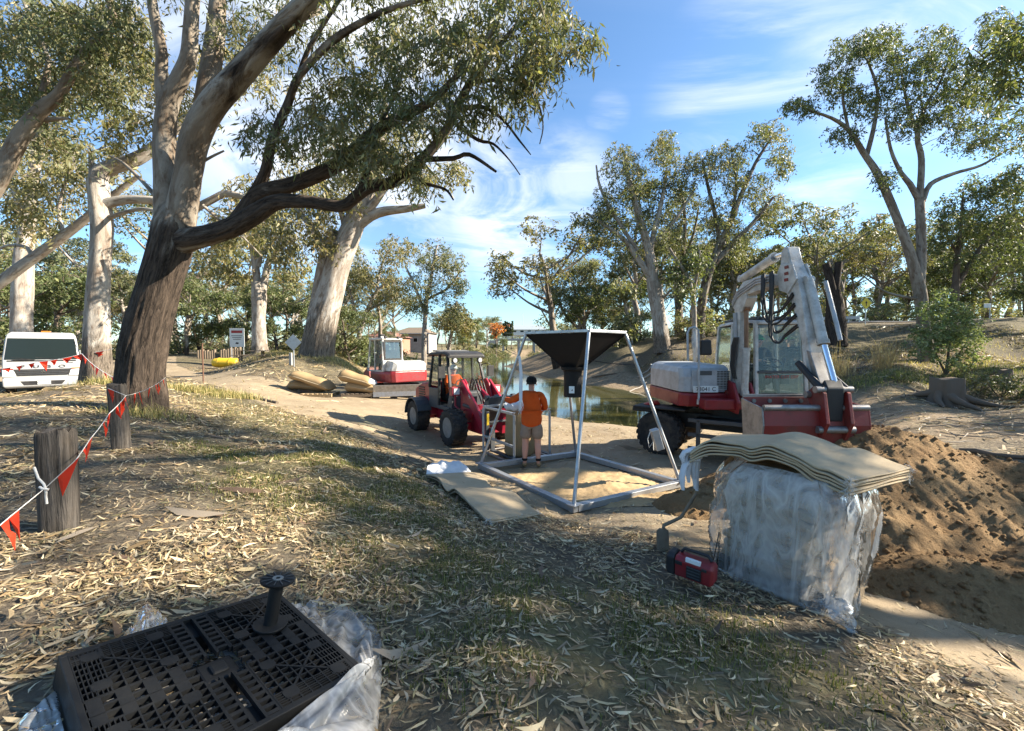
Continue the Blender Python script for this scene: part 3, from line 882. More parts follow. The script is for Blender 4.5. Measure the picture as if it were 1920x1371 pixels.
def blobs(bl, rs, k_=1.0):                                         # leaf clusters filling lumps: (px, py, rx px, ry px, depth, half depth, count)
    out = []
    for px, py, rx, ry, d, dd, n in bl:
        n = int(n * k_)
        if not n: continue
        v = rs.normal(size=(n, 3)); v /= np.linalg.norm(v, axis=1, keepdims=True)
        v *= rs.random((n, 1)) ** .4
        for a, b, c in v:
            out.append(tuple(W(px + a * rx, py + b * ry, d + c * dd)))
    return np.array(out)
rsb = np.random.default_rng(31)

# the big river red gum beside the posts, its lower trunk still in dark old bark
D1 = 8.4
T1 = [PL(D1, [(263, 800, 128), (264, 772, 108), (263, 700, 98), (276, 620, 94), (297, 540, 88), (318, 470, 90), (327, 425, 88), (332, 395, 74), (335, 368, 40)]),
      PL(D1, [(318, 440, 66), (312, 340, 52), (309, 250, 46), (317, 190, 43), (336, 150, 38), (353, 110, 36), (357, 60, 32), (361, 0, 30), (368, -80, 26), (372, -180, 16)], 7.6),
      PL(D1, [(312, 230, 34), (302, 160, 27), (303, 100, 25), (293, 50, 24), (283, -10, 22), (272, -90, 16), (270, -160, 10)], 7.8),
      PL(D1, [(334, 430, 70), (352, 330, 56), (366, 260, 60), (396, 200, 58), (440, 150, 54), (485, 100, 48), (530, 50, 44), (575, 5, 40), (640, -60, 32), (700, -130, 22)], 6.6),
      PL(D1, [(378, 235, 44), (388, 165, 42), (399, 100, 43), (406, 40, 38), (412, -40, 30), (430, -120, 18)], 8.8),
      PL(D1, [(440, 150, 30), (480, 105, 22), (520, 75, 20), (560, 40, 14), (600, 20, 10)], 9.4),
      PL(D1, [(330, 455, 70), (360, 448, 52), (395, 440, 46), (440, 424, 44), (480, 401, 42), (520, 379, 33), (580, 379, 25), (640, 387, 23), (668, 369, 24), (692, 351, 25), (740, 340, 21), (792, 298, 20), (832, 252, 18), (855, 205, 18), (885, 150, 14), (925, 100, 10), (965, 50, 7)], 6.9),
      PL(D1, [(448, 415, 40), (487, 364, 32), (560, 343, 31), (640, 305, 29), (695, 255, 25), (740, 225, 21), (800, 196, 16), (850, 150, 12), (900, 90, 9), (935, 40, 7)], 6.5),
      PL(D1, [(470, 380, 30), (497, 325, 22), (511, 262, 20), (540, 196, 18), (560, 145, 16), (618, 82, 16), (690, 36, 13), (760, 8, 10), (830, -8, 7)], 6.4),
      PL(8, [(552, 170, 12), (575, 100, 10), (610, 40, 9), (650, -20, 7)], 7.6),
      PL(7.6, [(665, 372, 16), (690, 320, 12), (700, 260, 9), (735, 190, 7), (760, 120, 5)], 7.2),
      PL(7.2, [(790, 299, 12), (850, 297, 9), (880, 290, 8), (930, 322, 5)], 6.6),
      PL(7.2, [(770, 330, 9), (800, 345, 7), (835, 355, 5), (850, 375, 3)], 6.8),
      PL(7.1, [(850, 210, 12), (900, 200, 8), (940, 222, 6), (975, 265, 4), (995, 290, 2)], 6.4),
      PL(7.1, [(845, 225, 9), (895, 262, 7), (925, 270, 5), (955, 300, 3), (975, 328, 2)], 6.6),
      PL(7.0, [(880, 155, 9), (960, 150, 7), (1000, 175, 5), (1018, 230, 3), (1012, 270, 2)], 6.4),
      PL(8.2, [(306, 385, 12), (285, 360, 11), (262, 335, 9), (230, 305, 7), (205, 292, 4)], 8.8),
      PL(8.2, [(345, 335, 8), (372, 310, 7), (395, 295, 6), (420, 283, 4)], 8.2)]
B1 = blobs([(560, 50, 130, 60, 8.6, 1.5, 70), (690, 110, 110, 80, 7.6, 1.3, 100), (800, 70, 120, 80, 7.2, 1.3, 110), (920, 90, 100, 80, 6.8, 1.0, 100), (1035, 55, 70, 60, 6.6, .8, 60), (800, 200, 110, 55, 7.0, 1.0, 90), (940, 180, 70, 40, 6.6, .6, 34), (1000, 120, 55, 50, 6.5, .6, 36),
    (650, 230, 90, 60, 7.4, 1.0, 60), (500, 240, 60, 50, 7.8, .7, 34), (445, 60, 70, 60, 8.4, 1.0, 34), (690, 280, 60, 40, 7.2, .6, 40), (560, 255, 40, 40, 7.4, .5, 20), (760, 300, 45, 25, 7.0, .4, 20), (620, 180, 80, 60, 8.0, 1.0, 50), (740, -40, 260, 50, 7.6, 1.4, 110), (440, -60, 160, 60, 8.2, 1.3, 70), (250, -50, 120, 70, 8.4, 1.0, 50), (1000, -20, 110, 40, 6.6, .9, 50), (780, 340, 18, 18, 7.0, .25, 6), (1110, 75, 24, 14, 6.4, .2, 6), (600, 430, 26, 20, 7.6, .3, 0)], rsb, .78)
GROUND1 = hz1(*tuple(W(263, 775, D1))[:2])
def old1_backlit(p):
    k = float(sstep(p[0], -6.3, -5.3))  # limbs reaching right carry painted backlit shade in their bark tone
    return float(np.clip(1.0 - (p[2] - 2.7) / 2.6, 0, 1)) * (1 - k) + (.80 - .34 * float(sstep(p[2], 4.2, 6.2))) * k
_b = W(263, 775, D1)
make_tree('red_gum_tree', 'huge river gum with black fibrous lower trunk and pale forked limbs beside the posts', T1, B1, (34, .17, .13, .0135, .8, 'gum'), M['bark'], 101, None, (_b.x, _b.y, GROUND1 - .1), old1_backlit, twig=.008, big=.22, step=.14, tstep=.3, kink=.35)

# the white trunk behind it, next to the truck
D2 = 12.6
T2 = [PL(D2, [(180, 730, 78), (181, 705, 66), (182, 640, 55), (183, 560, 50), (188, 480, 44), (191, 420, 46), (186, 370, 45), (182, 340, 44)]),
      PL(D2, [(182, 345, 42), (190, 322, 38), (220, 310, 34), (255, 298, 31), (290, 276, 26), (332, 238, 22), (385, 198, 19), (450, 150, 15), (520, 95, 10)], 13.5),
      PL(D2, [(195, 384, 26), (220, 377, 24), (255, 374, 20), (300, 378, 18), (350, 395, 18), (395, 376, 16), (425, 363, 15), (470, 372, 13), (520, 368, 9), (560, 350, 6)], 13.2),
      PL(D2, [(205, 408, 12), (235, 398, 10), (270, 392, 9), (310, 400, 7)], 12.2),
      PL(D2, [(176, 350, 20), (172, 310, 13), (170, 285, 10)]),
      PL(D2, [(380, 385, 8), (420, 420, 6), (450, 440, 5), (490, 480, 3)], 13.2)]
B2 = blobs([(330, 190, 80, 60, 13.5, 1.5, 60), (450, 120, 90, 60, 13.8, 1.6, 70), (230, 230, 50, 50, 13, 1.2, 40), (480, 360, 60, 40, 13.4, 1.0, 40), (560, 330, 50, 40, 13.6, 1, 36), (240, 120, 70, 60, 14, 1.5, 60), (430, 440, 60, 40, 13.4, .8, 30), (200, 40, 90, 60, 14, 2, 60)], rsb)
_b = W(181, 712, D2)
make_tree('white_gum_tree', 'straight white-barked gum with a sawn stub and bent limbs, right behind the truck corner', T2, B2, (30, .28, .17, .021, .7, 'warm'), M['barkpale'], 102, None, (_b.x, _b.y, hz1(_b.x, _b.y) - .1), lambda p: float(np.clip(1.25 - p[2] / 2.6, 0, 1)), twig=.012, big=.3, step=.2)

# limbs and crown reaching in from the left edge
D0 = 9.5
_b = at(-260, 9.5)
T0 = [([tuple(_b), tuple(W(-240, 560, 9.5)), tuple(W(-190, 480, 9.5)), tuple(W(-110, 425, 9.5))], [.5, .42, .36, .33]), PL(D0, [(-110, 425, 54), (-40, 385, 50), (0, 330, 44), (40, 255, 40), (82, 203, 34), (112, 176, 26), (150, 112, 24), (190, 70, 22), (212, 48, 20), (206, 5, 18), (180, -60, 12)], 9.0),
      PL(9.4, [(84, 226, 16), (105, 223, 12), (130, 222, 5)]), PL(D0, [(60, 225, 16), (90, 120, 13), (60, 40, 10), (30, -30, 7)], 10), PL(D0, [(-60, 400, 26), (-90, 250, 22), (-60, 120, 16), (-20, 20, 10)], 10.5)]
B0 = blobs([(60, 60, 100, 70, 9.6, 1.6, 90), (190, 130, 90, 70, 9.6, 1.3, 80), (60, 180, 80, 60, 10.2, 1.3, 70), (250, 60, 50, 60, 9.4, 1, 40), (150, 30, 110, 50, 9, 1.2, 60), (-60, 120, 80, 120, 10, 1.5, 60), (120, 260, 70, 40, 10.2, 1, 30)], rsb)
make_tree('gum_tree', 'gum whose pale thick limb climbs in from the left edge above the truck', T0, B0, (30, .21, .145, .017, .7, 'gum'), M['bark'], 103, None, tuple(_b), None, twig=.009, big=.25, step=.2, tstep=.4, kink=.25)
_b = at(-200, 16)
TL = [([tuple(_b), tuple(W(-150, 610, 16)), tuple(W(-90, 575, 16))], [.42, .36, .33]), PL(16, [(-90, 575, 34), (-20, 543, 30), (40, 500, 28), (90, 464, 25), (150, 419, 21), (205, 372, 16), (260, 330, 10)]), PL(16, [(60, 485, 12), (52, 465, 10), (20, 460, 8), (-10, 470, 7)]), PL(16, [(120, 440, 12), (110, 400, 9), (120, 350, 7), (140, 300, 5)])]
BL = blobs([(60, 390, 80, 60, 16.5, 2, 70), (130, 330, 60, 50, 16.5, 2, 50), (20, 300, 70, 60, 17, 2, 60), (210, 300, 50, 40, 16, 1.5, 30)], rsb)
make_tree('gum_tree', 'gum whose sunlit limb slants up from the left edge behind the truck roof', TL, BL, (26, .34, .20, .028, .65, 'warm'), M['barkpale'], 104, None, tuple(_b), None, twig=.014, big=.3, step=.3)

# white trunk behind the truck
_b = at(40, 24)
TT = [([tuple(_b)] + PL(24, [(40, 600, 0), (42, 540, 0), (45, 470, 0), (56, 380, 0), (72, 260, 0), (90, 130, 0)])[0], [.55, .46, .45, .40, .30, .22, .14]), PL(24, [(50, 430, 16), (20, 340, 12), (-10, 260, 8)]), PL(24, [(62, 330, 12), (110, 230, 9), (150, 150, 6)])]
BT = blobs([(60, 200, 100, 80, 25, 3, 80), (150, 150, 80, 60, 25, 3, 60), (0, 250, 70, 60, 25, 3, 50), (110, 290, 60, 50, 25, 3, 40), (90, 60, 120, 70, 25, 3, 70)], rsb)
make_tree('white_gum_tree', 'white gum trunk rising behind the truck cab roof', TT, BT, (24, .46, .28, .045, .6, 'gum'), M['barkpale'], 105, None, tuple(_b), None, twig=.02, big=.4, step=.4)

# the great leaning gum on the mound
D3 = 26.0
_b = W(590, 672, D3)
T3 = [PL(D3, [(594, 682, 74), (596, 660, 62), (606, 600, 57), (622, 540, 50), (636, 490, 46), (655, 440, 42), (672, 400, 38), (688, 355, 33), (705, 310, 28), (715, 250, 20), (722, 190, 12)]),
      PL(D3, [(575, 670, 34), (590, 600, 30), (603, 520, 27), (614, 465, 24), (625, 430, 20)]),
      PL(D3, [(668, 425, 24), (695, 405, 20), (722, 396, 18), (760, 392, 14), (797, 386, 9)]), PL(D3, [(680, 405, 20), (705, 375, 16), (730, 340, 12), (760, 300, 8)], 25),
      PL(D3, [(610, 470, 18), (580, 420, 14), (545, 380, 10), (520, 340, 7)], 27), PL(D3, [(650, 450, 14), (640, 400, 11), (610, 350, 8), (590, 300, 5)], 25)]
B3 = blobs([(560, 400, 75, 50, 26, 3, 80), (620, 360, 60, 50, 26, 3, 70), (600, 440, 45, 35, 25, 2, 40), (700, 300, 70, 60, 26, 3, 70), (640, 290, 70, 60, 26, 3, 60), (790, 330, 50, 30, 25.5, 2, 36), (850, 320, 36, 22, 25, 1.5, 22), (520, 450, 50, 40, 26, 2, 40), (740, 250, 60, 50, 26, 3, 50)], rsb)
make_tree('leaning_gum_tree', 'massive pale trunk leaning right on the leaf-covered mound', T3, B3, (26, .42, .26, .04, .7, 'warm'), M['barkpale'], 106, None, (_b.x, _b.y, hz1(_b.x, _b.y) - .2), lambda p: float(np.clip(.95 - p[2] / 9.0 - (p[0] + 12) * .16, 0, 1)), twig=.02, big=.6, step=.5)
# upright gum behind the picnic table
_b = W(487, 664, 36)
T4 = [PL(36, [(488, 668, 40), (487, 650, 30), (485, 600, 26), (486, 560, 30), (484, 530, 26)]), PL(36, [(483, 545, 16), (478, 490, 14), (468, 450, 12), (445, 420, 8), (430, 390, 5)]), PL(36, [(490, 560, 17), (497, 520, 14), (505, 490, 11), (530, 462, 9), (555, 450, 6)]), PL(36, [(484, 500, 11), (492, 450, 9), (490, 400, 6)])]
B4 = blobs([(440, 420, 60, 45, 36, 4, 60), (520, 440, 55, 40, 36, 4, 50), (480, 390, 60, 45, 36, 4, 60), (400, 480, 50, 40, 37, 4, 44), (550, 500, 40, 40, 37, 4, 36), (440, 500, 50, 30, 37, 3, 30)], rsb)
make_tree('white_gum_tree', 'upright pale gum forking low, behind the notice board', T4, B4, (24, .55, .36, .06, .65, 'warm'), M['barkpale'], 107, None, (_b.x, _b.y, hz1(_b.x, _b.y) - .1), lambda p: float(np.clip(.8 - p[2] / 5.0, 0, 1)), twig=.025, big=.5, step=.5)

# the gums on the far bank
def bank_tree(name, label, d, base_px, limbs, bl, leaf, bark, seed, group=None, old=None, big=.4, twig=.025):
    b = at(base_px, d)
    l0 = PL(d, limbs[0])
    P = [(b.x, b.y, b.z - .2)] + list(l0[0]); R = [l0[1][0] * 1.25] + list(l0[1])
    L = [(P, R)] + [PL(d, l) for l in limbs[1:]]
    return make_tree(name, label, L, blobs(bl, rsb), leaf, bark, seed, group, tuple(b), old, twig=twig, big=big, step=.5, tstep=.9)
GB = 'tall gums along the far river bank'
bank_tree('bank_gum_tree', 'tallest gum on the far bank, its pale trunk leaning left', 45, 1243, [[(1241, 640, 29), (1235, 590, 26), (1226, 540, 24), (1222, 505, 22), (1214, 460, 17), (1198, 405, 13), (1180, 340, 9), (1172, 290, 6)], [(1226, 530, 15), (1200, 490, 12), (1170, 450, 9), (1130, 420, 7), (1100, 400, 4)], [(1218, 490, 11), (1225, 440, 10), (1240, 380, 8), (1250, 320, 5)], [(1195, 470, 8), (1150, 400, 7), (1125, 350, 5), (1118, 310, 3)], [(1215, 465, 7), (1260, 420, 6), (1300, 360, 4)]],
    [(1165, 300, 42, 40, 45, 4, 60), (1245, 275, 36, 36, 45, 4, 60), (1150, 370, 45, 34, 45, 4, 55), (1215, 350, 45, 45, 46, 4, 80), (1105, 405, 30, 20, 45, 3, 30), (1150, 430, 50, 30, 46, 4, 55), (1235, 420, 50, 40, 46, 4, 70), (1190, 480, 45, 28, 46, 3, 40), (1275, 330, 35, 40, 46, 3, 50)], (38, .50, .27, .05, .6, 'gum'), M['barkpale'], 110, GB, lambda p: float(np.clip(.95 - (p[2] - 1.5) / 4.0, 0, 1)))
bank_tree('bank_gum_tree', 'dark-trunked gum leaning right on the far bank behind the digger mirror', 47, 1312, [[(1313, 610, 17), (1318, 560, 17), (1330, 510, 17), (1345, 470, 15), (1368, 420, 12), (1392, 360, 9), (1420, 300, 7), (1450, 255, 4)], [(1335, 500, 13), (1370, 460, 10), (1410, 420, 8), (1450, 370, 5)], [(1350, 460, 9), (1340, 400, 8), (1325, 340, 6), (1318, 300, 4)], [(1370, 415, 7), (1380, 350, 6), (1372, 290, 4)]],
    [(1320, 310, 38, 36, 47, 4, 60), (1370, 290, 36, 30, 47, 4, 50), (1440, 245, 40, 26, 47, 3, 50), (1465, 300, 26, 36, 47, 3, 40), (1400, 340, 50, 30, 47, 4, 60), (1440, 390, 40, 40, 48, 4, 60), (1350, 400, 50, 40, 48, 4, 70), (1390, 450, 50, 36, 48, 4, 55)], (38, .50, .27, .05, .6, 'gum'), M['bark'], 111, GB, lambda p: .45)
bank_tree('bank_gum_tree', 'slim gum standing between the white leaning gum and the dark-trunked gum', 52, 1274, [[(1273, 595, 15), (1275, 540, 12), (1280, 480, 10), (1284, 420, 7), (1280, 370, 4)], [(1278, 500, 7), (1300, 440, 5), (1310, 390, 3)]],
    [(1285, 390, 40, 36, 52, 4, 50), (1270, 450, 36, 36, 52, 4, 50), (1310, 470, 30, 30, 52, 3, 40)], (34, .55, .28, .05, .6, 'gum'), M['bark'], 112, GB, lambda p: .5)
bank_tree('bank_gum_tree', 'thin white twin-stemmed gum just left of the dark-trunked gum', 44, 1302, [[(1302, 605, 9), (1300, 560, 9), (1290, 520, 8), (1270, 490, 6), (1255, 465, 4)], [(1300, 550, 6), (1308, 510, 5), (1312, 470, 3)]],
    [(1265, 500, 26, 26, 44, 2, 30), (1310, 480, 26, 26, 44, 2, 30), (1290, 540, 22, 18, 44, 2, 16)], (30, .6, .38, .07, .6, 'green'), M['barkpale'], 113, GB)
bank_tree('bank_gum_tree', 'pale forked gum seen just left of the raised digger boom', 60, 1378, [[(1378, 600, 12), (1376, 560, 11), (1375, 530, 10), (1362, 490, 6), (1358, 450, 4)], [(1376, 540, 8), (1390, 500, 6), (1400, 470, 4)]],
    [(1380, 480, 40, 30, 60, 4, 50), (1420, 510, 40, 30, 60, 4, 50), (1350, 520, 30, 30, 60, 4, 36)], (28, .9, .5, .1, .6, 'gum'), M['barkpale'], 114, GB)
# large right-hand gum by the bush, with its spreading crown
bank_tree('spreading_gum_tree', 'large forked gum with wide airy crown standing behind the leafy bush', 27, 1738, [[(1735, 640, 29), (1731, 600, 26), (1727, 560, 27), (1722, 530, 27), (1708, 480, 22), (1692, 435, 19), (1672, 385, 18), (1645, 325, 16), (1618, 285, 13), (1592, 245, 10), (1560, 222, 7), (1510, 205, 4)], [(1724, 545, 24), (1728, 480, 21), (1726, 410, 20), (1724, 372, 20)], [(1724, 378, 14), (1706, 345, 13), (1690, 325, 10), (1670, 280, 7), (1660, 220, 5)], [(1724, 375, 15), (1728, 300, 14), (1720, 255, 11), (1735, 200, 8), (1760, 160, 6), (1780, 110, 4)], [(1730, 378, 13), (1745, 345, 12), (1790, 325, 9), (1840, 310, 7), (1890, 280, 4)], [(1625, 292, 11), (1640, 230, 9), (1645, 170, 7), (1625, 110, 4)], [(1720, 250, 9), (1700, 190, 7), (1690, 130, 4)], [(1592, 248, 7), (1580, 180, 6), (1590, 130, 4)], [(1718, 560, 8), (1690, 556, 7), (1655, 545, 5), (1622, 520, 3)]],
    [(1500, 195, 34, 20, 27, 2, 40), (1565, 150, 40, 40, 27, 2, 70), (1600, 95, 45, 36, 27, 2, 66), (1655, 80, 50, 40, 27, 2.5, 80), (1620, 190, 60, 36, 27.5, 2, 70), (1700, 140, 60, 50, 27, 2.5, 110), (1760, 90, 50, 50, 27, 2.5, 90), (1700, 220, 55, 40, 27, 2.5, 70), (1770, 190, 60, 50, 27, 2.5, 100), (1840, 150, 70, 60, 27, 2.5, 120), (1820, 250, 60, 36, 27, 2.5, 60), (1890, 240, 60, 60, 27, 2.5, 80), (1580, 250, 36, 22, 27, 1.5, 30), (1880, 60, 60, 50, 27, 2.5, 70), (1660, 330, 30, 24, 26.5, 1.5, 20)], (36, .27, .165, .03, .6, 'green'), M['bark'], 115, None, lambda p: .18 if p[2] < 9 else 0.0, big=.3, twig=.014)
bank_tree('dark_gum_tree', 'dark slender gum with forked stems right of the leafy bush', 30, 1785, [[(1786, 600, 20), (1790, 560, 18), (1793, 520, 15), (1797, 470, 11), (1802, 420, 7), (1806, 360, 4)], [(1792, 540, 14), (1815, 500, 12), (1850, 450, 9), (1890, 410, 6)], [(1797, 480, 7), (1775, 440, 5), (1760, 410, 3)]],
    [(1800, 400, 55, 40, 30, 3, 70), (1860, 420, 60, 40, 30, 3, 80), (1900, 350, 50, 50, 30, 3, 70), (1840, 350, 50, 26, 30, 3, 50), (1770, 450, 36, 30, 30, 2, 36), (1910, 470, 40, 40, 30, 3, 50), (1830, 480, 50, 24, 30, 2, 30)], (34, .33, .20, .036, .6, 'green'), M['barkdark'], 116, big=.3, twig=.016)
b = at(1567, 33)
make_tree('dead_tree', 'dead black tree sawn off at two stub limbs, right of the digger boom', [([(b.x, b.y, b.z - .2)] + PL(33, [(1567, 600, 0), (1565, 570, 0), (1562, 545, 0)])[0], [.78, .62, .52, .48]), PL(33, [(1562, 555, 20), (1556, 520, 17), (1549, 494, 16)]), PL(33, [(1564, 555, 18), (1570, 520, 15), (1573, 492, 15)])], [], None, M['barkdark'], 117, None, tuple(b), lambda p: 1.0, big=.35, step=.4)
# centre-left stand beyond the river bend, and the stand behind the funnel
bank_tree('stand_gum_tree', 'slender twin-stemmed gum tallest of the clump left of the river', 70, 795, [[(795, 640, 9), (797, 600, 8), (800, 560, 8), (808, 520, 7), (815, 480, 5), (820, 460, 3)], [(797, 590, 6), (775, 530, 5), (760, 500, 4)], [(802, 560, 5), (840, 540, 4), (862, 510, 3)]],
    [(815, 475, 40, 30, 70, 5, 70), (850, 530, 28, 40, 70, 4, 60), (800, 530, 40, 40, 70, 5, 70), (845, 490, 26, 26, 70, 4, 36), (775, 570, 30, 26, 70, 4, 36), (850, 580, 24, 24, 70, 3, 30)], (32, .65, .36, .07, .55, 'gum'), M['barkpale'], 120, 'gums left of the river bend', big=.4, twig=.03)
bank_tree('stand_gum_tree', 'bushy gum with sprawling white branches beside the small digger', 48, 672, [[(672, 640, 10), (680, 605, 9), (692, 575, 8), (708, 545, 6), (735, 525, 4)], [(675, 625, 7), (665, 580, 6), (655, 540, 4)], [(690, 580, 6), (715, 570, 5), (735, 560, 3)], [(706, 548, 5), (715, 500, 4), (735, 460, 3)]],
    [(690, 520, 50, 30, 48, 5, 70), (740, 470, 40, 34, 48, 5, 66), (655, 500, 40, 50, 48, 5, 70), (720, 560, 30, 24, 48, 4, 30), (745, 535, 34, 30, 48, 4, 44), (650, 580, 30, 30, 48, 4, 30)], (34, .55, .28, .052, .65, 'warm'), M['barkpale'], 121, 'gums left of the river bend', big=.4, twig=.025)
bank_tree('stand_gum_tree', 'leafy olive gum leaning over the water right of the twin-stemmed gum', 90, 842, [[(842, 650, 7), (848, 620, 6), (852, 590, 5), (856, 565, 4)], [(850, 610, 4), (870, 590, 3)]],
    [(858, 590, 28, 26, 90, 5, 60), (835, 605, 24, 24, 90, 5, 46), (880, 610, 16, 18, 90, 4, 30)], (26, .8, .5, .11, .55, 'warm'), M['barkpale'], 122, 'gums left of the river bend', big=.4, twig=.03)
bank_tree('stand_gum_tree', 'rounded many-stemmed gum behind the black funnel', 80, 1090, [[(1090, 640, 10), (1092, 610, 9), (1082, 570, 6), (1075, 530, 4)], [(1092, 620, 7), (1105, 580, 6), (1118, 540, 4)], [(1090, 620, 6), (1060, 590, 5), (1045, 560, 4)]],
    [(1090, 500, 50, 28, 80, 6, 90), (1060, 540, 40, 36, 80, 6, 80), (1120, 540, 40, 36, 80, 6, 80), (1090, 580, 46, 24, 80, 6, 60), (1145, 570, 26, 30, 80, 5, 44)], (32, .7, .38, .08, .55, 'gum'), M['bark'], 123, 'gums behind the funnel', big=.4, twig=.03)
bank_tree('stand_gum_tree', 'thin white sapling left of the tall white bank gum, above the funnel rim', 58, 1182, [[(1182, 630, 8), (1176, 590, 7), (1168, 550, 5), (1160, 520, 3)], [(1176, 585, 4), (1190, 545, 3)]],
    [(1160, 540, 30, 22, 58, 3, 34), (1180, 600, 30, 22, 58, 3, 40), (1160, 620, 30, 16, 58, 3, 30)], (28, .8, .5, .1, .55, 'pale'), M['barkpale'], 124, 'gums behind the funnel', big=.4, twig=.025)
bank_tree('bare_tree', 'nearly leafless pale tree at the left end of the stand behind the funnel', 95, 1035, [[(1036, 640, 6), (1034, 600, 5), (1040, 560, 4), (1030, 520, 2)], [(1036, 620, 4), (1020, 590, 3), (1008, 570, 2)], [(1038, 600, 3), (1050, 570, 2)]],
    [(1010, 530, 22, 16, 95, 3, 16), (1030, 560, 26, 30, 95, 4, 20), (1025, 600, 20, 14, 95, 3, 14)], (22, 1.0, .5, .1, .5, 'gum'), M['barkpale'], 125, big=.4, twig=.03)

# generic gums: a few kinds built once, copied for the woods round about
def grow(seed, H, spread, trunk_r, pal, nl=7, dense=26, per=30, bark=None, low=.35, leafL=.45):
    rs = np.random.default_rng(seed)
    lean = rs.normal(size=2) * .06
    P = [(lean[0] * h * H, lean[1] * h * H, h * H) for h in np.linspace(0, .72, 8)]
    P = [(p[0] + rs.normal() * .12, p[1] + rs.normal() * .12, p[2]) for p in P]; P[0] = (0, 0, -.3)
    R = list(np.linspace(trunk_r, trunk_r * .35, 8))
    limbs = [(P, R)]; C = []
    for i in range(nl):
        k = rs.uniform(low, .7); a = i * 2.4 + rs.uniform(-.5, .5)
        b = np.array([lean[0] * k * H, lean[1] * k * H, k * H])
        ln = spread * rs.uniform(.6, 1.05) * (1.15 - .5 * abs(k - .5))
        tip = b + np.array([math.cos(a) * ln, math.sin(a) * ln, H * rs.uniform(.14, .34)])
        m = (b + tip) / 2 + np.array([0, 0, -H * .02])
        limbs.append(([tuple(b), tuple(m), tuple(tip)], [trunk_r * .45, trunk_r * .26, trunk_r * .1]))
        cr = spread * rs.uniform(.32, .5)
        v = rs.normal(size=(dense, 3)); v /= np.linalg.norm(v, axis=1, keepdims=True); v *= rs.random((dense, 1)) ** .4
        C += list(tip + v * np.array([cr, cr, cr * .7]) * rs.uniform(.8, 1.15))
    v = rs.normal(size=(dense, 3)); v /= np.linalg.norm(v, axis=1, keepdims=True); v *= rs.random((dense, 1)) ** .4
    C += list(np.array([P[-1][0], P[-1][1], H * .88]) + v * spread * np.array([.42, .42, .28]))
    return make_tree('gum_tree', 'x', limbs, C, (per, spread * .085, leafL * .70, leafL * .14, .55, pal), bark or M['bark'], seed, None, (0, 0, 0), lambda p: float(np.clip(1 - p[2] / 3.0, 0, 1)), twig=.03, big=.5, step=.9, tstep=1.4)
KINDS = [grow(201, 18, 5.0, .42, 'warm', 8, 26, 24), grow(202, 21, 5.5, .5, 'gum', 9, 26, 24), grow(203, 15, 4.6, .34, 'gum', 7, 26, 24, M['barkpale']), grow(204, 12, 4.2, .26, 'green', 8, 26, 30, low=.15, leafL=.4),
         grow(205, 9, 3.6, .2, 'green', 8, 30, 26, M['barkdark'], .08, .36), grow(206, 17, 4.2, .36, 'pale', 8, 26, 30, M['barkpale'], .3)]
KLAB = ['olive gum', 'tall grey-green gum', 'white-trunked gum', 'bright green bushy tree', 'dense low-branched wattle', 'pale feathery gum']
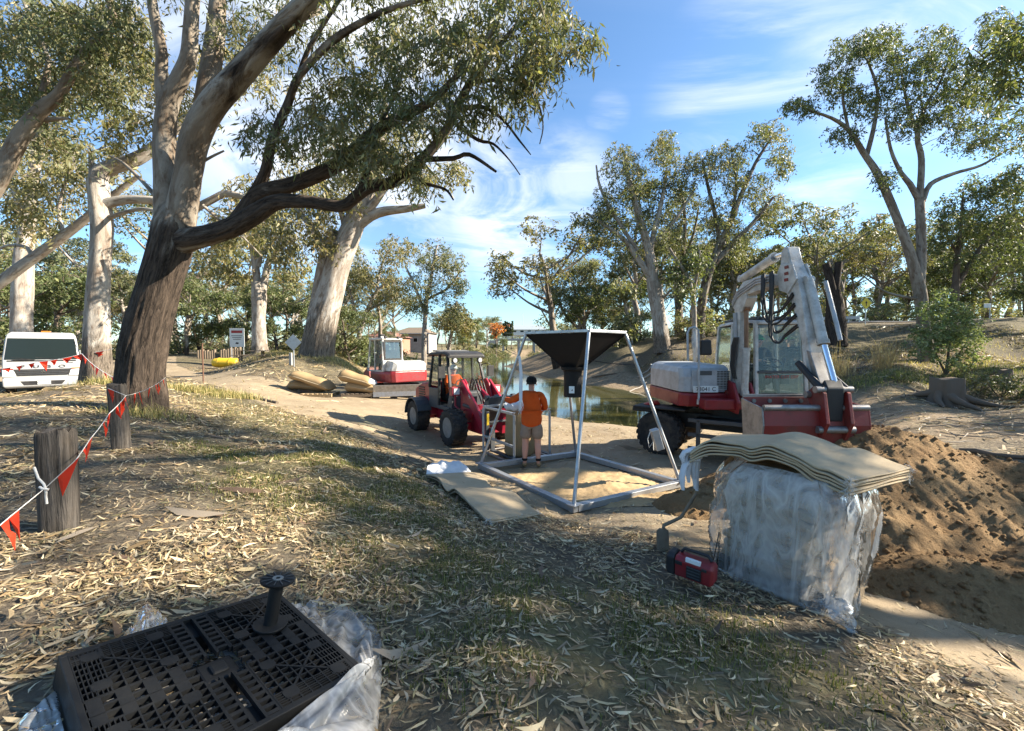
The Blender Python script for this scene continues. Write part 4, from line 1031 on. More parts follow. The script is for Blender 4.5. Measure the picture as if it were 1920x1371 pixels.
spots = [  # (px, depth, kind, scale, where)
    (-60, 48, 1, .95, 'beyond the car park at the far left edge'), (20, 60, 0, .95, 'beyond the car park, behind the truck'), (95, 44, 4, 1.25, 'directly behind the truck roof'), (150, 72, 0, .8, 'between the truck and the dark old trunk'), (230, 85, 2, .8, 'in the gap left of the dark old trunk'),
    (330, 66, 1, .75, 'just right of the dark old trunk'), (375, 52, 4, 1.15, 'behind the row of bollards'), (420, 70, 0, .85, 'behind the notice board'), (350, 46, 3, .8, 'behind the far post on the track edge'), (540, 58, 3, 1.0, 'between the upright pale gum and the leaning trunk'), (455, 50, 4, 1.1, 'left of the upright pale gum'), (520, 46, 4, .9, 'right behind the picnic table'),
    (560, 85, 5, .85, 'far behind the leaning trunk'), (640, 75, 1, .72, 'just right of the leaning trunk'), (655, 30, 4, .52, 'low at the foot of the leaning trunk'), (625, 33, 4, .5, 'small, hugging the right side of the leaning trunk'), (735, 95, 3, .62, 'beside the house left of the river'), (700, 90, 2, .7, 'behind the small digger boom'),
    (-30, 33, 4, 1.1, 'at the left edge beyond the truck'), (-120, 40, 5, 1.0, 'outside the left edge'), (270, 100, 5, .8, 'far off behind the dark old trunk'), (180, 110, 3, .95, 'in the distance right of the truck'), (100, 100, 2, .9, 'in the distance above the truck'),
    (880, 130, 3, 1.0, 'on the left bank before the bridge'), (912, 190, 5, 1.1, 'beside the palm'), (868, 110, 4, 1.0, 'overhanging the left bank before the bridge'), (930, 175, 3, 1.1, 'above the eroded bank left of the bridge'), (950, 290, 1, .85, 'behind the cypress row'), (975, 330, 0, .8, 'on the skyline above the bridge'), (1000, 340, 1, .75, 'on the skyline right of the mast'), (1025, 300, 5, .7, 'on the skyline right of the bridge'),
    (1045, 130, 4, .8, 'far behind the leafless tree'), (1130, 110, 0, .75, 'behind the stand above the funnel'), (1160, 130, 2, .8, 'far behind the white bank gum'), (1200, 75, 3, .7, 'low behind the white bank gum'), (1240, 100, 1, .7, 'behind the trunks of the far bank'), (1300, 85, 4, 1.0, 'low between the bank trunks'), (1340, 90, 0, .8, 'behind the dark-trunked bank gum'), (1400, 80, 5, .75, 'behind the digger boom foot'), (1440, 95, 1, .8, 'left of the digger boom top'), (1480, 75, 0, .85, 'straight behind the digger boom top'), (1530, 90, 1, .9, 'left of the dead sawn tree'),
    (1575, 62, 2, .95, 'behind the dead sawn tree'), (1600, 75, 3, 1.1, 'above the yellow sign'), (1640, 60, 0, .8, 'right of the yellow sign'), (1660, 85, 1, 1.0, 'between the sign and the spreading gum'), (1690, 70, 4, 1.2, 'low behind the spreading gum trunk'), (1760, 70, 0, .9, 'behind the leafy bush'), (1800, 60, 4, 1.3, 'just behind the bush top'), (1850, 55, 3, 1.0, 'near the right edge beyond the bank road'), (1890, 62, 2, 1.05, 'with a white trunk at the right edge'), (1930, 50, 0, 1.0, 'at the very right edge'), (1980, 45, 4, 1.2, 'outside the right edge'), (1510, 60, 4, .9, 'low behind the digger stick'), (1720, 95, 1, 1.0, 'tall in the distance behind the spreading gum')]
used = set()
for i, (px, d, k, s, wh) in enumerate(spots):
    o = KINDS[k] if k not in used else copy_tree(KINDS[k])
    used.add(k)
    p = at(px, d)
    o.location = (p.x, p.y, p.z - .1)
    o.rotation_euler = (0, 0, (i * 2.399) % 6.283)
    o.scale = (s, s, s * (1 + .08 * math.sin(i * 3.1)))
    tag(o, KLAB[k] + ' ' + wh, 'tree', 'trees of the woods round the river')
rw = np.random.default_rng(404)
def shrub(seed, H, w, pal, per=26, n=46, L=.2):
    rs = np.random.default_rng(seed)
    limbs = []; C = []
    for k in range(5):
        a = k * 1.26 + rs.uniform(-.3, .3); tip = np.array([math.cos(a) * w * .6, math.sin(a) * w * .6, H * rs.uniform(.6, .95)])
        limbs.append(([(0, 0, -.1), tuple(tip * .45 + rs.normal(size=3) * .05), tuple(tip)], [.05, .035, .015]))
    v = rs.normal(size=(n, 3)); v /= np.linalg.norm(v, axis=1, keepdims=True); v *= rs.random((n, 1)) ** .35
    C = np.array([0, 0, H * .52]) + v * np.array([w, w, H * .5])
    return make_tree('shrub', 'x', limbs, C, (per, w * .13, L, L * .24, .3, pal), M['barkdark'], seed, None, (0, 0, 0), None, 'shrub', .012, .3, 8, tstep=.5)
SHR = [shrub(301, 2.6, 1.9, 'pale'), shrub(302, 3.4, 2.2, 'warm'), shrub(303, 2.0, 2.0, 'green'), shrub(304, 3.0, 2.0, 'gum')]
WOODS = [(-140, 160, 'in the woods beyond the car park at the far left'), (160, 420, 'in the woods behind the dark leaning trunk'), (420, 760, 'in the woods left of the river bend'), (1030, 1230, 'in the woods behind the funnel stand'), (1230, 1560, 'in the woods behind the far bank gums'), (1560, 2000, 'in the woods beyond the yellow sign')]
first = set()
for x0, x1, wh in WOODS:
    nT = max(6, int((x1 - x0) / 26)); 
    for i in range(nT):
        k = int(rw.choice([0, 1, 2, 3, 5, 0, 1, 5])); px = x0 + (x1 - x0) * (i + rw.random()) / nT; d = rw.uniform(62, 125)
        o = copy_tree(KINDS[k]); p = at(px, d); s = rw.uniform(.95, 1.35)
        if x0 == 420: s *= .62
        o.location = (p.x, p.y, p.z - .2); o.rotation_euler = (0, 0, rw.uniform(0, 6.28)); o.scale = (s * 1.15, s * 1.15, s)
        tag(o, KLAB[k] + ' ' + wh, 'tree', 'distant trees ' + wh)
    nS = max(5, int((x1 - x0) / 24))
    for i in range(nS):
        k = int(rw.integers(0, 4)); px = x0 + (x1 - x0) * (i + rw.random()) / nS; d = rw.uniform(44, 75)
        if x0 == 1030: d += 30
        o = SHR[k] if k not in first else copy_tree(SHR[k]); first.add(k)
        p = at(px, d); s = rw.uniform(.7, 1.5)
        o.location = (p.x, p.y, p.z - .1); o.rotation_euler = (0, 0, rw.uniform(0, 6.28)); o.scale = (s * 1.2, s * 1.2, s)
        tag(o, ['pale feathery', 'olive', 'bright green', 'grey-green'][k] + ' understorey shrub ' + wh, 'shrub', 'undergrowth shrubs ' + wh)
for i in range(26):
    px = [850, 862, 872, 885, 897, 908, 918, 928, 938, 948, 876, 902, 922, 1000, 1012, 1024, 1036, 1048, 1060, 1075, 1005, 1030, 1055, 1090, 855, 890][i]; d = [95, 105, 118, 130, 150, 160, 175, 190, 200, 215, 140, 185, 210, 225, 200, 180, 150, 130, 110, 95, 260, 240, 170, 90, 125, 220][i]
    o = copy_tree(SHR[i % 3]); p = at(px, d); s = 1.2 + .9 * rw.random()
    o.location = (p.x, p.y, p.z - .2); o.rotation_euler = (0, 0, i * 1.9); o.scale = (s * 1.3, s * 1.3, s)
    tag(o, ['pale feathery', 'olive', 'bright green'][i % 3] + ' shrub on the river bank towards the bridge', 'shrub', 'shrubs along the banks towards the bridge')
for i, (px, d, k, s) in enumerate(((852, 230, 0, 1.0), (866, 260, 1, 1.0), (880, 240, 3, 1.3), (896, 280, 0, 1.1), (915, 260, 2, 1.2), (928, 300, 1, 1.0), (943, 330, 3, 1.5), (958, 350, 0, 1.1), (972, 360, 1, 1.1), (990, 370, 2, 1.2), (1008, 340, 0, 1.2), (1022, 320, 1, 1.0), (1040, 300, 3, 1.5), (1060, 280, 0, 1.1), (836, 250, 2, 1.1), (820, 240, 1, 1.0), (1078, 300, 5, 1.2))):
    o = copy_tree(KINDS[k]); p = at(px, d)
    o.location = (p.x, p.y, p.z - .3); o.rotation_euler = (0, 0, i * 1.7); o.scale = (s * 1.25, s * 1.25, s)
    tag(o, KLAB[k] + ' on the skyline beyond the bridge', 'tree', 'trees on the skyline beyond the bridge')
for i, (x, y, k, s) in enumerate(((42, 25, 1, .9), (49, 31, 0, 1.0), (38, 18.5, 2, .85), (55, 38, 5, 1.0))):  # unseen gums, added to cast shade on the far bank
    o = copy_tree(KINDS[k])
    o.location = (x, y, hz1(x, y) - .1); o.rotation_euler = (0, 0, i * 2.2); o.scale = (s, s, s)
    tag(o, KLAB[k] + ' outside the right edge, added to shade the far bank', 'tree', 'unseen gums added to shade the far bank')
# gums to the right of the standpoint, whose boughs hang into the top right corner and shade the bank
_b = (17.0, 9.5, hz1(17.0, 9.5))
TS = [([_b, (16.8, 9.4, 4), (16.2, 9.0, 8), (15.2, 8.6, 11)], [.55, .45, .36, .26]), ([(16.4, 9.1, 7), (15.0, 9.6, 8.2), (13.6, 10.2, 8.6), (12.2, 10.6, 8.9)], [.2, .15, .1, .05]), ([(15.8, 8.8, 9.5), (14.2, 8.2, 11), (12.6, 8.2, 12)], [.18, .12, .05]), ([(15.5, 8.7, 10.5), (16, 6.5, 12), (15.6, 4.5, 13)], [.18, .12, .05]), ([(16.2, 9, 8), (18, 7.4, 9.6), (18.6, 5.2, 10.6)], [.18, .12, .06])]
rs_ = np.random.default_rng(77)
def ell(c, r, n):
    v = rs_.normal(size=(n, 3)); v /= np.linalg.norm(v, axis=1, keepdims=True); v *= rs_.random((n, 1)) ** .4
    return list(np.array(c) + v * np.array(r))
CS = ell((12.6, 10.3, 8.9), (1.5, 1.3, .8), 60) + ell((13.0, 8.4, 11.6), (2.2, 1.8, 1.2), 70) + ell((15.6, 5.0, 12.6), (2.2, 2.0, 1.4), 60) + ell((18.4, 5.6, 10.2), (2, 2, 1.3), 50) + ell((15.4, 8.6, 13), (2.4, 2.2, 1.4), 60)
make_tree('gum_tree', 'gum outside the right edge whose bough hangs into the top right corner', TS, CS, (38, .36, .19, .024, .65, 'green'), M['bark'], 130, None, _b, None, twig=.012, big=.3, step=.3, tstep=.5)
for j, (x, y, k, s, rz, lab) in enumerate([(18.5, 4.2, 1, .62, .6, 'grey-green gum outside the frame to the right, nearest the standpoint'), (26, 0.8, 5, .8, 3.0, 'pale feathery gum outside the frame far to the right'), (16.5, -3.5, 2, .85, 4.1, 'white-trunked gum outside the frame behind the right shoulder')]):
    o = copy_tree(KINDS[k])
    o.location = (x, y, hz1(x, y) - .1); o.rotation_euler = (0, 0, rz); o.scale = (s, s, s)
    tag(o, lab, 'tree', 'gums shading the bank from the right')
# ---------------------------------------------------------------- people
def skin_mesh(name, nodes, edges, mat, parent, sub=2, root=None, squash=None):
    names = list(nodes)
    me = bpy.data.meshes.new(name)
    me.from_pydata([nodes[k][0] for k in names], [(names.index(a), names.index(b)) for a, b in edges], [])
    o = bpy.data.objects.new(name, me)
    COL.objects.link(o)
    sm = o.modifiers.new('skin', 'SKIN')
    sm.use_smooth_shade = True
    sd = me.skin_vertices[0].data
    for i, k in enumerate(names):
        r = nodes[k][1]
        sd[i].radius = r if hasattr(r, '__len__') else (r, r)
        sd[i].use_root = (k == (root or names[0]))
    s = o.modifiers.new('sub', 'SUBSURF'); s.levels = sub; s.render_levels = sub
    dg = bpy.context.evaluated_depsgraph_get()
    ev = bpy.data.meshes.new_from_object(o.evaluated_get(dg))
    bpy.data.objects.remove(o); bpy.data.meshes.remove(me)
    ev.name = name
    ev.materials.clear()
    ev.polygons.foreach_set('use_smooth', [True] * len(ev.polygons))
    return link(name, ev, parent, mat)
def mid(a, b, t=.5):
    return tuple(a[i] + (b[i] - a[i]) * t for i in range(3))
def add(a, b):
    return tuple(a[i] + b[i] for i in range(3))
def person(label, loc, rz, J, wear, scale=1.0, cap=None, group=None):
    """J: joint positions, facing +y. wear: materials for shirt, trousers (and shorts flag), boots."""
    t = thing('person', label, 'person', loc, rz, group)
    t.scale = (scale,) * 3
    sh, le = wear['shirt'], wear['legs']
    N = {'pelvis': (J['pelvis'], .13), 'waist': (mid(J['pelvis'], J['chest'], .45), .125), 'chest': (J['chest'], .135), 'collar': (mid(J['chest'], J['neck'], .7), .07), 'neck': (J['neck'], .055), 'jaw': (J['jaw'], .066), 'skull': (J['head'], .085), 'crown': (add(J['head'], (0, -.005, .07)), .055)}
    E = [('pelvis', 'waist'), ('waist', 'chest'), ('chest', 'collar'), ('collar', 'neck'), ('neck', 'jaw'), ('jaw', 'skull'), ('skull', 'crown')]
    fz = J.get('face', (0, 1, 0))
    N['nose'] = (add(mid(J['jaw'], J['head'], .6), tuple(q * .098 for q in fz)), .014); E.append(('skull', 'nose'))
    for s in 'lr':
        N['sh' + s] = (J['sh' + s], .06); N['el' + s] = (J['el' + s], .042); N['fa' + s] = (mid(J['el' + s], J['wr' + s], .35), .042); N['wr' + s] = (J['wr' + s], .027)
        d = Vector(J['hd' + s]) - Vector(J['wr' + s]); d.normalize()
        up = Vector(J.get('palm' + s, (0, 0, 1)))
        side = d.cross(up).normalized(); up = side.cross(d)
        palm = Vector(J['wr' + s]) + d * .075
        N['pa' + s] = (tuple(palm), (.036, .02))
        E += [('chest', 'sh' + s), ('sh' + s, 'el' + s), ('el' + s, 'fa' + s), ('fa' + s, 'wr' + s), ('wr' + s, 'pa' + s)]
        for k, (off, ln) in enumerate(((-.03, .068), (-.01, .078), (.01, .073), (.029, .058))):
            a = palm + side * off * .9 + d * .02; b = a + d * ln * .5 - up * .010; c = b + d * ln * .38 - up * .026
            for q, pt, r in (('a', a, .0095), ('b', b, .0085), ('c', c, .007)): N[f'f{k}{q}{s}'] = (tuple(pt), r)
            E += [('pa' + s, f'f{k}a{s}'), (f'f{k}a{s}', f'f{k}b{s}'), (f'f{k}b{s}', f'f{k}c{s}')]
        sg = -1 if s == 'l' else 1
        a = palm - side * .036 * sg - d * .03; b = a - side * .022 * sg + d * .035 - up * .012
        N['ta' + s] = (tuple(a), .011); N['tb' + s] = (tuple(b), .009); E += [('pa' + s, 'ta' + s), ('ta' + s, 'tb' + s)]
        N['hip' + s] = (J['hip' + s], .10); N['kn' + s] = (J['kn' + s], .064); N['ca' + s] = (add(mid(J['kn' + s], J['an' + s], .3), (0, -.02, 0)), .068); N['an' + s] = (J['an' + s], .036); N['toe' + s] = (J['to' + s], .032)
        E += [('pelvis', 'hip' + s), ('hip' + s, 'kn' + s), ('kn' + s, 'ca' + s), ('ca' + s, 'an' + s), ('an' + s, 'toe' + s)]
    skin_mesh('body', N, E, M['skin'], t, 2, 'pelvis')
    S = {'hem': (add(J['pelvis'], (0, 0, -.15)), (.225, .19)), 'belly': (add(J['pelvis'], (0, 0, .02)), (.215, .185)), 'waist': (mid(J['pelvis'], J['chest'], .5), (.21, .18)), 'chest': (J['chest'], (.22, .165)), 'yoke': (mid(J['chest'], J['neck'], .62), (.12, .09)), 'col': (mid(J['chest'], J['neck'], .9), .076)}
    SE = [('hem', 'belly'), ('belly', 'waist'), ('waist', 'chest'), ('chest', 'yoke'), ('yoke', 'col')]
    for s in 'lr':
        S['sh' + s] = (J['sh' + s], .085); S['el' + s] = (J['el' + s], .066); S['cu' + s] = (mid(J['el' + s], J['wr' + s], wear.get('sleeve', .85)), .05)
        SE += [('yoke', 'sh' + s), ('sh' + s, 'el' + s), ('el' + s, 'cu' + s)]
    so = skin_mesh('shirt', S, SE, sh, t, 2, 'chest')
    tex = bpy.data.textures.get('folds') or bpy.data.textures.new('folds', 'CLOUDS'); tex.noise_scale = .09
    dm = so.modifiers.new('folds', 'DISPLACE'); dm.texture = tex; dm.strength = .03; dm.texture_coords = 'LOCAL'; dm.mid_level = .5
    L = {'belt': (add(J['pelvis'], (0, 0, .08)), (.185, .155)), 'seat': (add(J['pelvis'], (0, -.01, -.06)), (.19, .165))}
    LE = [('belt', 'seat')]
    for s in 'lr':
        k = .86 if wear.get('shorts') else 1.0
        L['hip' + s] = (J['hip' + s], .125); L['kn' + s] = (mid(J['hip' + s], J['kn' + s], k), .125 if wear.get('shorts') else .085)
        LE += [('seat', 'hip' + s), ('hip' + s, 'kn' + s)]
        if not wear.get('shorts'):
            L['an' + s] = (add(J['an' + s], (0, 0, .03)), .062); LE.append(('kn' + s, 'an' + s))
    lo = skin_mesh('shorts' if wear.get('shorts') else 'trousers', L, LE, le, t, 2, 'seat')
    dm = lo.modifiers.new('folds', 'DISPLACE'); dm.texture = tex; dm.strength = .025; dm.texture_coords = 'LOCAL'
    for s in 'lr':
        a, b = J['an' + s], J['to' + s]
        fwd = (Vector(b) - Vector(a)); fwd.z = 0; fwd.normalize()
        skin_mesh('boot', {'cuff': (add(a, (0, 0, .035)), .058), 'ankle': (add(a, (0, 0, -.02)), .056), 'heel': (tuple(Vector(a) - fwd * .035 + Vector((0, 0, -.045))), .048), 'mid': (tuple(Vector(a) + fwd * .08 + Vector((0, 0, -.04))), (.05, .045)), 'toe': (tuple(Vector(a) + fwd * .17 + Vector((0, 0, -.05))), (.048, .034))},
                  [('cuff', 'ankle'), ('ankle', 'heel'), ('ankle', 'mid'), ('mid', 'toe')], M['boot'], t, 2, 'ankle')
        m = MB(); m.lathe([(.041, .05), (.053, .06), (.054, .085), (.045, .10)], a, (0, 0, 1), 14); m.build('sock', M['blackcloth'], t, smooth=50)
    h = Vector(J['head'])
    m = MB(); m.lathe([(.02, .108), (.06, .098), (.086, .06), (.096, .01), (.094, -.03)], h + Vector((0, -.008, 0)), (0, 0, 1), 20)
    m.build('hair', M['hair'], t, smooth=60)
    if cap:
        m = MB(); m.lathe([(.012, .128), (.05, .122), (.085, .095), (.104, .045), (.106, .012), (.101, .010)], h + Vector((0, -.004, .0)), (0, 0, 1), 24)
        f = Vector(fz); r = Vector((f.y, -f.x, 0))
        p = [(-.085, .05), (-.07, .135), (0, .175), (.07, .135), (.085, .05)]
        m.prism(p, h + Vector((0, 0, .018)), r, f, (0, 0, .008))
        m.build('cap', cap, t, smooth=50)
    for sx in (-1, 1):
        f = Vector(fz); r = Vector((f.y, -f.x, 0))
        e = mid(J['jaw'], J['head'], .75); e = Vector(e) + f * .082 + r * sx * .032
        m = MB(); m.lathe([(.001, -.011), (.009, -.005), (.011, 0), (.009, .006), (.001, .011)], e, tuple(f), 10); m.build('eye', M['plate'], t, smooth=60)
        m = MB(); m.lathe([(.002, -.01), (.028, -.006), (.03, .004), (.015, .012)], Vector(mid(J['jaw'], J['head'], .6)) + r * sx * .088, tuple(r * sx), 12); m.build('ear', M['skin'], t, smooth=60)
    return t
def standing():
    return dict(pelvis=(0, 0, .93), chest=(0, .02, 1.27), neck=(0, .02, 1.50), jaw=(0, .055, 1.57), head=(0, .045, 1.655), shl=(-.185, .01, 1.42), shr=(.185, .01, 1.42), ell=(-.24, -.02, 1.14), elr=(.24, -.02, 1.14), wrl=(-.25, .06, .90), wrr=(.25, .06, .90), hdl=(-.25, .08, .80), hdr=(.25, .08, .80), hipl=(-.10, 0, .88), hipr=(.10, 0, .88), knl=(-.12, .02, .49), knr=(.12, .02, .49), anl=(-.13, -.02, .10), anr=(.13, -.02, .10), tol=(-.15, .12, .05), tor=(.15, .12, .05))
J = standing()
J.update(ell=(-.42, .14, 1.27), wrl=(-.54, .36, 1.31), hdl=(-.58, .46, 1.31), elr=(.27, .12, 1.16), wrr=(.16, .36, 1.12), hdr=(.10, .46, 1.12), chest=(-.01, .05, 1.27), head=(-.005, .075, 1.65), jaw=(-.005, .085, 1.57), neck=(-.005, .05, 1.50))
p = at(997, 7.95)
person('man in orange shirt, khaki shorts and dark cap, back turned, reaching into the steel cage', p, math.radians(-4), J, {'shirt': M['orange'], 'legs': M['khaki'], 'shorts': True, 'sleeve': .9}, 1.0, M['blackcloth'])
def sitting(dz=0.0):
    return dict(pelvis=(0, 0, .0), chest=(0, .03, .36), neck=(0, .05, .58), jaw=(0, .085, .65), head=(0, .075, .735), shl=(-.185, .03, .51), shr=(.185, .03, .51), ell=(-.27, .16, .30), elr=(.27, .16, .30), wrl=(-.17, .40, .30), wrr=(.17, .40, .30), hdl=(-.14, .48, .31), hdr=(.14, .48, .31), hipl=(-.10, .03, -.02), hipr=(.10, .03, -.02), knl=(-.15, .44, .02), knr=(.15, .44, .02), anl=(-.15, .52, -.36), anr=(.15, .52, -.36), tol=(-.15, .66, -.41), tor=(.15, .66, -.41))

# ---------------------------------------------------------------- wheels and tyres
def wheel(parent, c, ax, R, w, lugs=20, hub=.55, mat=None, rim=None, off=.0):
    c = Vector(c); ax = Vector(ax).normalized()
    m = MB()
    h = w / 2
    prof = [(R * hub, -h * .86), (R * .78, -h * .98), (R * .92, -h * .92), (R * .965, -h * .7), (R * .97, 0), (R * .965, h * .7), (R * .92, h * .92), (R * .78, h * .98), (R * hub, h * .86), (R * hub * .97, 0)]
    m.lathe(prof, c, ax, 40, close=True)
    x = ax.orthogonal().normalized(); y = ax.cross(x)
    for k in range(lugs):
        for s in (-1, 1):
            a = 2 * math.pi * (k + (.5 if s > 0 else 0)) / lugs
            rad = x * math.cos(a) + y * math.sin(a); tan = ax.cross(rad)
            p0 = c + rad * R * .975 + ax * s * h * .06 - tan * R * .05
            p1 = c + rad * R * .945 + ax * s * h * .90 + tan * R * .09
            m.beam(p0, p1, R * .14, R * .075, rad)
    wo = m.build('wheel', mat or M['tyre'], parent, smooth=30)
    m = MB()
    m.lathe([(R * hub * 1.02, h * .84), (R * hub * .93, h * .80), (R * hub * .88, h * .35), (R * hub * .55, h * .28), (R * hub * .45, h * .42), (R * hub * .25, h * .50), (R * hub * .1, h * .50)], c, ax, 32)
    m.lathe([(R * hub * 1.02, h * .84), (R * hub * .93, h * .80), (R * hub * .88, h * .35), (R * hub * .3, h * .28)], c, -ax, 32)
    for k in range(8):
        a = 2 * math.pi * k / 8
        rad = x * math.cos(a) + y * math.sin(a)
        m.cyl(c + rad * R * hub * .68 + ax * h * .28, c + rad * R * hub * .68 + ax * h * .42, R * .03, 8)
    m.build('rim', rim or M['rim'], wo, smooth=35)
    return wo
def place(o, fwd, loc):
    o.location = loc
    o.rotation_euler = (0, 0, math.atan2(fwd[1], fwd[0]) - math.pi / 2)

# ---------------------------------------------------------------- red compact loader
LD = thing('compact_loader', 'red compact loader with dark cab and small wheels, driver at the wheel, by the water', 'loader')
place(LD, (.57, -.82), (-1.50, 11.6, hz1(-1.5, 11.6) + .02))
for y in (-1.12, 1.12):
    for s in (-1, 1):
        wheel(LD, (s * .73, y, .45), (s, 0, 0), .45, .40, 20, .56)
def hull(m, secs):                                         # list of (y, half-width bottom, half-width top, z0, z1) boxes lofted along y
    m.sweep([[(-a, y, z0), (a, y, z0), (b, y, z1 - .04), (b - .05, y, z1), (-b + .05, y, z1), (-b, y, z1 - .04)] for y, a, b, z0, z1 in secs])
m = MB(); hull(m, [(-2.0, .42, .40, .62, 1.05), (-1.9, .50, .50, .5, 1.20), (-1.3, .52, .54, .48, 1.40), (-.72, .52, .54, .48, 1.46)]); m.build('engine_cover', M['loaderred'], LD, .03)
for s in (-1, 1):
    for k in range(5):
        m = MB(); m.box((s * .545, -1.30, .98 + k * .07), (.02, .42, .035)); m.build('vent_slot', M['black'], LD)
m = MB(); m.box((0, -.1, .55), (.62, 1.7, .34)); m.box((0, .3, .42), (.4, .6, .3)); m.box((0, 1.15, .55), (.56, 1.1, .5)); m.box((0, -1.1, .45), (1.1, .22, .2)); m.box((0, 1.12, .45), (1.1, .22, .2)); m.build('chassis', M['loaderred'], LD, .02)
for s in (-1, 1):
    m = MB()
    for k in range(8):
        a0, a1 = math.pi * (.02 + k / 8 * .86), math.pi * (.02 + (k + 1) / 8 * .86)
        m.beam((s * .74, -1.12 - .53 * math.cos(a0), .45 + .53 * math.sin(a0)), (s * .74, -1.12 - .53 * math.cos(a1), .45 + .53 * math.sin(a1)), .42, .03, (1, 0, 0) if False else (0, -math.cos(a0), math.sin(a0)))
    m.build('mudguard', M['darkgrey'], LD, smooth=30)
m = MB(); m.box((0, -.1, .80), (1.12, 1.3, .10)); m.box((-.54, -.42, 1.05), (.05, .62, .5)); m.box((.54, -.42, 1.05), (.05, .62, .5))
m.prism([(.30, .72), (.62, .72), (.62, 1.22), (.50, 1.28)], (-.52, 0, 0), (0, 1, 0), (0, 0, 1), (1.04, 0, 0)); m.build('cab_base', M['darkgrey'], LD, .015)
posts = [((.54, .60, 1.25), (.47, .28, 2.22)), ((.55, -.10, .85), (.50, -.12, 2.24)), ((.54, -.74, 1.3), (.47, -.62, 2.2))]
for s in (-1, 1):
    for a, b in posts:
        m = MB(); m.beam((s * a[0], a[1], a[2]), (s * b[0], b[1], b[2]), .07, .07, (1, 0, 0)); m.build('cab_post', M['black'], LD, .012)
m = MB(); m.sweep([[(-.56, y, z), (.56, y, z), (.56, y, z + .05), (.50, y, z + .085), (-.50, y, z + .085), (-.56, y, z + .05)] for y, z in ((-.80, 2.17), (-.70, 2.21), (.20, 2.24), (.42, 2.20), (.50, 2.14))]); m.build('roof', M['black'], LD, .015)
for k in range(9):
    m = MB(); m.box((0, -.62 + k * .115, 2.335 - .0022 * k * k), (.98, .035, .05)); m.build('roof_rib', M['darkgrey'], LD, .01)
def pane(parent, q, name='window', mat=None, th=.008):
    q = [Vector(p) for p in q]
    n = (q[1] - q[0]).cross(q[2] - q[0]).normalized() * th
    m = MB(); m.add(q + [p + n for p in q], [(3, 2, 1, 0), (4, 5, 6, 7), (0, 1, 5, 4), (1, 2, 6, 5), (2, 3, 7, 6), (3, 0, 4, 7)])
    return m.build(name, mat or M['glass'], parent)
pane(LD, [(-.49, .56, 1.27), (.49, .56, 1.27), (.44, .29, 2.18), (-.44, .29, 2.18)], 'windscreen')
pane(LD, [(-.46, -.72, 1.42), (.46, -.72, 1.42), (.43, -.64, 2.16), (-.43, -.64, 2.16)], 'rear_window')
for s in (-1, 1):
    pane(LD, [(s * .53, -.68, 1.36), (s * .53, -.18, 1.36), (s * .49, -.18, 2.17), (s * .48, -.60, 2.17)], 'side_window')
pane(LD, [(-.53, -.04, 1.30), (-.53, .52, 1.30), (-.48, .26, 2.17), (-.49, -.06, 2.17)], 'side_window')
m = MB(); m.box((0, -.38, .98), (.5, .46, .14)); m.box((0, -.58, 1.28), (.46, .12, .62), Matrix.Rotation(-.12, 3, 'X')); m.build('seat', M['seat'], LD, .04)
m = MB(); ring = [(0 + .19 * math.cos(a), .24 - .19 * math.sin(a) * .5, 1.38 + .19 * math.sin(a) * .85) for a in np.linspace(0, 2 * math.pi, 25)]; m.tube(ring, .016, 8, False); m.cyl((0, .24, 1.38), (0, .46, .95), .03, 8)
for a in (0, 2.1, 4.2): m.cyl((0, .24, 1.38), (.19 * math.cos(a), .24 - .095 * math.sin(a), 1.38 + .16 * math.sin(a)), .012, 6)
m.build('steering_wheel', M['black'], LD, smooth=40)
for s in (-1, 1):
    m = MB(); m.tube([(s * .50, .40, 1.95), (s * .66, .50, 2.0), (s * .74, .50, 1.95)], .014, 6); m.box((s * .75, .50, 1.78), (.19, .06, .30)); m.build('mirror', M['black'], LD, .02)
    m = MB(); m.lathe([(.03, -.05), (.075, 0), (.075, .05), (.06, .055)], (s * .38, .50, 2.08), (0, 1, 0), 16); w_ = m.build('work_lamp', M['black'], LD, smooth=35)
    m = MB(); m.lathe([(.058, .056), (.05, .062), (.001, .064)], (s * .38, .50, 2.08), (0, 1, 0), 16); m.build('lens', M['lens'], w_, smooth=35)
    m = MB(); m.box((s * .60, .98, 1.32), (.24, .16, .22)); m.tube([(s * .58, .95, 1.22), (s * .58, .95, .95), (s * .50, 1.05, .84), (s * .36, 1.1, .84)], .028, 8); h_ = m.build('headlight', M['loaderred'], LD, .02)
    m = MB(); m.box((s * .60, 1.066, 1.32), (.16, .015, .15)); m.build('lens', M['lens'], h_, .006)
    m = MB()
    pr = [(.78, .72), (1.30, .62), (1.42, .80), (1.12, 1.50), (.98, 1.62), (.86, 1.60), (.80, 1.20)]
    m.prism(pr, (s * .30, 0, 0), (0, 1, 0), (0, 0, 1), (s * .05, 0, 0)); m.build('loader_tower', M['loaderred'], LD, .012)
    m = MB()
    ar = [(.88, 1.46), (1.02, 1.60), (1.25, 1.42), (1.75, 1.02), (2.10, .62), (2.34, .34), (2.20, .22), (1.95, .48), (1.62, .80), (1.15, 1.18)]
    m.prism(ar, (s * .37, 0, 0), (0, 1, 0), (0, 0, 1), (s * .07, 0, 0)); m.build('lift_arm', M['loaderred'], LD, .015)
    m = MB(); m.cyl((s * .33, .95, .95), (s * .33, 1.45, .92), .05, 12); m.cyl((s * .33, 1.45, .92), (s * .33, 1.85, .80), .028, 10); m.build('lift_cylinder', M['darkgrey'], LD, smooth=40)
    for y_, z_ in ((.95, 1.50), (2.24, .33)):
        m = MB(); m.cyl((s * .446, y_, z_), (s * .456, y_, z_), .04, 12); m.build('pivot_pin', M['steel'], LD, smooth=40)
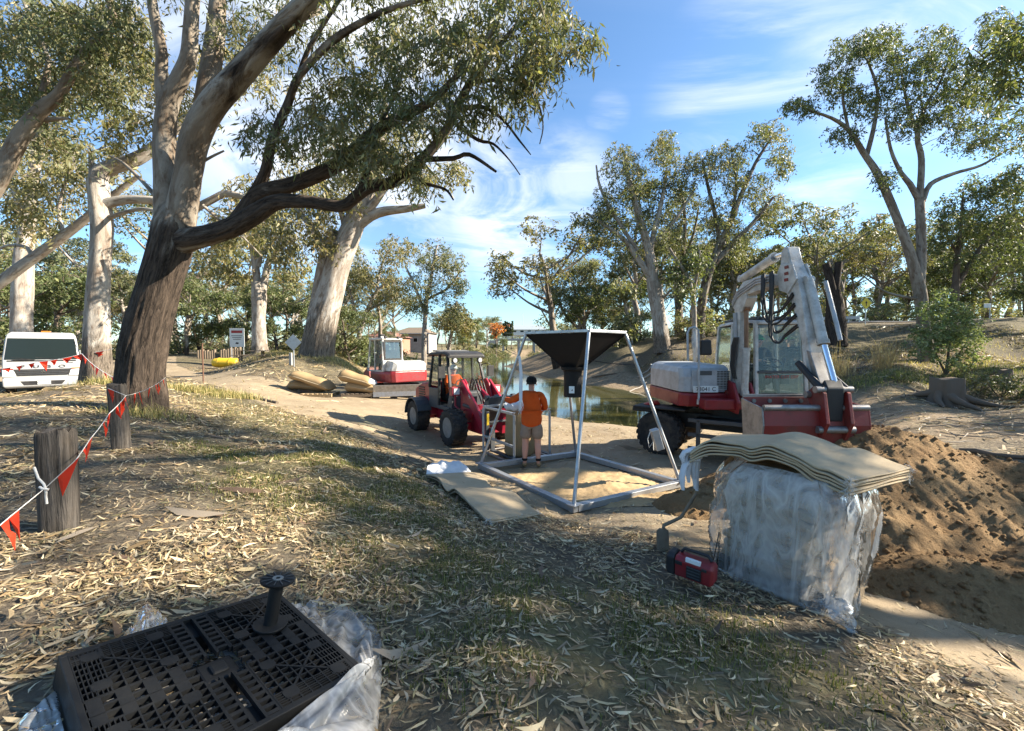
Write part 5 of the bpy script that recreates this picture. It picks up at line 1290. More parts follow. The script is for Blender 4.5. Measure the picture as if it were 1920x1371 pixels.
m = MB(); m.beam((-.36, 1.70, .98), (.36, 1.70, .98), .10, .12); m.cyl((0, 1.0, 1.45), (0, 1.55, 1.20), .055, 12); m.cyl((0, 1.55, 1.20), (0, 2.2, .75), .03, 10); m.prism([(2.0, .45), (2.28, .40), (2.36, .95), (2.2, 1.0)], (-.05, 0, 0), (0, 1, 0), (0, 0, 1), (.1, 0, 0)); m.build('tilt_linkage', M['loaderred'], LD, .01)
m = MB()
for k in range(4):
    x = -.12 + k * .08
    P_, _ = smooth_path(np.array([(x, .86, 1.30), (x, .98, 1.56 + .04 * (k % 2)), (x + .01, 1.14, 1.56), (x + .02, 1.30, 1.34), (x, 1.5, 1.02)]), np.ones(5), .05)
    m.tube([tuple(p) for p in P_], .016, 6)
m.build('hydraulic_hose', M['hose'], LD, smooth=50)
m = MB()
for s in (-1, 1): m.beam((s * .52, 2.40, .10), (s * .52, 2.40, .98), .09, .05, (0, 1, 0))
for z in (.20, .72): m.beam((-.52, 2.36, z), (.52, 2.36, z), .09, .04)
m.build('fork_carriage', M['darkgrey'], LD, .008)
for s in (-1, 1):
    m = MB(); m.box((s * .42, 2.46, .34), (.11, .045, .55)); m.box((s * .42, 2.98, .09), (.11, 1.0, .04), taper=.98); m.build('fork_tine', M['darkgrey'], LD, .006)
    m = MB(); m.box((s * .52, 2.428, .80), (.06, .004, .26)); m.build('warning_sticker', M['sticker'], LD)
m = MB(); m.sweep([[(-.42, y, z), (.42, y, z), (.42, y + .1, z + h), (-.42, y + .1, z + h)] for y, z, h in ((1.9, .55, .22), (1.98, .72, .40), (2.1, .9, .38), (2.24, 1.02, .26))])
for k in range(4): m.cyl((-.36 + k * .24, 2.22, 1.26), (-.26 + k * .24, 2.22, 1.26), .06, 10)
m.build('grab_attachment', M['darkgrey'], LD, .015)
text_mesh('side_number', '1280', .17, M['plate'], LD, Matrix.Translation((.556, -1.32, .86)) @ Matrix.Rotation(math.pi / 2, 4, 'Z') @ Matrix.Rotation(math.pi / 2, 4, 'X'))
m = MB(); m.lathe([(.10, 0), (.10, .006), (.001, .007)], (.545, -.50, 1.12), (1, 0, 0), 20); d_ = m.build('round_sticker', M['plate'], LD, smooth=30)
text_mesh('sticker_number', '20', .10, M['ink'], LD, Matrix.Translation((.5535, -.50, 1.12)) @ Matrix.Rotation(math.pi / 2, 4, 'Z') @ Matrix.Rotation(math.pi / 2, 4, 'X'))
text_mesh('boom_letters', 'LOADER' if False else '1280', .07, M['plate'], LD, Matrix.Translation((.4425, 1.42, 1.22)) @ Matrix.Rotation(math.pi / 2, 4, 'Z') @ Matrix.Rotation(math.pi / 2, 4, 'X') @ Matrix.Rotation(math.radians(-39), 4, 'Z'))
def seat_person(label, mach, loc, wear, cap, scale=1.0, J=None):
    a = mach.rotation_euler.z
    w = Vector(mach.location) + Matrix.Rotation(a, 3, 'Z') @ Vector(loc)
    return person(label, tuple(w), a, J or sitting(), wear, scale, cap)
ORW = {'shirt': M['orange'], 'legs': M['darkgrey'], 'sleeve': .95}
seat_person('driver in orange shirt seated at the steering wheel of the red loader', LD, (0, -.36, 1.10), ORW, M['whitesheet'], .98)

# ---------------------------------------------------------------- big wheeled excavator
EXZ = hz1(4.2, 8.9) + .0
EX = thing('wheeled_excavator', 'large white and red wheeled excavator with raised boom and bucket on the sand', 'excavator')
EX.location = (4.75, 9.0, EXZ)
CH = Matrix.Rotation(math.atan2(-.6, .8) - math.pi / 2, 4, 'Z')
def cm(): q = MB(); q.M = CH; return q
for y in (-1.2, 1.2):
    for s in (-1, 1):
        c = CH @ Vector((s * .92, y, .48)); a = CH.to_3x3() @ Vector((s, 0, 0))
        wheel(EX, c, a, .48, .46, 22, .52, M['tyre'], M['black'])
m = cm(); m.box((0, 0, .72), (.9, 2.9, .34)); m.box((0, -1.2, .48), (1.5, .22, .24)); m.box((0, 1.2, .48), (1.5, .22, .24)); m.box((.62, 0, .78), (.5, 1.1, .10)); m.box((.85, -1.2, 1.02), (.6, 1.1, .05)); m.box((.70, -1.55, .95), (.7, .5, .08)); m.build('undercarriage', M['black'], EX, .02)
m = cm()
for y in (-.42, .42): m.beam((1.02, y, .22), (1.02, y, .84), .08, .05, (1, 0, 0))
for z in (.24, .52, .82): m.beam((1.02, -.62, z), (1.02, .62, z), .05, .08)
m.build('step_ladder', M['darkgrey'], EX, .008)
m = MB(); m.cyl((0, 0, .88), (0, 0, 1.10), .52, 32); m.cyl((0, 0, .94), (0, 0, 1.02), .58, 32); m.build('slew_ring', M['black'], EX, smooth=30)
UP = Matrix.Rotation(math.pi, 4, 'Z')
def um(): q = MB(); q.M = UP; return q
def uv_(p): return UP @ Vector(p)
# local upper frame: +x = machine right (picture left), +y = forward (towards the camera)
m = um(); m.box((.1, -.45, 1.17), (2.2, 2.0, .14)); m.build('slew_platform', M['black'], EX, .02)
m = um()
m.sweep([[(x, -1.35 + r, 1.12), (x, .62 - r, 1.12), (x, .66 - r, 1.36), (x, .64 - r, 1.395), (x, -1.40 + r, 1.395), (x, -1.42 + r, 1.3)] for x, r in ((.36, 0), (1.18, 0), (1.30, .06), (1.34, .16))]); m.build('lower_skirt', M['red'], EX, .03)
m = um()
m.sweep([[(x, -1.38 + r, 1.41), (x, .64 - r, 1.41), (x, .66 - r, 1.72), (x, .60 - r, 1.90), (x, .45, 1.955 - r), (x, -1.2, 1.985 - r), (x, -1.38 + r, 1.90)] for x, r in ((.38, 0), (1.16, 0), (1.28, .05), (1.335, .16))]); m.build('engine_hood', M['grey'], EX, .045, seg=3)
m = um(); m.box((.79, .665, 1.66), (.70, .012, .40)); m.build('hood_panel', M['grey'], EX, .006)
m = um(); m.box((.86, .669, 1.80), (.24, .018, .09)); m.build('panel_handle', M['darkgrey'], EX, .01)
m = um()
for r in range(11):
    for c_ in range(4): m.box((.415 + c_ * .066, .676, 1.50 + r * .033), (.05, .012, .016))
tag(m.build('grille_slots', M['black'], EX), kind='stuff')
m = um(); m.box((.86, .676, 1.475), (.50, .014, .13)); pl_ = m.build('number_plate', M['plate'], EX, .004)
text_mesh('plate_number', '73041 C', .115, M['ink'], pl_, UP @ Matrix.Translation((.86, .685, 1.475)) @ Matrix.Rotation(math.pi, 4, 'Z') @ Matrix.Rotation(math.pi / 2, 4, 'X'))
m = um(); m.box((.92, .665, 1.22), (.22, .03, .11)); m.build('lamp', M['lens'], EX, .01)
m = um(); m.cyl((.42, .66, 1.42), (.42, .70, 1.42), .05, 16); m.build('tow_eye', M['redworn'], EX, smooth=40)
# boom foot
m = um()
for x in (.04, .36): m.prism([(.2, 1.10), (1.0, 1.02), (1.06, 1.25), (.86, 1.62), (.62, 1.66), (.35, 1.45)], (x, 0, 0), (0, 1, 0), (0, 0, 1), (.06, 0, 0))
m.box((.22, .55, 1.18), (.5, .8, .16)); m.box((.70, .82, 1.20), (.6, .3, .20)); m.build('boom_foot', M['red'], EX, .02)
# boom, stick and rams in the vertical plane through the boom foot; (d, z) = metres ahead of the standpoint and height
BXW = 4.54
def dzp(d, z, x=BXW):
    return (x - 4.75, d - 9.0, z - EXZ)
def plate(poly, x0, x1):
    q = MB(); q.prism([(d - 9.0, z - EXZ) for d, z in poly], (x0 - 4.75, 0, 0), (0, 1, 0), (0, 0, 1), (x1 - x0, 0, 0)); return q
boom = [(8.42, .80), (8.32, 1.9), (8.38, 2.5), (8.27, 2.76), (8.04, 2.93), (7.5, 2.96), (6.72, 2.85), (6.68, 2.68), (7.3, 2.70), (7.90, 2.66), (8.14, 2.42), (8.16, 1.9), (8.28, .74)]
plate(boom, BXW - .09, BXW + .09).build('boom', M['white'], EX, .02)
m = MB(); m.prism([(8.40 - 9, 2.45 - EXZ), (8.28 - 9, 2.76 - EXZ), (8.05 - 9, 2.93 - EXZ), (7.9 - 9, 2.60 - EXZ), (8.08 - 9, 2.35 - EXZ)], (BXW - .10 - 4.75, 0, 0), (0, 1, 0), (0, 0, 1), (.20, 0, 0)); m.build('boom_gusset', M['white'], EX, .01)
stick = [(6.94, 3.22), (6.87, 3.30), (6.78, 3.28), (6.70, 3.05), (6.52, 2.75), (6.42, 2.45), (6.26, 1.80), (6.0, .98), (6.06, .90), (6.14, .95), (6.39, 1.75), (6.64, 2.36), (6.86, 2.64), (6.95, 2.90)]
plate(stick, BXW - .10, BXW + .10).build('stick', M['white'], EX, .015)
for xs in (-.13, .10):
    m = plate([(6.98, 2.90), (6.90, 3.02), (6.62, 2.98), (6.50, 2.72), (6.70, 2.52), (6.92, 2.60)], BXW + xs, BXW + xs + .03); m.build('pivot_plate', M['white'], EX, .008)
m = plate([(6.28, 1.62), (6.02, .92), (5.94, .95), (5.98, 1.15), (6.20, 1.60)], BXW - .107, BXW + .107); m.build('worn_stick_end', M['steel'], EX, .01)
for k, zc in enumerate((2.94, 2.84, 2.74)):
    m = MB(); m.prism([(-.05, -.02), (.05, -.02), (.06, .03), (-.04, .03)], dzp(6.73, zc, BXW - .1325), (0, 1, 0), (0, 0, 1), (-.003, 0, 0)); m.build('warning_mark', M['redworn'], EX)
def ram(a, b, c, r1, r2, x, name='hydraulic_ram', m1=None, m2=None):
    q = MB(); q.cyl(dzp(*a, x), dzp(*b, x), r1, 18); q.cyl(dzp(*mid((*b, 0), (*a, 0), .06)[:2], x), dzp(*b, x), r1 * 1.18, 18); q.cyl(dzp(a[0], a[1], x - r1 * .9), dzp(a[0], a[1], x + r1 * .9), r1 * .9, 14)
    o = q.build(name, m1 or M['white'], EX, smooth=40)
    q = MB(); q.cyl(dzp(*b, x), dzp(*c, x), r2, 16); q.cyl(dzp(c[0], c[1], x - r1 * .8), dzp(c[0], c[1], x + r1 * .8), r1 * .85, 14)
    q.build('ram_rod', m2 or M['chrome'], o, smooth=40)
ram((8.26, 3.02), (7.25, 3.22), (6.90, 3.22), .075, .042, BXW)
ram((8.06, .78), (8.03, 1.66), (8.06, 2.42), .065, .038, BXW - .02, m2=paint('rusty_rod', (.22, .12, .07), .5, .4, .6, (.12, .06, .03)))
ram((6.47, 2.70), (6.12, 1.70), (5.86, 1.06), .068, .042, BXW + .04)
m = MB(); m.tube([dzp(6.36, 2.66, BXW + .22), dzp(6.12, 2.0, BXW + .22), dzp(6.04, 1.76, BXW + .22)], .03, 8); m.build('steel_pipe', M['grey'], EX, smooth=40)
m = MB()
for k in range(3): m.tube([dzp(8.40, 2.5 + .04 * k, BXW - .115), dzp(8.22, 2.66 + .05 * k, BXW - .115), dzp(7.6, 2.82 + .045 * k, BXW - .115), dzp(7.2, 2.80 + .045 * k, BXW - .115)], .016, 6)
for k in range(4): m.tube([dzp(8.40 - k * .03,   .95, BXW - .105), dzp(8.30 - k * .03, 1.7, BXW - .105), dzp(8.36 - k * .03, 2.35, BXW - .105)], .012, 6)
m.build('pipe_run', M['grey'], EX, smooth=40)
def hose(m, pts, r, n):
    P, _ = smooth_path(np.array([tuple(p) for p in pts]), np.ones(len(pts)), .06)
    m.tube([tuple(p) for p in P], r, n)
for k in range(8):
    dx = -.12 - .022 * (k % 4); lo_ = 2.30 - .085 * k + .05 * (k % 2); out_ = .05 * (k % 3)
    m = MB(); hose(m, [dzp(7.42 - .06 * k, 2.93, BXW + dx), dzp(7.36 - .06 * k, 2.72, BXW + dx - .03), dzp(7.32 - .05 * k - out_, lo_ + .15, BXW + dx - .05), dzp(7.16 - .05 * k, lo_ - .02, BXW + dx - .04), dzp(6.92 - .02 * k, lo_ - .04 + .02 * (k % 3), BXW + dx), dzp(6.72, lo_ + .08, BXW - .13), dzp(6.60 - .02 * k, lo_ + .22, BXW - .115)], .0165, 7); m.build('hydraulic_hose', M['hose'], EX, smooth=60)
m = MB()
for k in range(6): m.tube([dzp(8.2 - .03 * k, 1.05, BXW - .17 - .02 * (k % 2)), dzp(8.22 - .03 * k, 1.3, BXW - .22), dzp(8.26 - .035 * k, 1.7, BXW - .18), dzp(8.2 - .03 * k, 1.86, BXW - .165)], .013, 6)
m.build('hose_cluster', M['hose'], EX, smooth=50)
# bucket: a wide trough, back wall towards the camera, its lip towards the cab
XL, XR = 3.56, 5.04
bo = [(5.86, .80), (5.82, .55), (5.86, .30), (6.00, .13), (6.20, .12), (6.32, .28), (6.36, .60), (6.40, .88)]
bi = [(d + (6.11 - d) * .10, z + .022) for d, z in bo]
plate(bo + bi[::-1], XL, XR).build('bucket_shell', M['redworn'], EX, .008)
for x in (XL - .025, XR): plate(bo, x, x + .025).build('bucket_side', M['steel'] if x < 4 else M['redworn'], EX, .006)
m = MB(); m.tube([dzp(5.86, .80, XL), dzp(5.86, .80, XR)], .045, 12); m.build('bucket_rim', M['steel'], EX, smooth=40)
m = MB(); m.box(((XL + XR) / 2 - 4.75, 6.395 - 9, .84 - EXZ), (XR - XL, .025, .20)); m.build('cutting_edge', M['steel'], EX, .006)
for k in range(6):
    m = MB(); m.cyl(dzp(6.34, .84, XL + .15 + k * .24), dzp(6.385, .84, XL + .15 + k * .24), .03, 10); m.build('edge_bolt', M['steel'], EX, smooth=40)
for x in (BXW - .20, BXW + .14): plate([(5.84, .28), (5.70, .60), (5.78, 1.02), (5.98, 1.10), (6.14, .98), (6.0, .80), (5.9, .74)], x, x + .05).build('bucket_hanger', M['redworn'], EX, .008)
m = plate([(6.0, .98), (5.88, 1.20), (5.80, 1.08), (5.82, .62), (5.92, .50)], BXW - .13, BXW + .12); m.build('quick_hitch', M['black'], EX, .02)
m = MB(); m.tube([dzp(6.36, 1.42, BXW + .17), dzp(6.12, 1.24, BXW + .17), dzp(5.86, 1.06, BXW + .17)], [.05, .045, .06], 8); m.tube([dzp(6.36, 1.42, BXW - .16), dzp(6.12, 1.24, BXW - .16), dzp(5.86, 1.06, BXW - .16)], [.05, .045, .06], 8); m.build('bucket_link', M['black'], EX, smooth=30)
for d, z in ((6.05, .97), (5.86, 1.06), (5.80, .50)):
    m = MB(); m.cyl(dzp(d, z, BXW - .26), dzp(d, z, BXW + .26), .05, 14); m.build('pivot_pin', M['steel'], EX, smooth=40)
m = MB()                                                   # some sand still in the bucket
V_ = []
# cab
CB = dict(x0=-1.00, x1=-.02, y0=-.75, y1=.92, z0=1.34, z1=2.80)
c_ = CB
cp = [((c_['x0'], c_['y1'] - .02, c_['z0']), (c_['x0'] + .04, c_['y1'] - .16, c_['z1'])), ((c_['x1'], c_['y1'] - .02, c_['z0']), (c_['x1'] - .04, c_['y1'] - .16, c_['z1'])), ((c_['x0'], -.05, c_['z0']), (c_['x0'] + .03, -.05, c_['z1'])), ((c_['x1'], -.05, c_['z0']), (c_['x1'] - .03, -.05, c_['z1'])), ((c_['x0'], c_['y0'], c_['z0']), (c_['x0'] + .04, c_['y0'] + .08, c_['z1'])), ((c_['x1'], c_['y0'], c_['z0']), (c_['x1'] - .04, c_['y0'] + .08, c_['z1']))]
for a, b in cp:
    m = um(); m.beam(a, b, .075, .07, (1, 0, 0)); m.build('cab_post', M['white'], EX, .014)
for q_, s_ in (((-.51, -.72, 1.62), (.90, .02, .56)), ((-.51, .05, 2.775), (.90, 1.4, .02)), ((-.51, .05, 1.385), (.90, 1.5, .02))):
    m = um(); m.box(q_, s_); m.build('cab_lining', M['black'], EX)
m = um(); m.box((-.51, .08, 1.33), (1.02, 1.7, .10)); m.box((-.51, -.76, 1.62), (.98, .06, .6)); m.box((-.51, .90, 1.37), (.98, .06, .06)); m.build('cab_floor', M['white'], EX, .012)
m = um(); m.sweep([[(-1.0 + i, y, z), (-.02 - i, y, z), (-.05 - i, y, z + .07), (-.97 + i, y, z + .07)] for y, z, i in ((-.72, 2.78, .03), (-.3, 2.80, 0), (.6, 2.80, 0), (.84, 2.76, .04))]); m.build('cab_roof', M['white'], EX, .02)
for k in range(8):
    m = um(); m.box((-.90 + k * .112, .10, 2.90), (.055, 1.25, .06)); m.build('roof_guard_bar', M['darkgrey'], EX, .012)
def upane(q, name, mat=None): return pane(EX, [uv_(p) for p in q], name, mat)
upane([(-.96, .905, 1.42), (-.06, .905, 1.42), (-.06, .875, 1.80), (-.96, .875, 1.80)], 'lower_window', M['glass'])
upane([(-.95, .87, 1.86), (-.07, .87, 1.86), (-.08, .78, 2.76), (-.94, .78, 2.76)], 'windscreen')
for x in (-1.0, -.02):
    xi = x + (.03 if x < -.5 else -.03)
    upane([(x, -.02, 1.42), (x, .86, 1.42), (xi, .76, 2.76), (xi, -.02, 2.76)], 'side_window')
    upane([(x, -.68, 1.80), (x, -.1, 1.80), (xi, -.1, 2.76), (xi, -.64, 2.76)], 'side_window')
upane([(-.95, -.74, 1.95), (-.07, -.74, 1.95), (-.09, -.68, 2.74), (-.93, -.68, 2.74)], 'rear_window')
m = um(); m.beam((-.98, .90, 1.83), (-.04, .90, 1.83), .05, .05); m.build('window_bar', M['darkgrey'], EX, .008)
text_mesh('window_letters', 'WATER CUT OFF', .085, M['redink'], EX, UP @ Matrix.Translation((-.51, .898, 1.735)) @ Matrix.Rotation(math.pi, 4, 'Z') @ Matrix.Rotation(math.pi / 2, 4, 'X'))
m = um(); m.box((-.62, -.20, 1.60), (.46, .5, .20)); m.box((-.62, -.45, 2.0), (.44, .13, .7), Matrix.Rotation(-.1, 3, 'X')); m.build('seat', M['seat'], EX, .05)
m = um(); m.box((-.88, .25, 1.66), (.14, .45, .2)); m.box((-.07 - .05, .2, 1.70), (.12, .55, .22)); m.beam((-.62, .62, 1.38), (-.62, .44, 1.98), .07, .07, (1, 0, 0)); m.cyl((-.88, .34, 1.75), (-.90, .36, 2.02), .014, 8); m.lathe([(.03, 0), (.036, .06), (.02, .1)], (-.90, .36, 2.0), (0, 0, 1), 10); m.build('control_console', M['darkgrey'], EX, .02)
m = um(); ring = [(-.62 + .18 * math.cos(a), .42 - .18 * math.sin(a) * .85, 2.0 + .18 * math.sin(a) * .5) for a in np.linspace(0, 2 * math.pi, 25)]; m.tube(ring, .016, 8, False)
for a in (.3, 2.4, 4.5): m.cyl((-.62, .42, 1.99), (-.62 + .18 * math.cos(a), .42 - .153 * math.sin(a), 2.0 + .09 * math.sin(a)), .012, 6)
m.build('steering_wheel', M['black'], EX, smooth=40)
m = um(); m.tube([(-1.02, .80, 1.44), (-1.12, .84, 1.44), (-1.13, .84, 1.60), (-1.12, .80, 1.98), (-1.02, .78, 1.98)], .016, 8); m.build('grab_rail', M['white'], EX, smooth=40)
m = um(); m.tube([(1.02, .72, 1.26), (1.02, .73, 1.5), (1.03, .72, 2.0), (1.04, .70, 2.66), (1.10, .68, 2.72), (1.20, .66, 2.70), (1.24, .66, 2.6), (1.22, .66, 2.05)], .022, 8); m.build('mirror_bracket', M['grey'], EX, smooth=40)
m = um(); m.tube([(1.10, .70, 2.69), (1.12, .72, 2.5), (1.09, .72, 2.2), (1.11, .71, 2.02)], [.05, .07, .06, .04], 8); m.build('bracket_wrapping', M['milky'], EX, smooth=70)
m = um(); m.sweep([[(.80 - r, y, 2.16 + r), (1.00 + r * -1, y, 2.16 + r), (1.0 - r, y, 2.46 - r), (.80 + r, y, 2.46 - r)] for y, r in ((.64, .03), (.68, 0), (.74, 0), (.76, .02))]); m.beam((1.03, .70, 2.30), (.98, .70, 2.30), .03, .03); m.build('mirror', M['black'], EX, .025)
p_ = Vector(EX.location) + UP.to_3x3() @ Vector((-.62, -.16, 1.74))
person('operator in dark clothes and green cap seated in the large excavator cab', tuple(p_), math.pi, sitting(), {'shirt': M['blackcloth'], 'legs': M['blackcloth'], 'sleeve': .95}, 1.0, M['greencloth'])
_p = CH @ Vector((.80, -1.45, 1.05)); _p = (EX.location.x + _p.x, EX.location.y + _p.y, EXZ + _p.z)
m = MB(); m.sweep([[(-.16 + i, y, z), (.16 - i, y, z), (.14 - i, y, z + h), (-.13 + i, y, z + h * .7)] for y, z, h, i in ((-.14, .0, .03, .03), (-.06, .0, .09, 0), (.05, .0, .07, .01), (.14, 0, .03, .05))])
t_ = m.build('folded_jacket', M['redlens'], None, .02, 60); t_.location = _p; t_.rotation_euler = (0, 0, .6); tag(t_, 'bright red folded jacket lying on the mudguard over the near digger wheel', 'jacket')

# ---------------------------------------------------------------- small tracked excavator
MX = thing('mini_excavator', 'small white and red tracked excavator parked beside the sandbags, blade towards the track', 'excavator')
_p = at(743, 18.4); MX.location = (_p.x, _p.y, _p.z)
CM = Matrix.Rotation(math.atan2(-.95, .32) - math.pi / 2, 4, 'Z'); UM = Matrix.Rotation(math.atan2(.69, -.72) - math.pi / 2, 4, 'Z')
for s in (-1, 1):
    m = MB(); m.M = CM
    pth = [(-.85, .12), (-.95, .30), (-.85, .50), (0, .53), (.85, .50), (.95, .30), (.85, .12), (0, .06)]
    m.prism(pth, (s * .74 - .2, 0, 0), (0, 1, 0), (0, 0, 1), (.40, 0, 0)); tr = m.build('track', M['tyre'], MX, .04)
    m = MB(); m.M = CM
    for k in range(26):
        t_ = k / 26 * 8; i = int(t_); f_ = t_ - i; a, b = pth[i], pth[(i + 1) % 8]
        m.box((s * .74, a[0] + (b[0] - a[0]) * f_, a[1] + (b[1] - a[1]) * f_), (.42, .045, .045))
    m.build('grouser', M['tyre'], tr)
m = MB(); m.M = CM; m.box((0, 0, .42), (1.1, 1.2, .26)); m.build('undercarriage', M['black'], MX, .02)
m = MB(); m.M = CM; m.sweep([[(x, 1.32, .10), (x, 1.40, .10), (x, 1.36, .30), (x, 1.42, .58), (x, 1.34, .58), (x, 1.28, .30)] for x in (-1.0, 1.0)]); m.beam((-.4, 1.3, .35), (-.4, .7, .35), .12, .14); m.beam((.4, 1.3, .35), (.4, .7, .35), .12, .14); m.build('dozer_blade', M['steel'], MX, .01)
def mm(): q = MB(); q.M = UM; return q
m = mm(); m.sweep([[(-.95 + i, y, .66), (.95 - i, y, .66), (.98 - i, y, 1.0), (.95 - i, y, 1.12), (-.95 + i, y, 1.12), (-.98 + i, y, 1.0)] for y, i in ((-1.15, .25), (-1.05, .08), (-.7, 0), (.5, 0), (.6, .1))]); m.build('lower_body', M['red'], MX, .04)
m = mm(); m.sweep([[(.0 - .9 * k + i, y, 1.13), (.95 - i, y, 1.13), (.92 - i, y, z - .1), (.82 - i, y, z), (.1 - .9 * k + i, y, z)] for y, i, z, k in ((-1.12, .22, 1.40, 1), (-1.0, .06, 1.52, 1), (-.62, 0, 1.56, 1), (-.6, 0, 1.5, 0), (.2, .02, 1.42, 0), (.5, .1, 1.3, 0))]); m.build('engine_hood', M['white'], MX, .04)
for k in range(3):
    m = mm(); m.box((.35, -1.135 + .001 * k, .78 + k * .09), (.6, .02, .035)); m.build('vent', M['black'], MX)
for x in (-.95, -.02):
    for y, y2 in ((-.55, -.48), (.12, .12), (.72, .55)):
        m = mm(); m.beam((x, y, 1.10), (x + (.03 if x < -.5 else -.03), y2, 2.44), .07, .07, (1, 0, 0)); m.build('cab_post', M['white'], MX, .014)
m = mm(); m.box((-.485, .05, 2.47), (.98, 1.16, .09)); m.build('cab_roof', M['white'], MX, .03)
for x in (-.8, -.2):
    m = mm(); m.box((x, -.52, 2.55), (.12, .1, .08)); m.build('work_lamp', M['black'], MX, .01)
m = mm(); m.box((-.485, -.585, 1.34), (.98, .06, .48)); m.box((-.485, .05, 1.12), (.98, 1.2, .06)); m.build('cab_base', M['white'], MX, .012)
pane(MX, [UM @ Vector(q) for q in [(-.89, -.56, 1.62), (-.08, -.56, 1.62), (-.10, -.50, 2.38), (-.87, -.50, 2.38)]], 'rear_window', M['darkglass'])
m = mm(); m.prism([(-.90, 1.60), (-.07, 1.60), (-.07, 2.40), (-.90, 2.40), (-.90, 1.60), (-.84, 1.66), (-.84, 2.34), (-.13, 2.34), (-.13, 1.66), (-.84, 1.66)], (0, -.575, 0), (1, 0, 0), (0, 0, 1), (0, .012, 0)); m.build('window_frame', M['black'], MX)
for x in (-.95, -.02): pane(MX, [UM @ Vector(q) for q in [(x, -.5, 1.2), (x, .66, 1.2), (x, .52, 2.40), (x, -.44, 2.40)]], 'side_window')
pane(MX, [UM @ Vector(q) for q in [(-.92, .70, 1.2), (-.05, .70, 1.2), (-.07, .56, 2.40), (-.90, .56, 2.40)]], 'windscreen')
m = mm(); m.box((-.48, -.2, 1.3), (.5, .5, .2)); m.box((-.48, -.42, 1.7), (.46, .12, .65)); m.build('seat', M['seat'], MX, .04)
m = mm(); m.prism([(.5, .75), (.8, .7), (.9, 1.3), (1.3, 2.1), (1.7, 2.5), (1.6, 2.68), (1.15, 2.3), (.7, 1.6)], (.12, 0, 0), (0, 1, 0), (0, 0, 1), (.24, 0, 0)); m.build('boom', M['white'], MX, .02)
m = mm(); m.prism([(1.55, 2.75), (1.8, 2.7), (2.15, 1.3), (2.0, 1.2), (1.6, 2.2)], (.14, 0, 0), (0, 1, 0), (0, 0, 1), (.2, 0, 0)); m.build('stick', M['black'], MX, .02)
m = mm(); m.cyl((.24, .9, 1.1), (.24, 1.35, 1.9), .06, 12); m.cyl((.24, 1.8, 2.5), (.24, 2.06, 1.75), .06, 12); m.build('hydraulic_ram', M['darkgrey'], MX, smooth=40)
m = mm(); prf = [(1.85, .62), (1.95, .40), (2.2, .36), (2.4, .55), (2.42, .95), (2.02, 1.22), (1.9, 1.0)]
m.prism(prf, (-.32, 0, 0), (0, 1, 0), (0, 0, 1), (1.1, 0, 0)); m.build('bucket', M['redworn'], MX, .02)
m = mm(); m.box((.24, 1.84, .64), (1.12, .05, .14)); m.build('cutting_edge', M['steel'], MX, .01)
_q = Vector(MX.location) + UM.to_3x3() @ Vector((-.48, -.16, 1.42))
person('operator in orange shirt seated inside the small tracked excavator', tuple(_q), UM.to_euler().z, sitting(), ORW, .96, M['hair'])

# ---------------------------------------------------------------- white truck
TK = thing('cab_truck', 'white cab-over truck with wide black grille, parked at the left edge of the picture', 'truck')
_p = at(80, 17.2); place(TK, (.72, -.69), (_p.x, _p.y, _p.z))
def tkprof(y, wb, wt, z0, z1): return (y, wb, wt, z0, z1)
m = MB(); m.sweep([[(-w, y0, z), (w, y0, z), (w, y1, z), (-w, y1, z)] for z, w, y0, y1 in ((.62, 1.08, -1.7, .0), (1.0, 1.09, -1.7, .03), (1.42, 1.08, -1.7, .0), (1.5, 1.075, -1.7, -.02), (2.35, .99, -1.66, -.30), (2.52, .95, -1.6, -.42), (2.62, .86, -1.45, -.62))]); m.build('cab_body', M['white'] if False else paint('white_truck_paint', (.36, .36, .355), .3, 0, .25, (.4, .38, .34), 3, .02), TK, .05, seg=3)
WT = TK.children
tkw = bpy.data.materials['white_truck_paint']
m = MB(); m.add([(-1.01, .012, 1.50), (1.01, .012, 1.50), (.93, -.285, 2.36), (-.93, -.285, 2.36), (-1.01, -.02, 1.50), (1.01, -.02, 1.50), (.93, -.32, 2.36), (-.93, -.32, 2.36)], [(0, 1, 2, 3), (7, 6, 5, 4), (0, 4, 5, 1), (1, 5, 6, 2), (2, 6, 7, 3), (3, 7, 4, 0)])
m.build('windscreen', paint('dark_windscreen_glass', (.012, .018, .018), .1, 0, .0, spec=.22), TK, .012)
for s in (-1, 1):
    m = MB(); m.add([(s * 1.09, -.25, 1.5), (s * 1.09, -1.1, 1.5), (s * 1.005, -1.1, 2.30), (s * 1.015, -.42, 2.30), (s * 1.07, -.25, 1.5), (s * 1.07, -1.1, 1.5), (s * .985, -1.1, 2.3), (s * .995, -.42, 2.3)], [(0, 1, 2, 3), (7, 6, 5, 4), (0, 4, 5, 1), (1, 5, 6, 2), (2, 6, 7, 3), (3, 7, 4, 0)]); m.build('side_window', M['darkglass'], TK)
    m = MB(); m.sweep([[(s * 1.08, y, .80), (s * (1.08 - .36), y, .82), (s * (1.08 - .30), y, 1.06), (s * 1.08, y, 1.10)] for y in (-.02, .05)]); hl = m.build('headlight', M['lens'], TK, .012)
    m = MB(); m.box((s * .93, .055, 1.115), (.26, .02, .035)); m.build('indicator', M['redlens'] if s > 0 else M['amber'], TK, .004)
    m = MB(); m.tube([(s * 1.0, -.15, 2.3), (s * 1.2, .0, 2.25), (s * 1.24, .0, 2.0)], .016, 6); m.box((s * 1.25, -.02, 1.86), (.16, .06, .36)); m.build('mirror', M['black'], TK, .02)
m = MB(); m.prism([(-.82, 1.10), (.82, 1.10), (.70, .84), (-.70, .84)], (0, .028, 0), (1, 0, 0), (0, 0, 1), (0, .02, 0)); g_ = m.build('grille', M['black'], TK, .01)
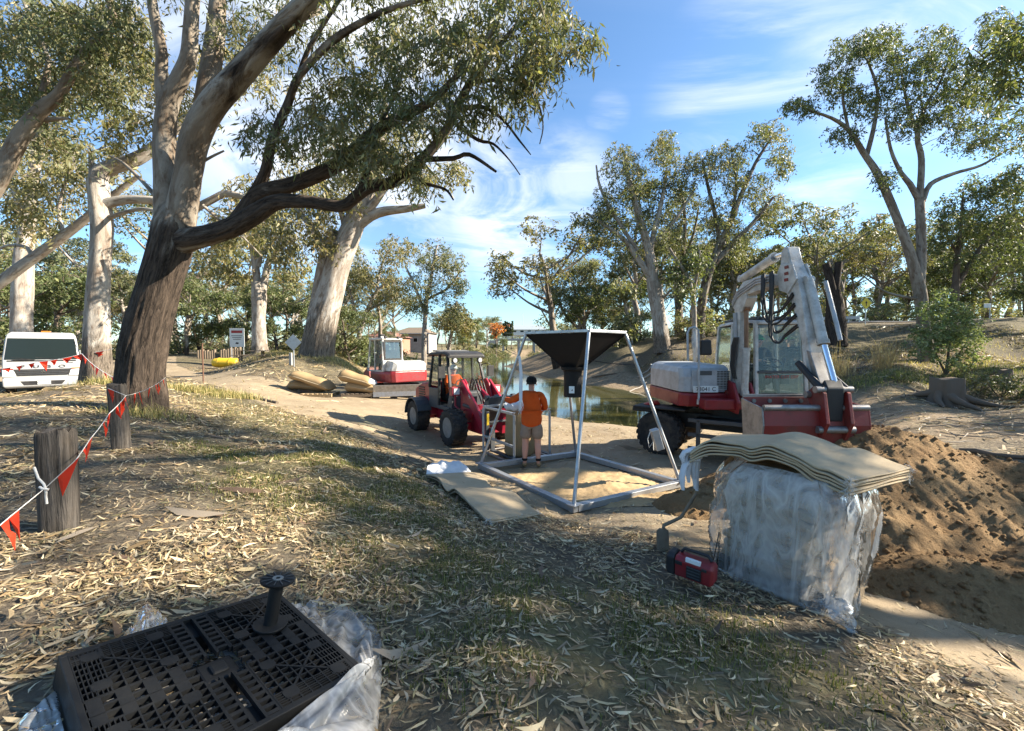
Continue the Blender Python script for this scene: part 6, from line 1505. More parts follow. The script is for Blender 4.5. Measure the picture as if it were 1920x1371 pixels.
for k in range(3):
    m = MB(); m.box((0, .052, .90 + k * .07), (1.36 + k * .07, .012, .018)); m.build('grille_slat', M['darkgrey'], g_)
m = MB(); m.sweep([[(-w, y0, z), (w, y0, z), (w - .02, y1, z), (-w + .02, y1, z)] for z, w, y0, y1 in ((.34, 1.02, -.4, .06), (.42, 1.09, -.4, .14), (.68, 1.10, -.4, .15), (.74, 1.09, -.4, .10))]); m.build('bumper', tkw, TK, .03)
m = MB(); m.prism([(-.62, .62), (.62, .62), (.52, .46), (-.52, .46)], (0, .140, 0), (1, 0, 0), (0, 0, 1), (0, .014, 0)); m.build('bumper_slot', M['black'], TK, .006)
m = MB(); m.box((-.02, .162, .54), (.37, .012, .13)); np_ = m.build('number_plate', M['plate'], TK, .004)
RX = Matrix.Rotation(math.pi, 4, 'Z') @ Matrix.Rotation(math.pi / 2, 4, 'X')
text_mesh('plate_number', 'XV·12NR', .10, M['ink'], np_, Matrix.Translation((-.02, .1695, .54)) @ RX)
for k, ch in enumerate('FUSO'):
    text_mesh('letter', ch, .17, M['darkgrey'], TK, Matrix.Translation((.54 - k * .36, .034, 1.20)) @ RX @ Matrix.Scale(1.5, 4, (1, 0, 0)), .006)
m = MB()
for a in (90, 210, 330):
    r = math.radians(a); c0 = Vector((.03 * math.cos(r), 0, .03 * math.sin(r))); d0_ = Vector((math.cos(r), 0, math.sin(r))); e0 = Vector((-math.sin(r), 0, math.cos(r)))
    P_ = [c0 - d0_ * .03, c0 + e0 * .022 + d0_ * .005, c0 + d0_ * .042, c0 - e0 * .022 + d0_ * .005]
    m.prism([(p.x, p.z) for p in P_], (-.0, .05, 1.0), (1, 0, 0), (0, 0, 1), (0, .012, 0))
m.build('emblem', M['chrome'], TK)
text_mesh('model_badge', 'FIGHTER', .05, M['darkgrey'], TK, Matrix.Translation((-.78, .03, 1.36)) @ RX, .004)
m = MB()
for s, x in ((1, .3), (1, -.35)): m.beam((x, .02, 1.50), (x + .55, -.02, 1.58), .02, .015)
m.beam((.8, .03, 1.49), (.2, .03, 1.49), .03, .03); m.build('wiper', M['black'], TK)
m = MB(); m.beam((-.95, .0, 1.44), (.95, .0, 1.44), .03, .05); m.build('cowl_strip', M['black'], TK, .008)
m = MB(); m.box((-.1, -.8, 2.66), (.28, .12, .05)); m.build('roof_lamp', M['amber'], TK, .01)
m = MB()
for s in (-1, 1): m.beam((s * .42, -5.6, .78), (s * .42, -.3, .78), .1, .22)
m.build('chassis', M['black'], TK)
m = MB(); m.box((0, -3.85, 1.08), (2.2, 3.9, .10)); m.box((0, -1.95, 1.5), (2.2, .06, .75)); m.box((1.08, -3.85, 1.28), (.05, 3.9, .34)); m.box((-1.08, -3.85, 1.28), (.05, 3.9, .34)); m.build('tray', M['galv'], TK, .01)
for y in (-.75, -4.4):
    for s in (-1, 1): wheel(TK, (s * .92, y, .45), (s, 0, 0), .45, .26, 24, .6)
# ---------------------------------------------------------------- the sand-filling stand with its black funnel
def grd(px, py, dz=0.0):
    p = G(px, py); return Vector((p.x, p.y, p.z + dz))
HN, HL, HR_ = Vector(pz(1076, 957, -.62)), Vector(pz(902, 879, -.60)), Vector(pz(1274, 907, -.62))
HK = HL + HR_ - HN
for q in (HN, HL, HR_, HK): q.z = hz1(q.x, q.y) + .07
HT = thing('funnel_stand', 'square galvanised steel stand with black funnel on four splayed legs over the sand patch', 'funnel stand', tuple((HL + HR_) / 2 - Vector((0, 0, .05))))
def hb(f): return f
for a, b in ((HL, HN), (HN, HR_), (HR_, HK), (HK, HL)):
    m = MB(); d_ = (b - a).normalized(); m.beam(a + d_ * .045, b - d_ * .045 if False else b + d_ * .045, .10, .10); m.build('base_beam', M['galv'], HT, .008, world=True)
TN, TL_, TR = W(1104, 625, 6.4), W(986, 629, 7.3), W(1173, 626, 7.1)
for q in (TN, TL_, TR): q.z = 1.885
TK_ = TL_ + TR - TN
for a, b in ((HN, TN), (HL, TL_), (HR_, TR), (HK, TK_)):
    m = MB(); m.tube([a + Vector((0, 0, .045)), b], .028, 12); m.build('stand_leg', M['galv'], HT, smooth=40, world=True)
    m = MB(); m.box(a + Vector((0, 0, .055)), (.16, .16, .012), rotz(.8)); m.build('foot_plate', M['galv'], HT, world=True)
for a, b in ((TL_, TN), (TN, TR), (TR, TK_), (TK_, TL_)):
    m = MB(); m.beam(a + Vector((0, 0, .03)), b + Vector((0, 0, .03)), .045, .045); m.build('rim_bar', M['galv'], HT, .005, world=True)
tc_ = W(1074, 690, 7.2)
th = [tc_ + Vector(q) for q in ((-.16, .02, 0), (.02, -.17, 0), (.18, -.02, 0), (.0, .17, 0))]
for (a, b), (c, d_) in zip(((TL_, TN), (TN, TR), (TR, TK_), (TK_, TL_)), ((0, 1), (1, 2), (2, 3), (3, 0))):
    a2, b2, c2, d2 = a, b, th[d_], th[c]
    n = (b2 - a2).cross(c2 - a2).normalized() * .012
    m = MB(); m.add([a2, b2, c2, d2, a2 + n, b2 + n, c2 + n, d2 + n], [(0, 1, 2, 3), (7, 6, 5, 4), (0, 4, 5, 1), (1, 5, 6, 2), (2, 6, 7, 3), (3, 7, 4, 0)]); m.build('funnel_panel', M['funnel'], HT, world=True)
for k in range(4):
    m = MB(); m.tube([(TL_, TN, TR, TK_)[k] * .96 + th[k] * .04, th[k]], .012, 6); m.build('funnel_seam', M['funnel'], HT, world=True)
m = MB(); m.lathe([(.21, .02), (.20, -.03), (.165, -.05), (.155, -.10), (.152, -.50), (.148, -.50), (.15, -.08)], tc_, (0, 0, 1), 28); m.build('spout', M['funnel'], HT, smooth=40, world=True)
lb = W(1072, 731, 7.045)
vdir = Vector((lb.x, lb.y, 0)).normalized(); vr = Vector((vdir.y, -vdir.x, 0))
m = MB(); m.prism([(-.045, -.06), (.045, -.06), (.045, .06), (-.045, .06)], lb, vr, (0, 0, 1), vdir * .003); lab = m.build('spout_label', M['plate'], HT, world=True)
m = MB(); m.prism([(-.012, -.015), (.004, -.02), (.02, -.01), (.012, .012), (.006, .0)], lb - vdir * .002, vr, (0, 0, 1), vdir * .0015); m.build('label_print', M['ink'], lab, world=True)
m = MB(); a, b = W(1096, 674, 7.1), HR_.lerp(TR, .79); m.tube([a, a.lerp(b, .5) - Vector((0, 0, .02)), b], .008, 6); m.build('stay_wire', M['hose'], HT, world=True)
st = HL.lerp(TL_, .83)
m = MB()
rs2 = np.random.default_rng(5)
a = W(974, 668, 7.0); b = W(978, 770, 6.95)
m.sweep([[(p.x + sx * w, p.y + sy * .006, p.z) for sx, sy in ((-1, -1), (1, -1), (1, 1), (-1, 1))] for p, w in ((a, .02), (a.lerp(b, .3) + Vector((.015, 0, 0)), .026), (a.lerp(b, .6), .03), (a.lerp(b, .85) + Vector((-.01, 0, 0)), .024))])
for k in range(12):
    q = a.lerp(b, .8) + Vector((rs2.normal() * .014, 0, 0)); m.tube([q, q + Vector((rs2.normal() * .02, .0, -.10)), q + Vector((rs2.normal() * .035, 0, -.16 - .10 * rs2.random()))], .0035, 4)
m.tube([a, st], .012, 5)
s_ = m.build('hanging_strap', M['whitesheet'], None, smooth=50); tag(s_, 'white frayed webbing strap hanging from the left leg of the funnel stand', 'strap')
m = MB(); q0 = HK + Vector((.05, 0, .05)); pts = [q0, q0.lerp(HR_, .3) + Vector((0, -.1, -.03)), q0.lerp(HR_, .6) + Vector((0, -.14, -.04)), HR_ + Vector((-.25, -.15, -.03))]
for q in pts[1:]: q.z = hz1(q.x, q.y) + .012
m.tube(pts, .014, 8); tag(m.build('cable', M['hose'], None, smooth=50), 'thin dark cable lying across the sand inside the funnel stand base', 'cable')
# sand patch inside the frame
def mound(name, label, poly_line, slope, x0, x1, y0, y1, step, seed, mat, kind=None, cat='sand pile', rough=.06, ridged=0):
    nx, ny = int((x1 - x0) / step), int((y1 - y0) / step)
    X, Y = np.meshgrid(np.linspace(x0, x1, nx), np.linspace(y0, y1, ny))
    P = np.array(poly_line, float)
    best = np.full(X.shape, -9.0)
    for i in range(len(P) - 1):
        ax, ay, ah = P[i]; bx, by, bh = P[i + 1]
        ex, ey = bx - ax, by - ay
        t = np.clip(((X - ax) * ex + (Y - ay) * ey) / (ex * ex + ey * ey), 0, 1)
        d = np.hypot(X - ax - t * ex, Y - ay - t * ey)
        best = np.maximum(best, ah + (bh - ah) * t - slope * np.maximum(d - .06, 0) + .05 * np.minimum(d, .06))
    n1 = fbm(X * 1.9, Y * 1.9, seed, 4) - .5; n2 = fbm(X * 7, Y * 7, seed + 5, 5) - .5; cl_ = sstep(fbm(X * 5.5, Y * 5.5, seed + 2, 2), .58, .72)
    H = best + n1 * .26 * sstep(best, -.1, .4) + n2 * rough * .9 + (fbm(X * 24, Y * 24, seed + 12, 3) - .5) * .035 + cl_ * .02 * ridged * sstep(best, 0, .3)
    H += -.10 * ridged * np.abs(fbm(X * 3.1, Y * .9, seed + 9, 3) - .5) * 2 * sstep(best, .1, .5)
    H = np.where(H > 0, H, H * .6 - .02)
    Z = hz(X, Y) + H
    keep = (H > -.12)
    idx = np.arange(nx * ny).reshape(ny, nx)
    q = np.stack([idx[:-1, :-1], idx[:-1, 1:], idx[1:, 1:], idx[1:, :-1]], -1).reshape(-1, 4)
    q = q[keep.ravel()[q].any(1)]
    u, inv = np.unique(q, return_inverse=True)
    V = np.stack([X.ravel(), Y.ravel(), Z.ravel()], 1)[u]
    o = link(name, npmesh(name, V, inv.reshape(-1, 4), None, True), None, mat)
    return tag(o, label, None if kind else cat, None, kind)
mound('sand_pile', 'tall heap of damp brown sand with a ragged crest, right of the wrapped pallet', [(2.55, 5.9, .28), (3.4, 6.15, .42), (4.4, 6.15, .92), (4.95, 5.95, 1.28), (5.7, 5.8, 1.26), (6.5, 5.65, 1.10), (7.4, 5.2, .95), (8.6, 4.9, .6)], .64, 1.7, 10.2, 3.0, 8.0, .024, 41, M['sand'], ridged=1)
mound('sand_heap', 'low lumpy spill of sand in front of the tall heap, at the right edge', [(3.5, 4.05, .12), (4.1, 4.0, .30), (4.8, 3.95, .36), (5.6, 4.2, .42), (6.6, 4.4, .4)], .55, 2.9, 8.0, 3.0, 5.6, .024, 57, M['sand'], rough=.06, ridged=.5)
rc = np.random.default_rng(64)
n_ = 2600; x_ = rc.uniform(2.4, 9.0, n_); y_ = rc.uniform(3.2, 6.4, n_)
_dg = bpy.context.evaluated_depsgraph_get()
V_, F_ = [], []
for a_, b_ in zip(x_, y_):
    z_ = -9
    for nm in ('sand_pile', 'sand_heap'):
        hit = bpy.data.objects[nm].ray_cast(Vector((a_, b_, 5)), Vector((0, 0, -1)), distance=8, depsgraph=_dg)
        if hit[0]: z_ = max(z_, hit[1].z)
    if z_ < hz1(a_, b_) + (.02 if rc.random() < .75 else -9): continue
    if z_ < -5: continue
    r_ = .012 + .03 * rc.random() ** 3; k = len(V_)
    for q in ((1, 0, 0), (0, 1, 0), (-1, 0, 0), (0, -1, 0), (0, 0, 1), (0, 0, -1)):
        j_ = r_ * (.7 + .6 * rc.random()); V_.append((a_ + q[0] * j_ + rc.normal() * r_ * .2, b_ + q[1] * j_ + rc.normal() * r_ * .2, z_ + r_ * .3 + q[2] * j_ * .8))
    F_ += [(k, k + 1, k + 4), (k + 1, k + 2, k + 4), (k + 2, k + 3, k + 4), (k + 3, k, k + 4), (k + 1, k, k + 5), (k + 2, k + 1, k + 5), (k + 3, k + 2, k + 5), (k, k + 3, k + 5)]
tag(link('sand_clods', npmesh('sand_clods', np.array(V_), np.array(F_), None, True), None, M['sand']), kind='stuff')
cc = (HL + HR_) / 2
mound('spilled_sand', 'thin layer of spilled sand, coloured sunlit gold, inside the base of the funnel stand', [(cc.x - .5, cc.y - .1, .05), (cc.x + .5, cc.y - .5, .07), (cc.x + .9, cc.y - .2, .05)], .075, cc.x - 1.5, cc.x + 1.7, cc.y - 1.4, cc.y + .9, .035, 63, M['sunlitsand'], rough=.03)
# steel cage on the loader forks with the sack being filled
CQ, CA, CR = at(964, 8.25), at(906, 9.35), at(1031, 8.85)
CF_ = CA + CR - CQ
zc0 = hz1(.3, 9) + .02
CG = thing('bag_frame', 'open galvanised steel cage of square tube holding one upright sack, in front of the man', 'steel frame', (CQ.x, CQ.y, zc0))
HC = 1.02
for c in (CQ, CA, CR, CF_):
    m = MB(); m.beam((c.x, c.y, zc0), (c.x, c.y, zc0 + HC - .025), .05, .05, (0, 1, 0)); m.build('frame_upright', M['galv'], CG, .005, world=True)
for a, b in ((CQ, CA), (CA, CF_), (CR, CF_)):
    for z in ((HC,) if (a, b) != (CQ, CA) else (HC, .36)):
        d_ = (b - a).normalized() * .026; d_.z = 0
        m = MB(); m.beam((a.x + d_.x, a.y + d_.y, zc0 + z), (b.x - d_.x, b.y - d_.y, zc0 + z), .05, .05); m.build('frame_rail', M['galv'], CG, .005, world=True)
for c in (CQ, CA, CR, CF_):
    m = MB(); m.box((c.x, c.y, zc0 + HC + .028), (.056, .056, .006)); m.build('end_cap', M['galv'], CG, world=True)
for a, b in ((CQ, CA), (CQ, CR), (CR, CF_), (CA, CF_)):
    m = MB(); m.beam((a.x, a.y, zc0 + .012), (b.x, b.y, zc0 + .012), .06, .03); m.build('frame_foot', M['steel'], CG, .004, world=True)
_c = (CQ + CR) / 2 + (CA - CQ) * .38
m = MB()
prof = [(.30, .03), (.345, .08), (.35, .3), (.335, .6), (.32, .85), (.29, 1.0), (.26, 1.02)]
vs = []
secs = []
for r, z in prof:
    ring = []
    for k in range(28):
        a = 2 * math.pi * k / 28
        rr = r * (1 + .05 * math.sin(3 * a + z * 3) + .03 * math.sin(7 * a + z * 9))
        ring.append((_c.x + math.cos(a) * rr * .95, _c.y + math.sin(a) * rr * .8, zc0 + z))
    secs.append(ring)
m.sweep(secs)
sk = m.build('sack', M['sackdark'], None, smooth=60); tag(sk, 'upright tan sack being filled, standing inside the steel cage before the man', 'sack')
m = MB(); secs = []
for r, z in ((.262, 1.0), (.30, 1.03), (.33, 1.08), (.31, 1.14), (.25, 1.12), (.2, 1.04)):
    secs.append([(_c.x + math.cos(2 * math.pi * k / 28) * r * (1 + .09 * math.sin(k * 2.7)), _c.y + math.sin(2 * math.pi * k / 28) * r * .8, zc0 + z + .03 * math.sin(k * 1.9)) for k in range(28)])
m.sweep(secs); m.build('sack_mouth', M['sackwhite'], sk, smooth=70)
# grey box tied to the stand leg near the digger wheel
_c = HR_.lerp(TR, .30) + Vector((-.14, -.1, 0))
bx = thing('control_box', 'small grey galvanised box tied with white cord to the right funnel stand leg', 'box', tuple(_c))
m = MB(); m.box((0, 0, 0), (.13, .12, .36), Matrix.Rotation(math.radians(-17), 3, 'Y')); m.build('case', M['galv'], bx, .012)
m = MB(); m.tube([(.0, -.06, .17), (-.14, -.08, .14), (-.18, -.08, .02), (-.15, -.08, -.12), (-.09, -.08, -.02), (-.08, -.08, -.16)], .007, 6); m.build('cord', M['rope'], bx, smooth=60)

# ---------------------------------------------------------------- flat sacks on the ground and on the wrapped pallet
def drape(fr, bk, n=60, lam=14, amp=0.0, ph=0.0, dz=0.0):
    """A sheet between a front and a back edge curve; returns n x lam points."""
    def curve(c):
        P, _ = smooth_path(np.array(c, float), np.ones(len(c)), .02)
        d = np.r_[0, np.cumsum(np.linalg.norm(np.diff(P, axis=0), axis=1))]
        t = np.linspace(0, d[-1], n)
        return np.stack([np.interp(t, d, P[:, k]) for k in range(3)], 1)
    A, B = curve(fr), curve(bk)
    w = np.linspace(0, 1, lam)[None, :, None]
    S = A[:, None, :] * (1 - w) + B[:, None, :] * w
    s = np.linspace(0, 1, n)[:, None]
    S[:, :, 2] += dz + amp * np.sin(s * 17 + ph + w[..., 0] * 1.3) + .012 * (vnoise(s * 6 + ph * 3 + w[..., 0] * 0, w[..., 0] * 3 + ph) - .5)
    return S
def slab(S, th, m=None, edge=.012):
    """Closed thick sheet with rounded rim from a grid of points."""
    n, l, _ = S.shape
    top = S.copy(); bot = S.copy(); bot[:, :, 2] -= th
    m = m or MB()
    V = [tuple(p) for p in top.reshape(-1, 3)] + [tuple(p) for p in bot.reshape(-1, 3)]
    N = n * l; f = []
    for i in range(n - 1):
        for j in range(l - 1):
            a = i * l + j
            f.append((a, a + l, a + l + 1, a + 1)); f.append((N + a, N + a + 1, N + a + l + 1, N + a + l))
    for i in range(n - 1):
        a = i * l; f.append((a, N + a, N + a + l, a + l)); a += l - 1; f.append((a + l, N + a + l, N + a, a))
    for j in range(l - 1):
        a = j; f.append((a + 1, N + a + 1, N + a, a)); a = (n - 1) * l + j; f.append((a, N + a, N + a + 1, a + 1))
    m.add(V, f)
    return m
def fray(m, pts, rs, n=26, ln=.05, down=.4):
    for k in range(n):
        p = Vector(pts[rs.integers(0, len(pts))]) + Vector(rs.normal(size=3) * .008)
        d = Vector(rs.normal(size=3)); d.z -= down; d.normalize()
        m.tube([p, p + d * ln * .5 + Vector(rs.normal(size=3) * .006), p + d * ln * (.6 + .5 * rs.random())], .0016, 3, False)
rsf = np.random.default_rng(12)
def sackpile(label, fronts, backs, order, layers, gap, group, labels, amp, ground=False):
    for k in range(layers):
        dz = -gap * k
        S = drape(fronts, backs, 60, 12, amp * (1 - .08 * k), .35 * k, dz)
        S[:, :, 0] += rsf.normal() * .012; S[:, :, 1] += rsf.normal() * .012
        base = S[0, 0]
        t = thing('folded_sack', labels(k), 'sack', tuple(base), 0, group)
        m = slab(S, .007); m.build('upper_ply', M['sack'], t, world=True, smooth=40)
        S2 = S.copy(); S2[:, :, 2] -= .0105; S2[:, 1:-1, 2] -= .002
        m = slab(S2, .007); m.build('lower_ply', M['sack'], t, world=True, smooth=40)
        m = MB(); m.tube([tuple(p - np.array([0, 0, .008])) for p in S[:, 0]], .0105, 6); m.tube([tuple(p - np.array([0, 0, .008])) for p in S[-1]], .0105, 6); m.build('hem', M['sack'], t, world=True, smooth=60)
        m = MB(); fray(m, [tuple(S[-1, 0]), tuple(S[-1, -1])], rsf, 26, .06); fray(m, [tuple(q) for q in S[-1]], rsf, 10, .025); tag(m.build('frayed_thread', M['rope'], t, world=True), kind='stuff')
        yield k, t, S
fr = [W(*q) for q in ((1297, 846, 3.95), (1335, 828, 3.92), (1385, 832, 3.82), (1412, 842, 3.76), (1448, 835, 3.66), (1492, 851, 3.52), (1530, 877, 3.40), (1560, 884, 3.33), (1596, 899, 3.2))]
bk = [W(*q) for q in ((1345, 820, 4.62), (1385, 814, 4.6), (1430, 815, 4.5), (1455, 818, 4.42), (1500, 811, 4.32), (1545, 822, 4.18), (1585, 842, 4.02), (1620, 845, 3.93), (1708, 876, 3.72))]
SLAB = ['topmost tan sack laid flat over the plastic-wrapped pallet, its frayed hem to the right', 'second tan sack from the top on the plastic-wrapped pallet', 'third tan sack from the top on the plastic-wrapped pallet', 'fourth tan sack from the top on the plastic-wrapped pallet', 'lowest of the tan sacks laid over the plastic-wrapped pallet']
for k, t, S in sackpile('', fr, bk, 0, 5, .027, 'empty sacks laid on the wrapped pallet', lambda k: SLAB[k], .012):
    p0, p1 = Vector(S[0, 0]), Vector(S[0, -1])
    for j in range(2 if k < 4 else 3):
        q = p0.lerp(p1, (.04 + .13 * j + .09 * k) % .55)
        drop = .08 + .03 * k + .035 * ((k + j) % 3)
        out = Vector((-.10 - .02 * j, .02 - .04 * k * .5, -drop * .35))
        m = MB(); m.tube([q + Vector((.06, 0, -.005)), q + Vector((-.02, 0, .0)), q + out * .7, q + out + Vector((0, -.02, -drop * .4)), q + out + Vector((.01, -.03, -drop))], [.02, .03, .033, .036, .018], 10, squash=.7); m.build('white_lining', M['sackwhite'], t, world=True, smooth=70)
g = lambda px, py, dz: tuple(G(px, py) + Vector((0, 0, dz)))
fr = [g(800, 897, .06), g(826, 908, .11), g(843, 922, .05), g(862, 932, .10), g(885, 950, .07), g(915, 985, .05)]
fr = [g(803, 899, .085), g(816, 905, .10), g(830, 914, .11), g(843, 928, .055), g(856, 934, .13), g(872, 946, .13), g(890, 962, .09), g(918, 984, .065)]
bk = [g(884, 894, .07), g(897, 900, .09), g(912, 910, .10), g(922, 921, .055), g(938, 927, .13), g(958, 934, .12), g(980, 948, .09), g(1014, 968, .06)]
GL = ['topmost tan sack lying flat on the leaves, with white lining at its far end', 'middle tan sack of the three on the leaves by the funnel stand', 'lowest tan sack of the three on the leaves by the funnel stand']
for k, t, S in sackpile('', fr, bk, 0, 3, .024, 'empty sacks laid on the leafy ground', lambda k: GL[k], .012):
    p0, p1 = Vector(S[0, 0]), Vector(S[0, -1])
    if k == 0:
        m = slab(drape([p0 + Vector((-.03, .10, -.01)), p0 + Vector((.0, .05, .01)), p0 + Vector((.03, .0, .006))], [p1 + Vector((-.03, .10, 0)), p1 + Vector((0, .05, .01)), p1 + Vector((.02, 0, .006))], 10, 12), .006); m.build('white_hem', M['sackwhite'], t, world=True, smooth=50)
    if k == 0:
        n_, l_ = 46, 26
        ww = np.linspace(0, 1, n_)[:, None]; oo = np.linspace(0, 1, l_)[None, :]
        e_ = np.array(p1 - p0); away = np.array((Vector((-.16, .50, 0))))
        S3 = np.array(p0) + ww[..., None] * e_ * (1 - .35 * oo[..., None]) + oo[..., None] * away + oo[..., None] * e_ * .16
        f_ = .5 + .5 * np.sin(ww * 12 + 5 * fbm(ww * 4, oo * 2.5, 6, 2) + oo * 2)
        S3[..., 2] += np.sin(np.pi * np.clip(oo * 1.02, 0, 1)) ** .7 * (.09 + .05 * f_ + .05 * (fbm(ww * 7, oo * 5, 3, 3) - .5)) * (.5 + .5 * np.sin(np.pi * np.clip(ww, .02, .98)) ** .4) + .004
        S3[..., 2] = np.maximum(S3[..., 2], hz(S3[..., 0], S3[..., 1]) + .01)
        slab(S3, .004).build('white_lining', M['sackwhite'], t, world=True, smooth=60)

# ---------------------------------------------------------------- plastic-wrapped pallet of new sacks
PB = Vector((2.55, 3.22, 0)); PU = Vector((-.60, .80, 0)); PV = Vector((.80, .60, 0)); LU, LV = .94, .80
def pp(u, v, z):
    q = PB + PU * u + PV * v
    return Vector((q.x, q.y, z))
ZB = -.47
def pal_box(m, u0, u1, v0, v1, z0, z1):
    m.add([pp(u, v, z) for z in (z0, z1) for u, v in ((u0, v0), (u0, v1), (u1, v1), (u1, v0))], [(3, 2, 1, 0), (4, 5, 6, 7), (0, 1, 5, 4), (1, 2, 6, 5), (2, 3, 7, 6), (3, 0, 4, 7)])
WP = thing('black_pallet', 'black plastic pallet under the wrapped load of sacks', 'pallet', tuple(pp(LU / 2, LV / 2, ZB - .1)))
for i in range(7):
    m = MB(); pal_box(m, i * LU / 7 + .008, (i + 1) * LU / 7 - .012, 0, LV, ZB + .075, ZB + .10); m.build('deck_slat', M['blackplastic'], WP, .004, world=True)
for a in range(3):
    for b in range(3):
        m = MB(); pal_box(m, a * (LU - .14) / 2, a * (LU - .14) / 2 + .14, b * (LV - .14) / 2, b * (LV - .14) / 2 + .14, ZB - .09, ZB + .074); m.build('foot', M['blackplastic'], WP, .008, world=True)
nl = 10; zt = .52
for k in range(nl):
    z0 = ZB + .105 + k * (zt - ZB - .105) / nl; h = (zt - ZB - .105) / nl
    in_ = .035 + .02 * (k % 2) + .004 * k; sh_ = .012 * math.sin(k * 2.3)
    m = MB()
    secs = []
    for zz_, ex in ((0, .03), (.2, .004), (.5, -.004), (.8, .004), (.985, .03)):
        ring = []
        for (cu, cv) in ((0, 0), (1, 0), (1, 1), (0, 1)):
            for t_ in np.linspace(0, 1, 8, endpoint=False):
                nxt = {(0, 0): (1, 0), (1, 0): (1, 1), (1, 1): (0, 1), (0, 1): (0, 0)}[(cu, cv)]
                u = (cu + (nxt[0] - cu) * t_); v = (cv + (nxt[1] - cv) * t_)
                w_ = in_ + ex + .014 * math.sin(t_ * 9 + k * 1.7 + cu * 3)
                ring.append(pp(w_ + u * (LU - 2 * w_), w_ + sh_ + v * (LV - 2 * w_), z0 + zz_ * h + .006 * math.sin(t_ * 6 + k)))
        secs.append(ring)
    m.sweep(secs)
    o = m.build('sack_bale', M['sackdark'], None, smooth=50)
    tag(o, ['lowest flat bale of tan sacks under the plastic wrap, resting on the black pallet', 'second bale of tan sacks up from the black pallet, under the wrap', 'third bale of tan sacks up from the black pallet, under the wrap', 'fourth bale of tan sacks up from the black pallet, under the wrap', 'fifth bale of tan sacks up from the black pallet, under the wrap', 'fifth bale of tan sacks down from the top, under the wrap', 'fourth bale of tan sacks down from the top, under the wrap', 'third bale of tan sacks down from the top, under the wrap', 'second bale of tan sacks down from the top, under the wrap', 'topmost bale of tan sacks under the wrap, just below the loose sacks'][k], 'sack bale', 'bales of sacks on the wrapped pallet')
# the wrap itself
def wrapmesh(name, zlo, zhi, ua, ub, va, vb, bulge, seed, nu=170, nv=64, flare=.0, close_top=False, part=None):
    a = np.linspace(0, 1, nu, endpoint=False) if part is None else np.linspace(part[0], part[1], nu)
    h = np.linspace(0, 1, nv)
    A, H = np.meshgrid(a, h)
    # superellipse footprint
    th_ = A * 2 * np.pi
    e = .5
    cu = np.sign(np.cos(th_)) * np.abs(np.cos(th_)) ** e; cv = np.sign(np.sin(th_)) * np.abs(np.sin(th_)) ** e
    fold = np.abs(fbm(A * 15 + H * 1.6, H * 1.3 + A * 3, seed, 2) - .5) * 2
    cross = np.abs(fbm(A * 8 - H * 3, H * 4 + A * 4, seed + 3, 2) - .5) * 2
    tri = np.abs(((A * 17 + fbm(A * 8, H * 3, seed + 6, 2) * 4 + H * 3) % 1) - .5) * 2
    rdg = (1 - np.abs(2 * fbm(A * 17 + H * 2.2, H * 1.6 + A * 5, seed + 11, 2) - 1)) ** 6
    r = 1 + .07 * rdg + bulge * np.sin(np.pi * np.clip(H, 0, 1)) ** .6 + .085 * (fold - .3) * (.5 + .8 * H * (1 - H) * 4) - .06 * cross + .02 * tri
    r = r + flare * (1 - H) ** 6 * (.5 + fold)
    top = np.where(H > .72, 1 - .20 * ((H - .72) / .28) ** 2.4, 1) - .05 * (1 - H) ** 3
    U = (ua + ub) / 2 + cu * (ub - ua) / 2 * r * top; Vv = (va + vb) / 2 + cv * (vb - va) / 2 * r * top
    Z = zlo + (zhi - zlo) * H + .03 * (fbm(A * 12, A * 0 + .5, seed + 8, 3) - .5) * (1 - H)
    if flare: Z = Z - .05 * (fold > .55) * (1 - H) ** 6
    P = np.array(PB)[None, None, :] + U[..., None] * np.array(PU) + Vv[..., None] * np.array(PV)
    P[..., 2] = Z
    idx = np.arange(nu * nv).reshape(nv, nu)
    i2 = np.roll(idx, -1, 1) if part is None else idx[:, 1:]
    i1 = idx if part is None else idx[:, :-1]
    q = np.stack([i1[:-1], i2[:-1], i2[1:], i1[1:]], -1).reshape(-1, 4)
    return npmesh(name, P.reshape(-1, 3), q, None, True)
WR = link('plastic_wrap', wrapmesh('plastic_wrap', ZB - .02, .585, -.05, LU + .06, -.05, LV + .05, .10, 3, flare=.05), None, M['film'])
tag(WR, 'crumpled clear plastic wrapped round the pallet load of tan sacks', 'plastic wrap')
link('loose_fold', wrapmesh('loose_fold', ZB - .06, .56, -.09, LU + .07, -.10, LV + .07, .05, 21, 120, 64, .10, part=(.52, .80)), WR, M['film'])
link('loose_fold', wrapmesh('loose_fold', ZB + .1, .60, -.08, LU + .10, -.085, LV + .04, .06, 33, 90, 50, .02, part=(.26, .50)), WR, M['film'])
m = MB()
a0, a1, a2_ = pp(.25, -.07, ZB - .02), pp(-.10, -.08, ZB + .05), pp(-.10, .1, ZB + .22)
tip = pp(-.16, -.17, ZB - .22); tip.z = hz1(tip.x, tip.y) + .015
S = np.array([[np.array(pp(.9 - .1 * i, -.065, ZB + .02)) * (1 - j / 7) + np.array(pp(.6 - .085 * i, -.13 - .03 * math.sin(i * 1.7), ZB - .085 - .035 * i * .4 + .03 * math.sin(i * 2.1 + j))) * (j / 7) for j in range(8)] for i in range(10)])
m = slab(S, .003); m.build('wrap_skirt', M['film'], WR, smooth=60)
S = np.array([[np.array(a2_) * (1 - i / 9) * (1 - j / 9) + np.array(a1 if False else pp(.12, -.10, ZB + .10)) * (1 - i / 9) * (j / 9) + np.array(tip) * (i / 9) + np.array([.02 * math.sin(i * 1.9 + j), .03 * math.sin(j * 1.6 + i * .5), .02 * math.sin(i + j * 1.3)]) for j in range(10)] for i in range(10)])
m = slab(S, .003); m.build('wrap_corner', M['film'], WR, smooth=60)
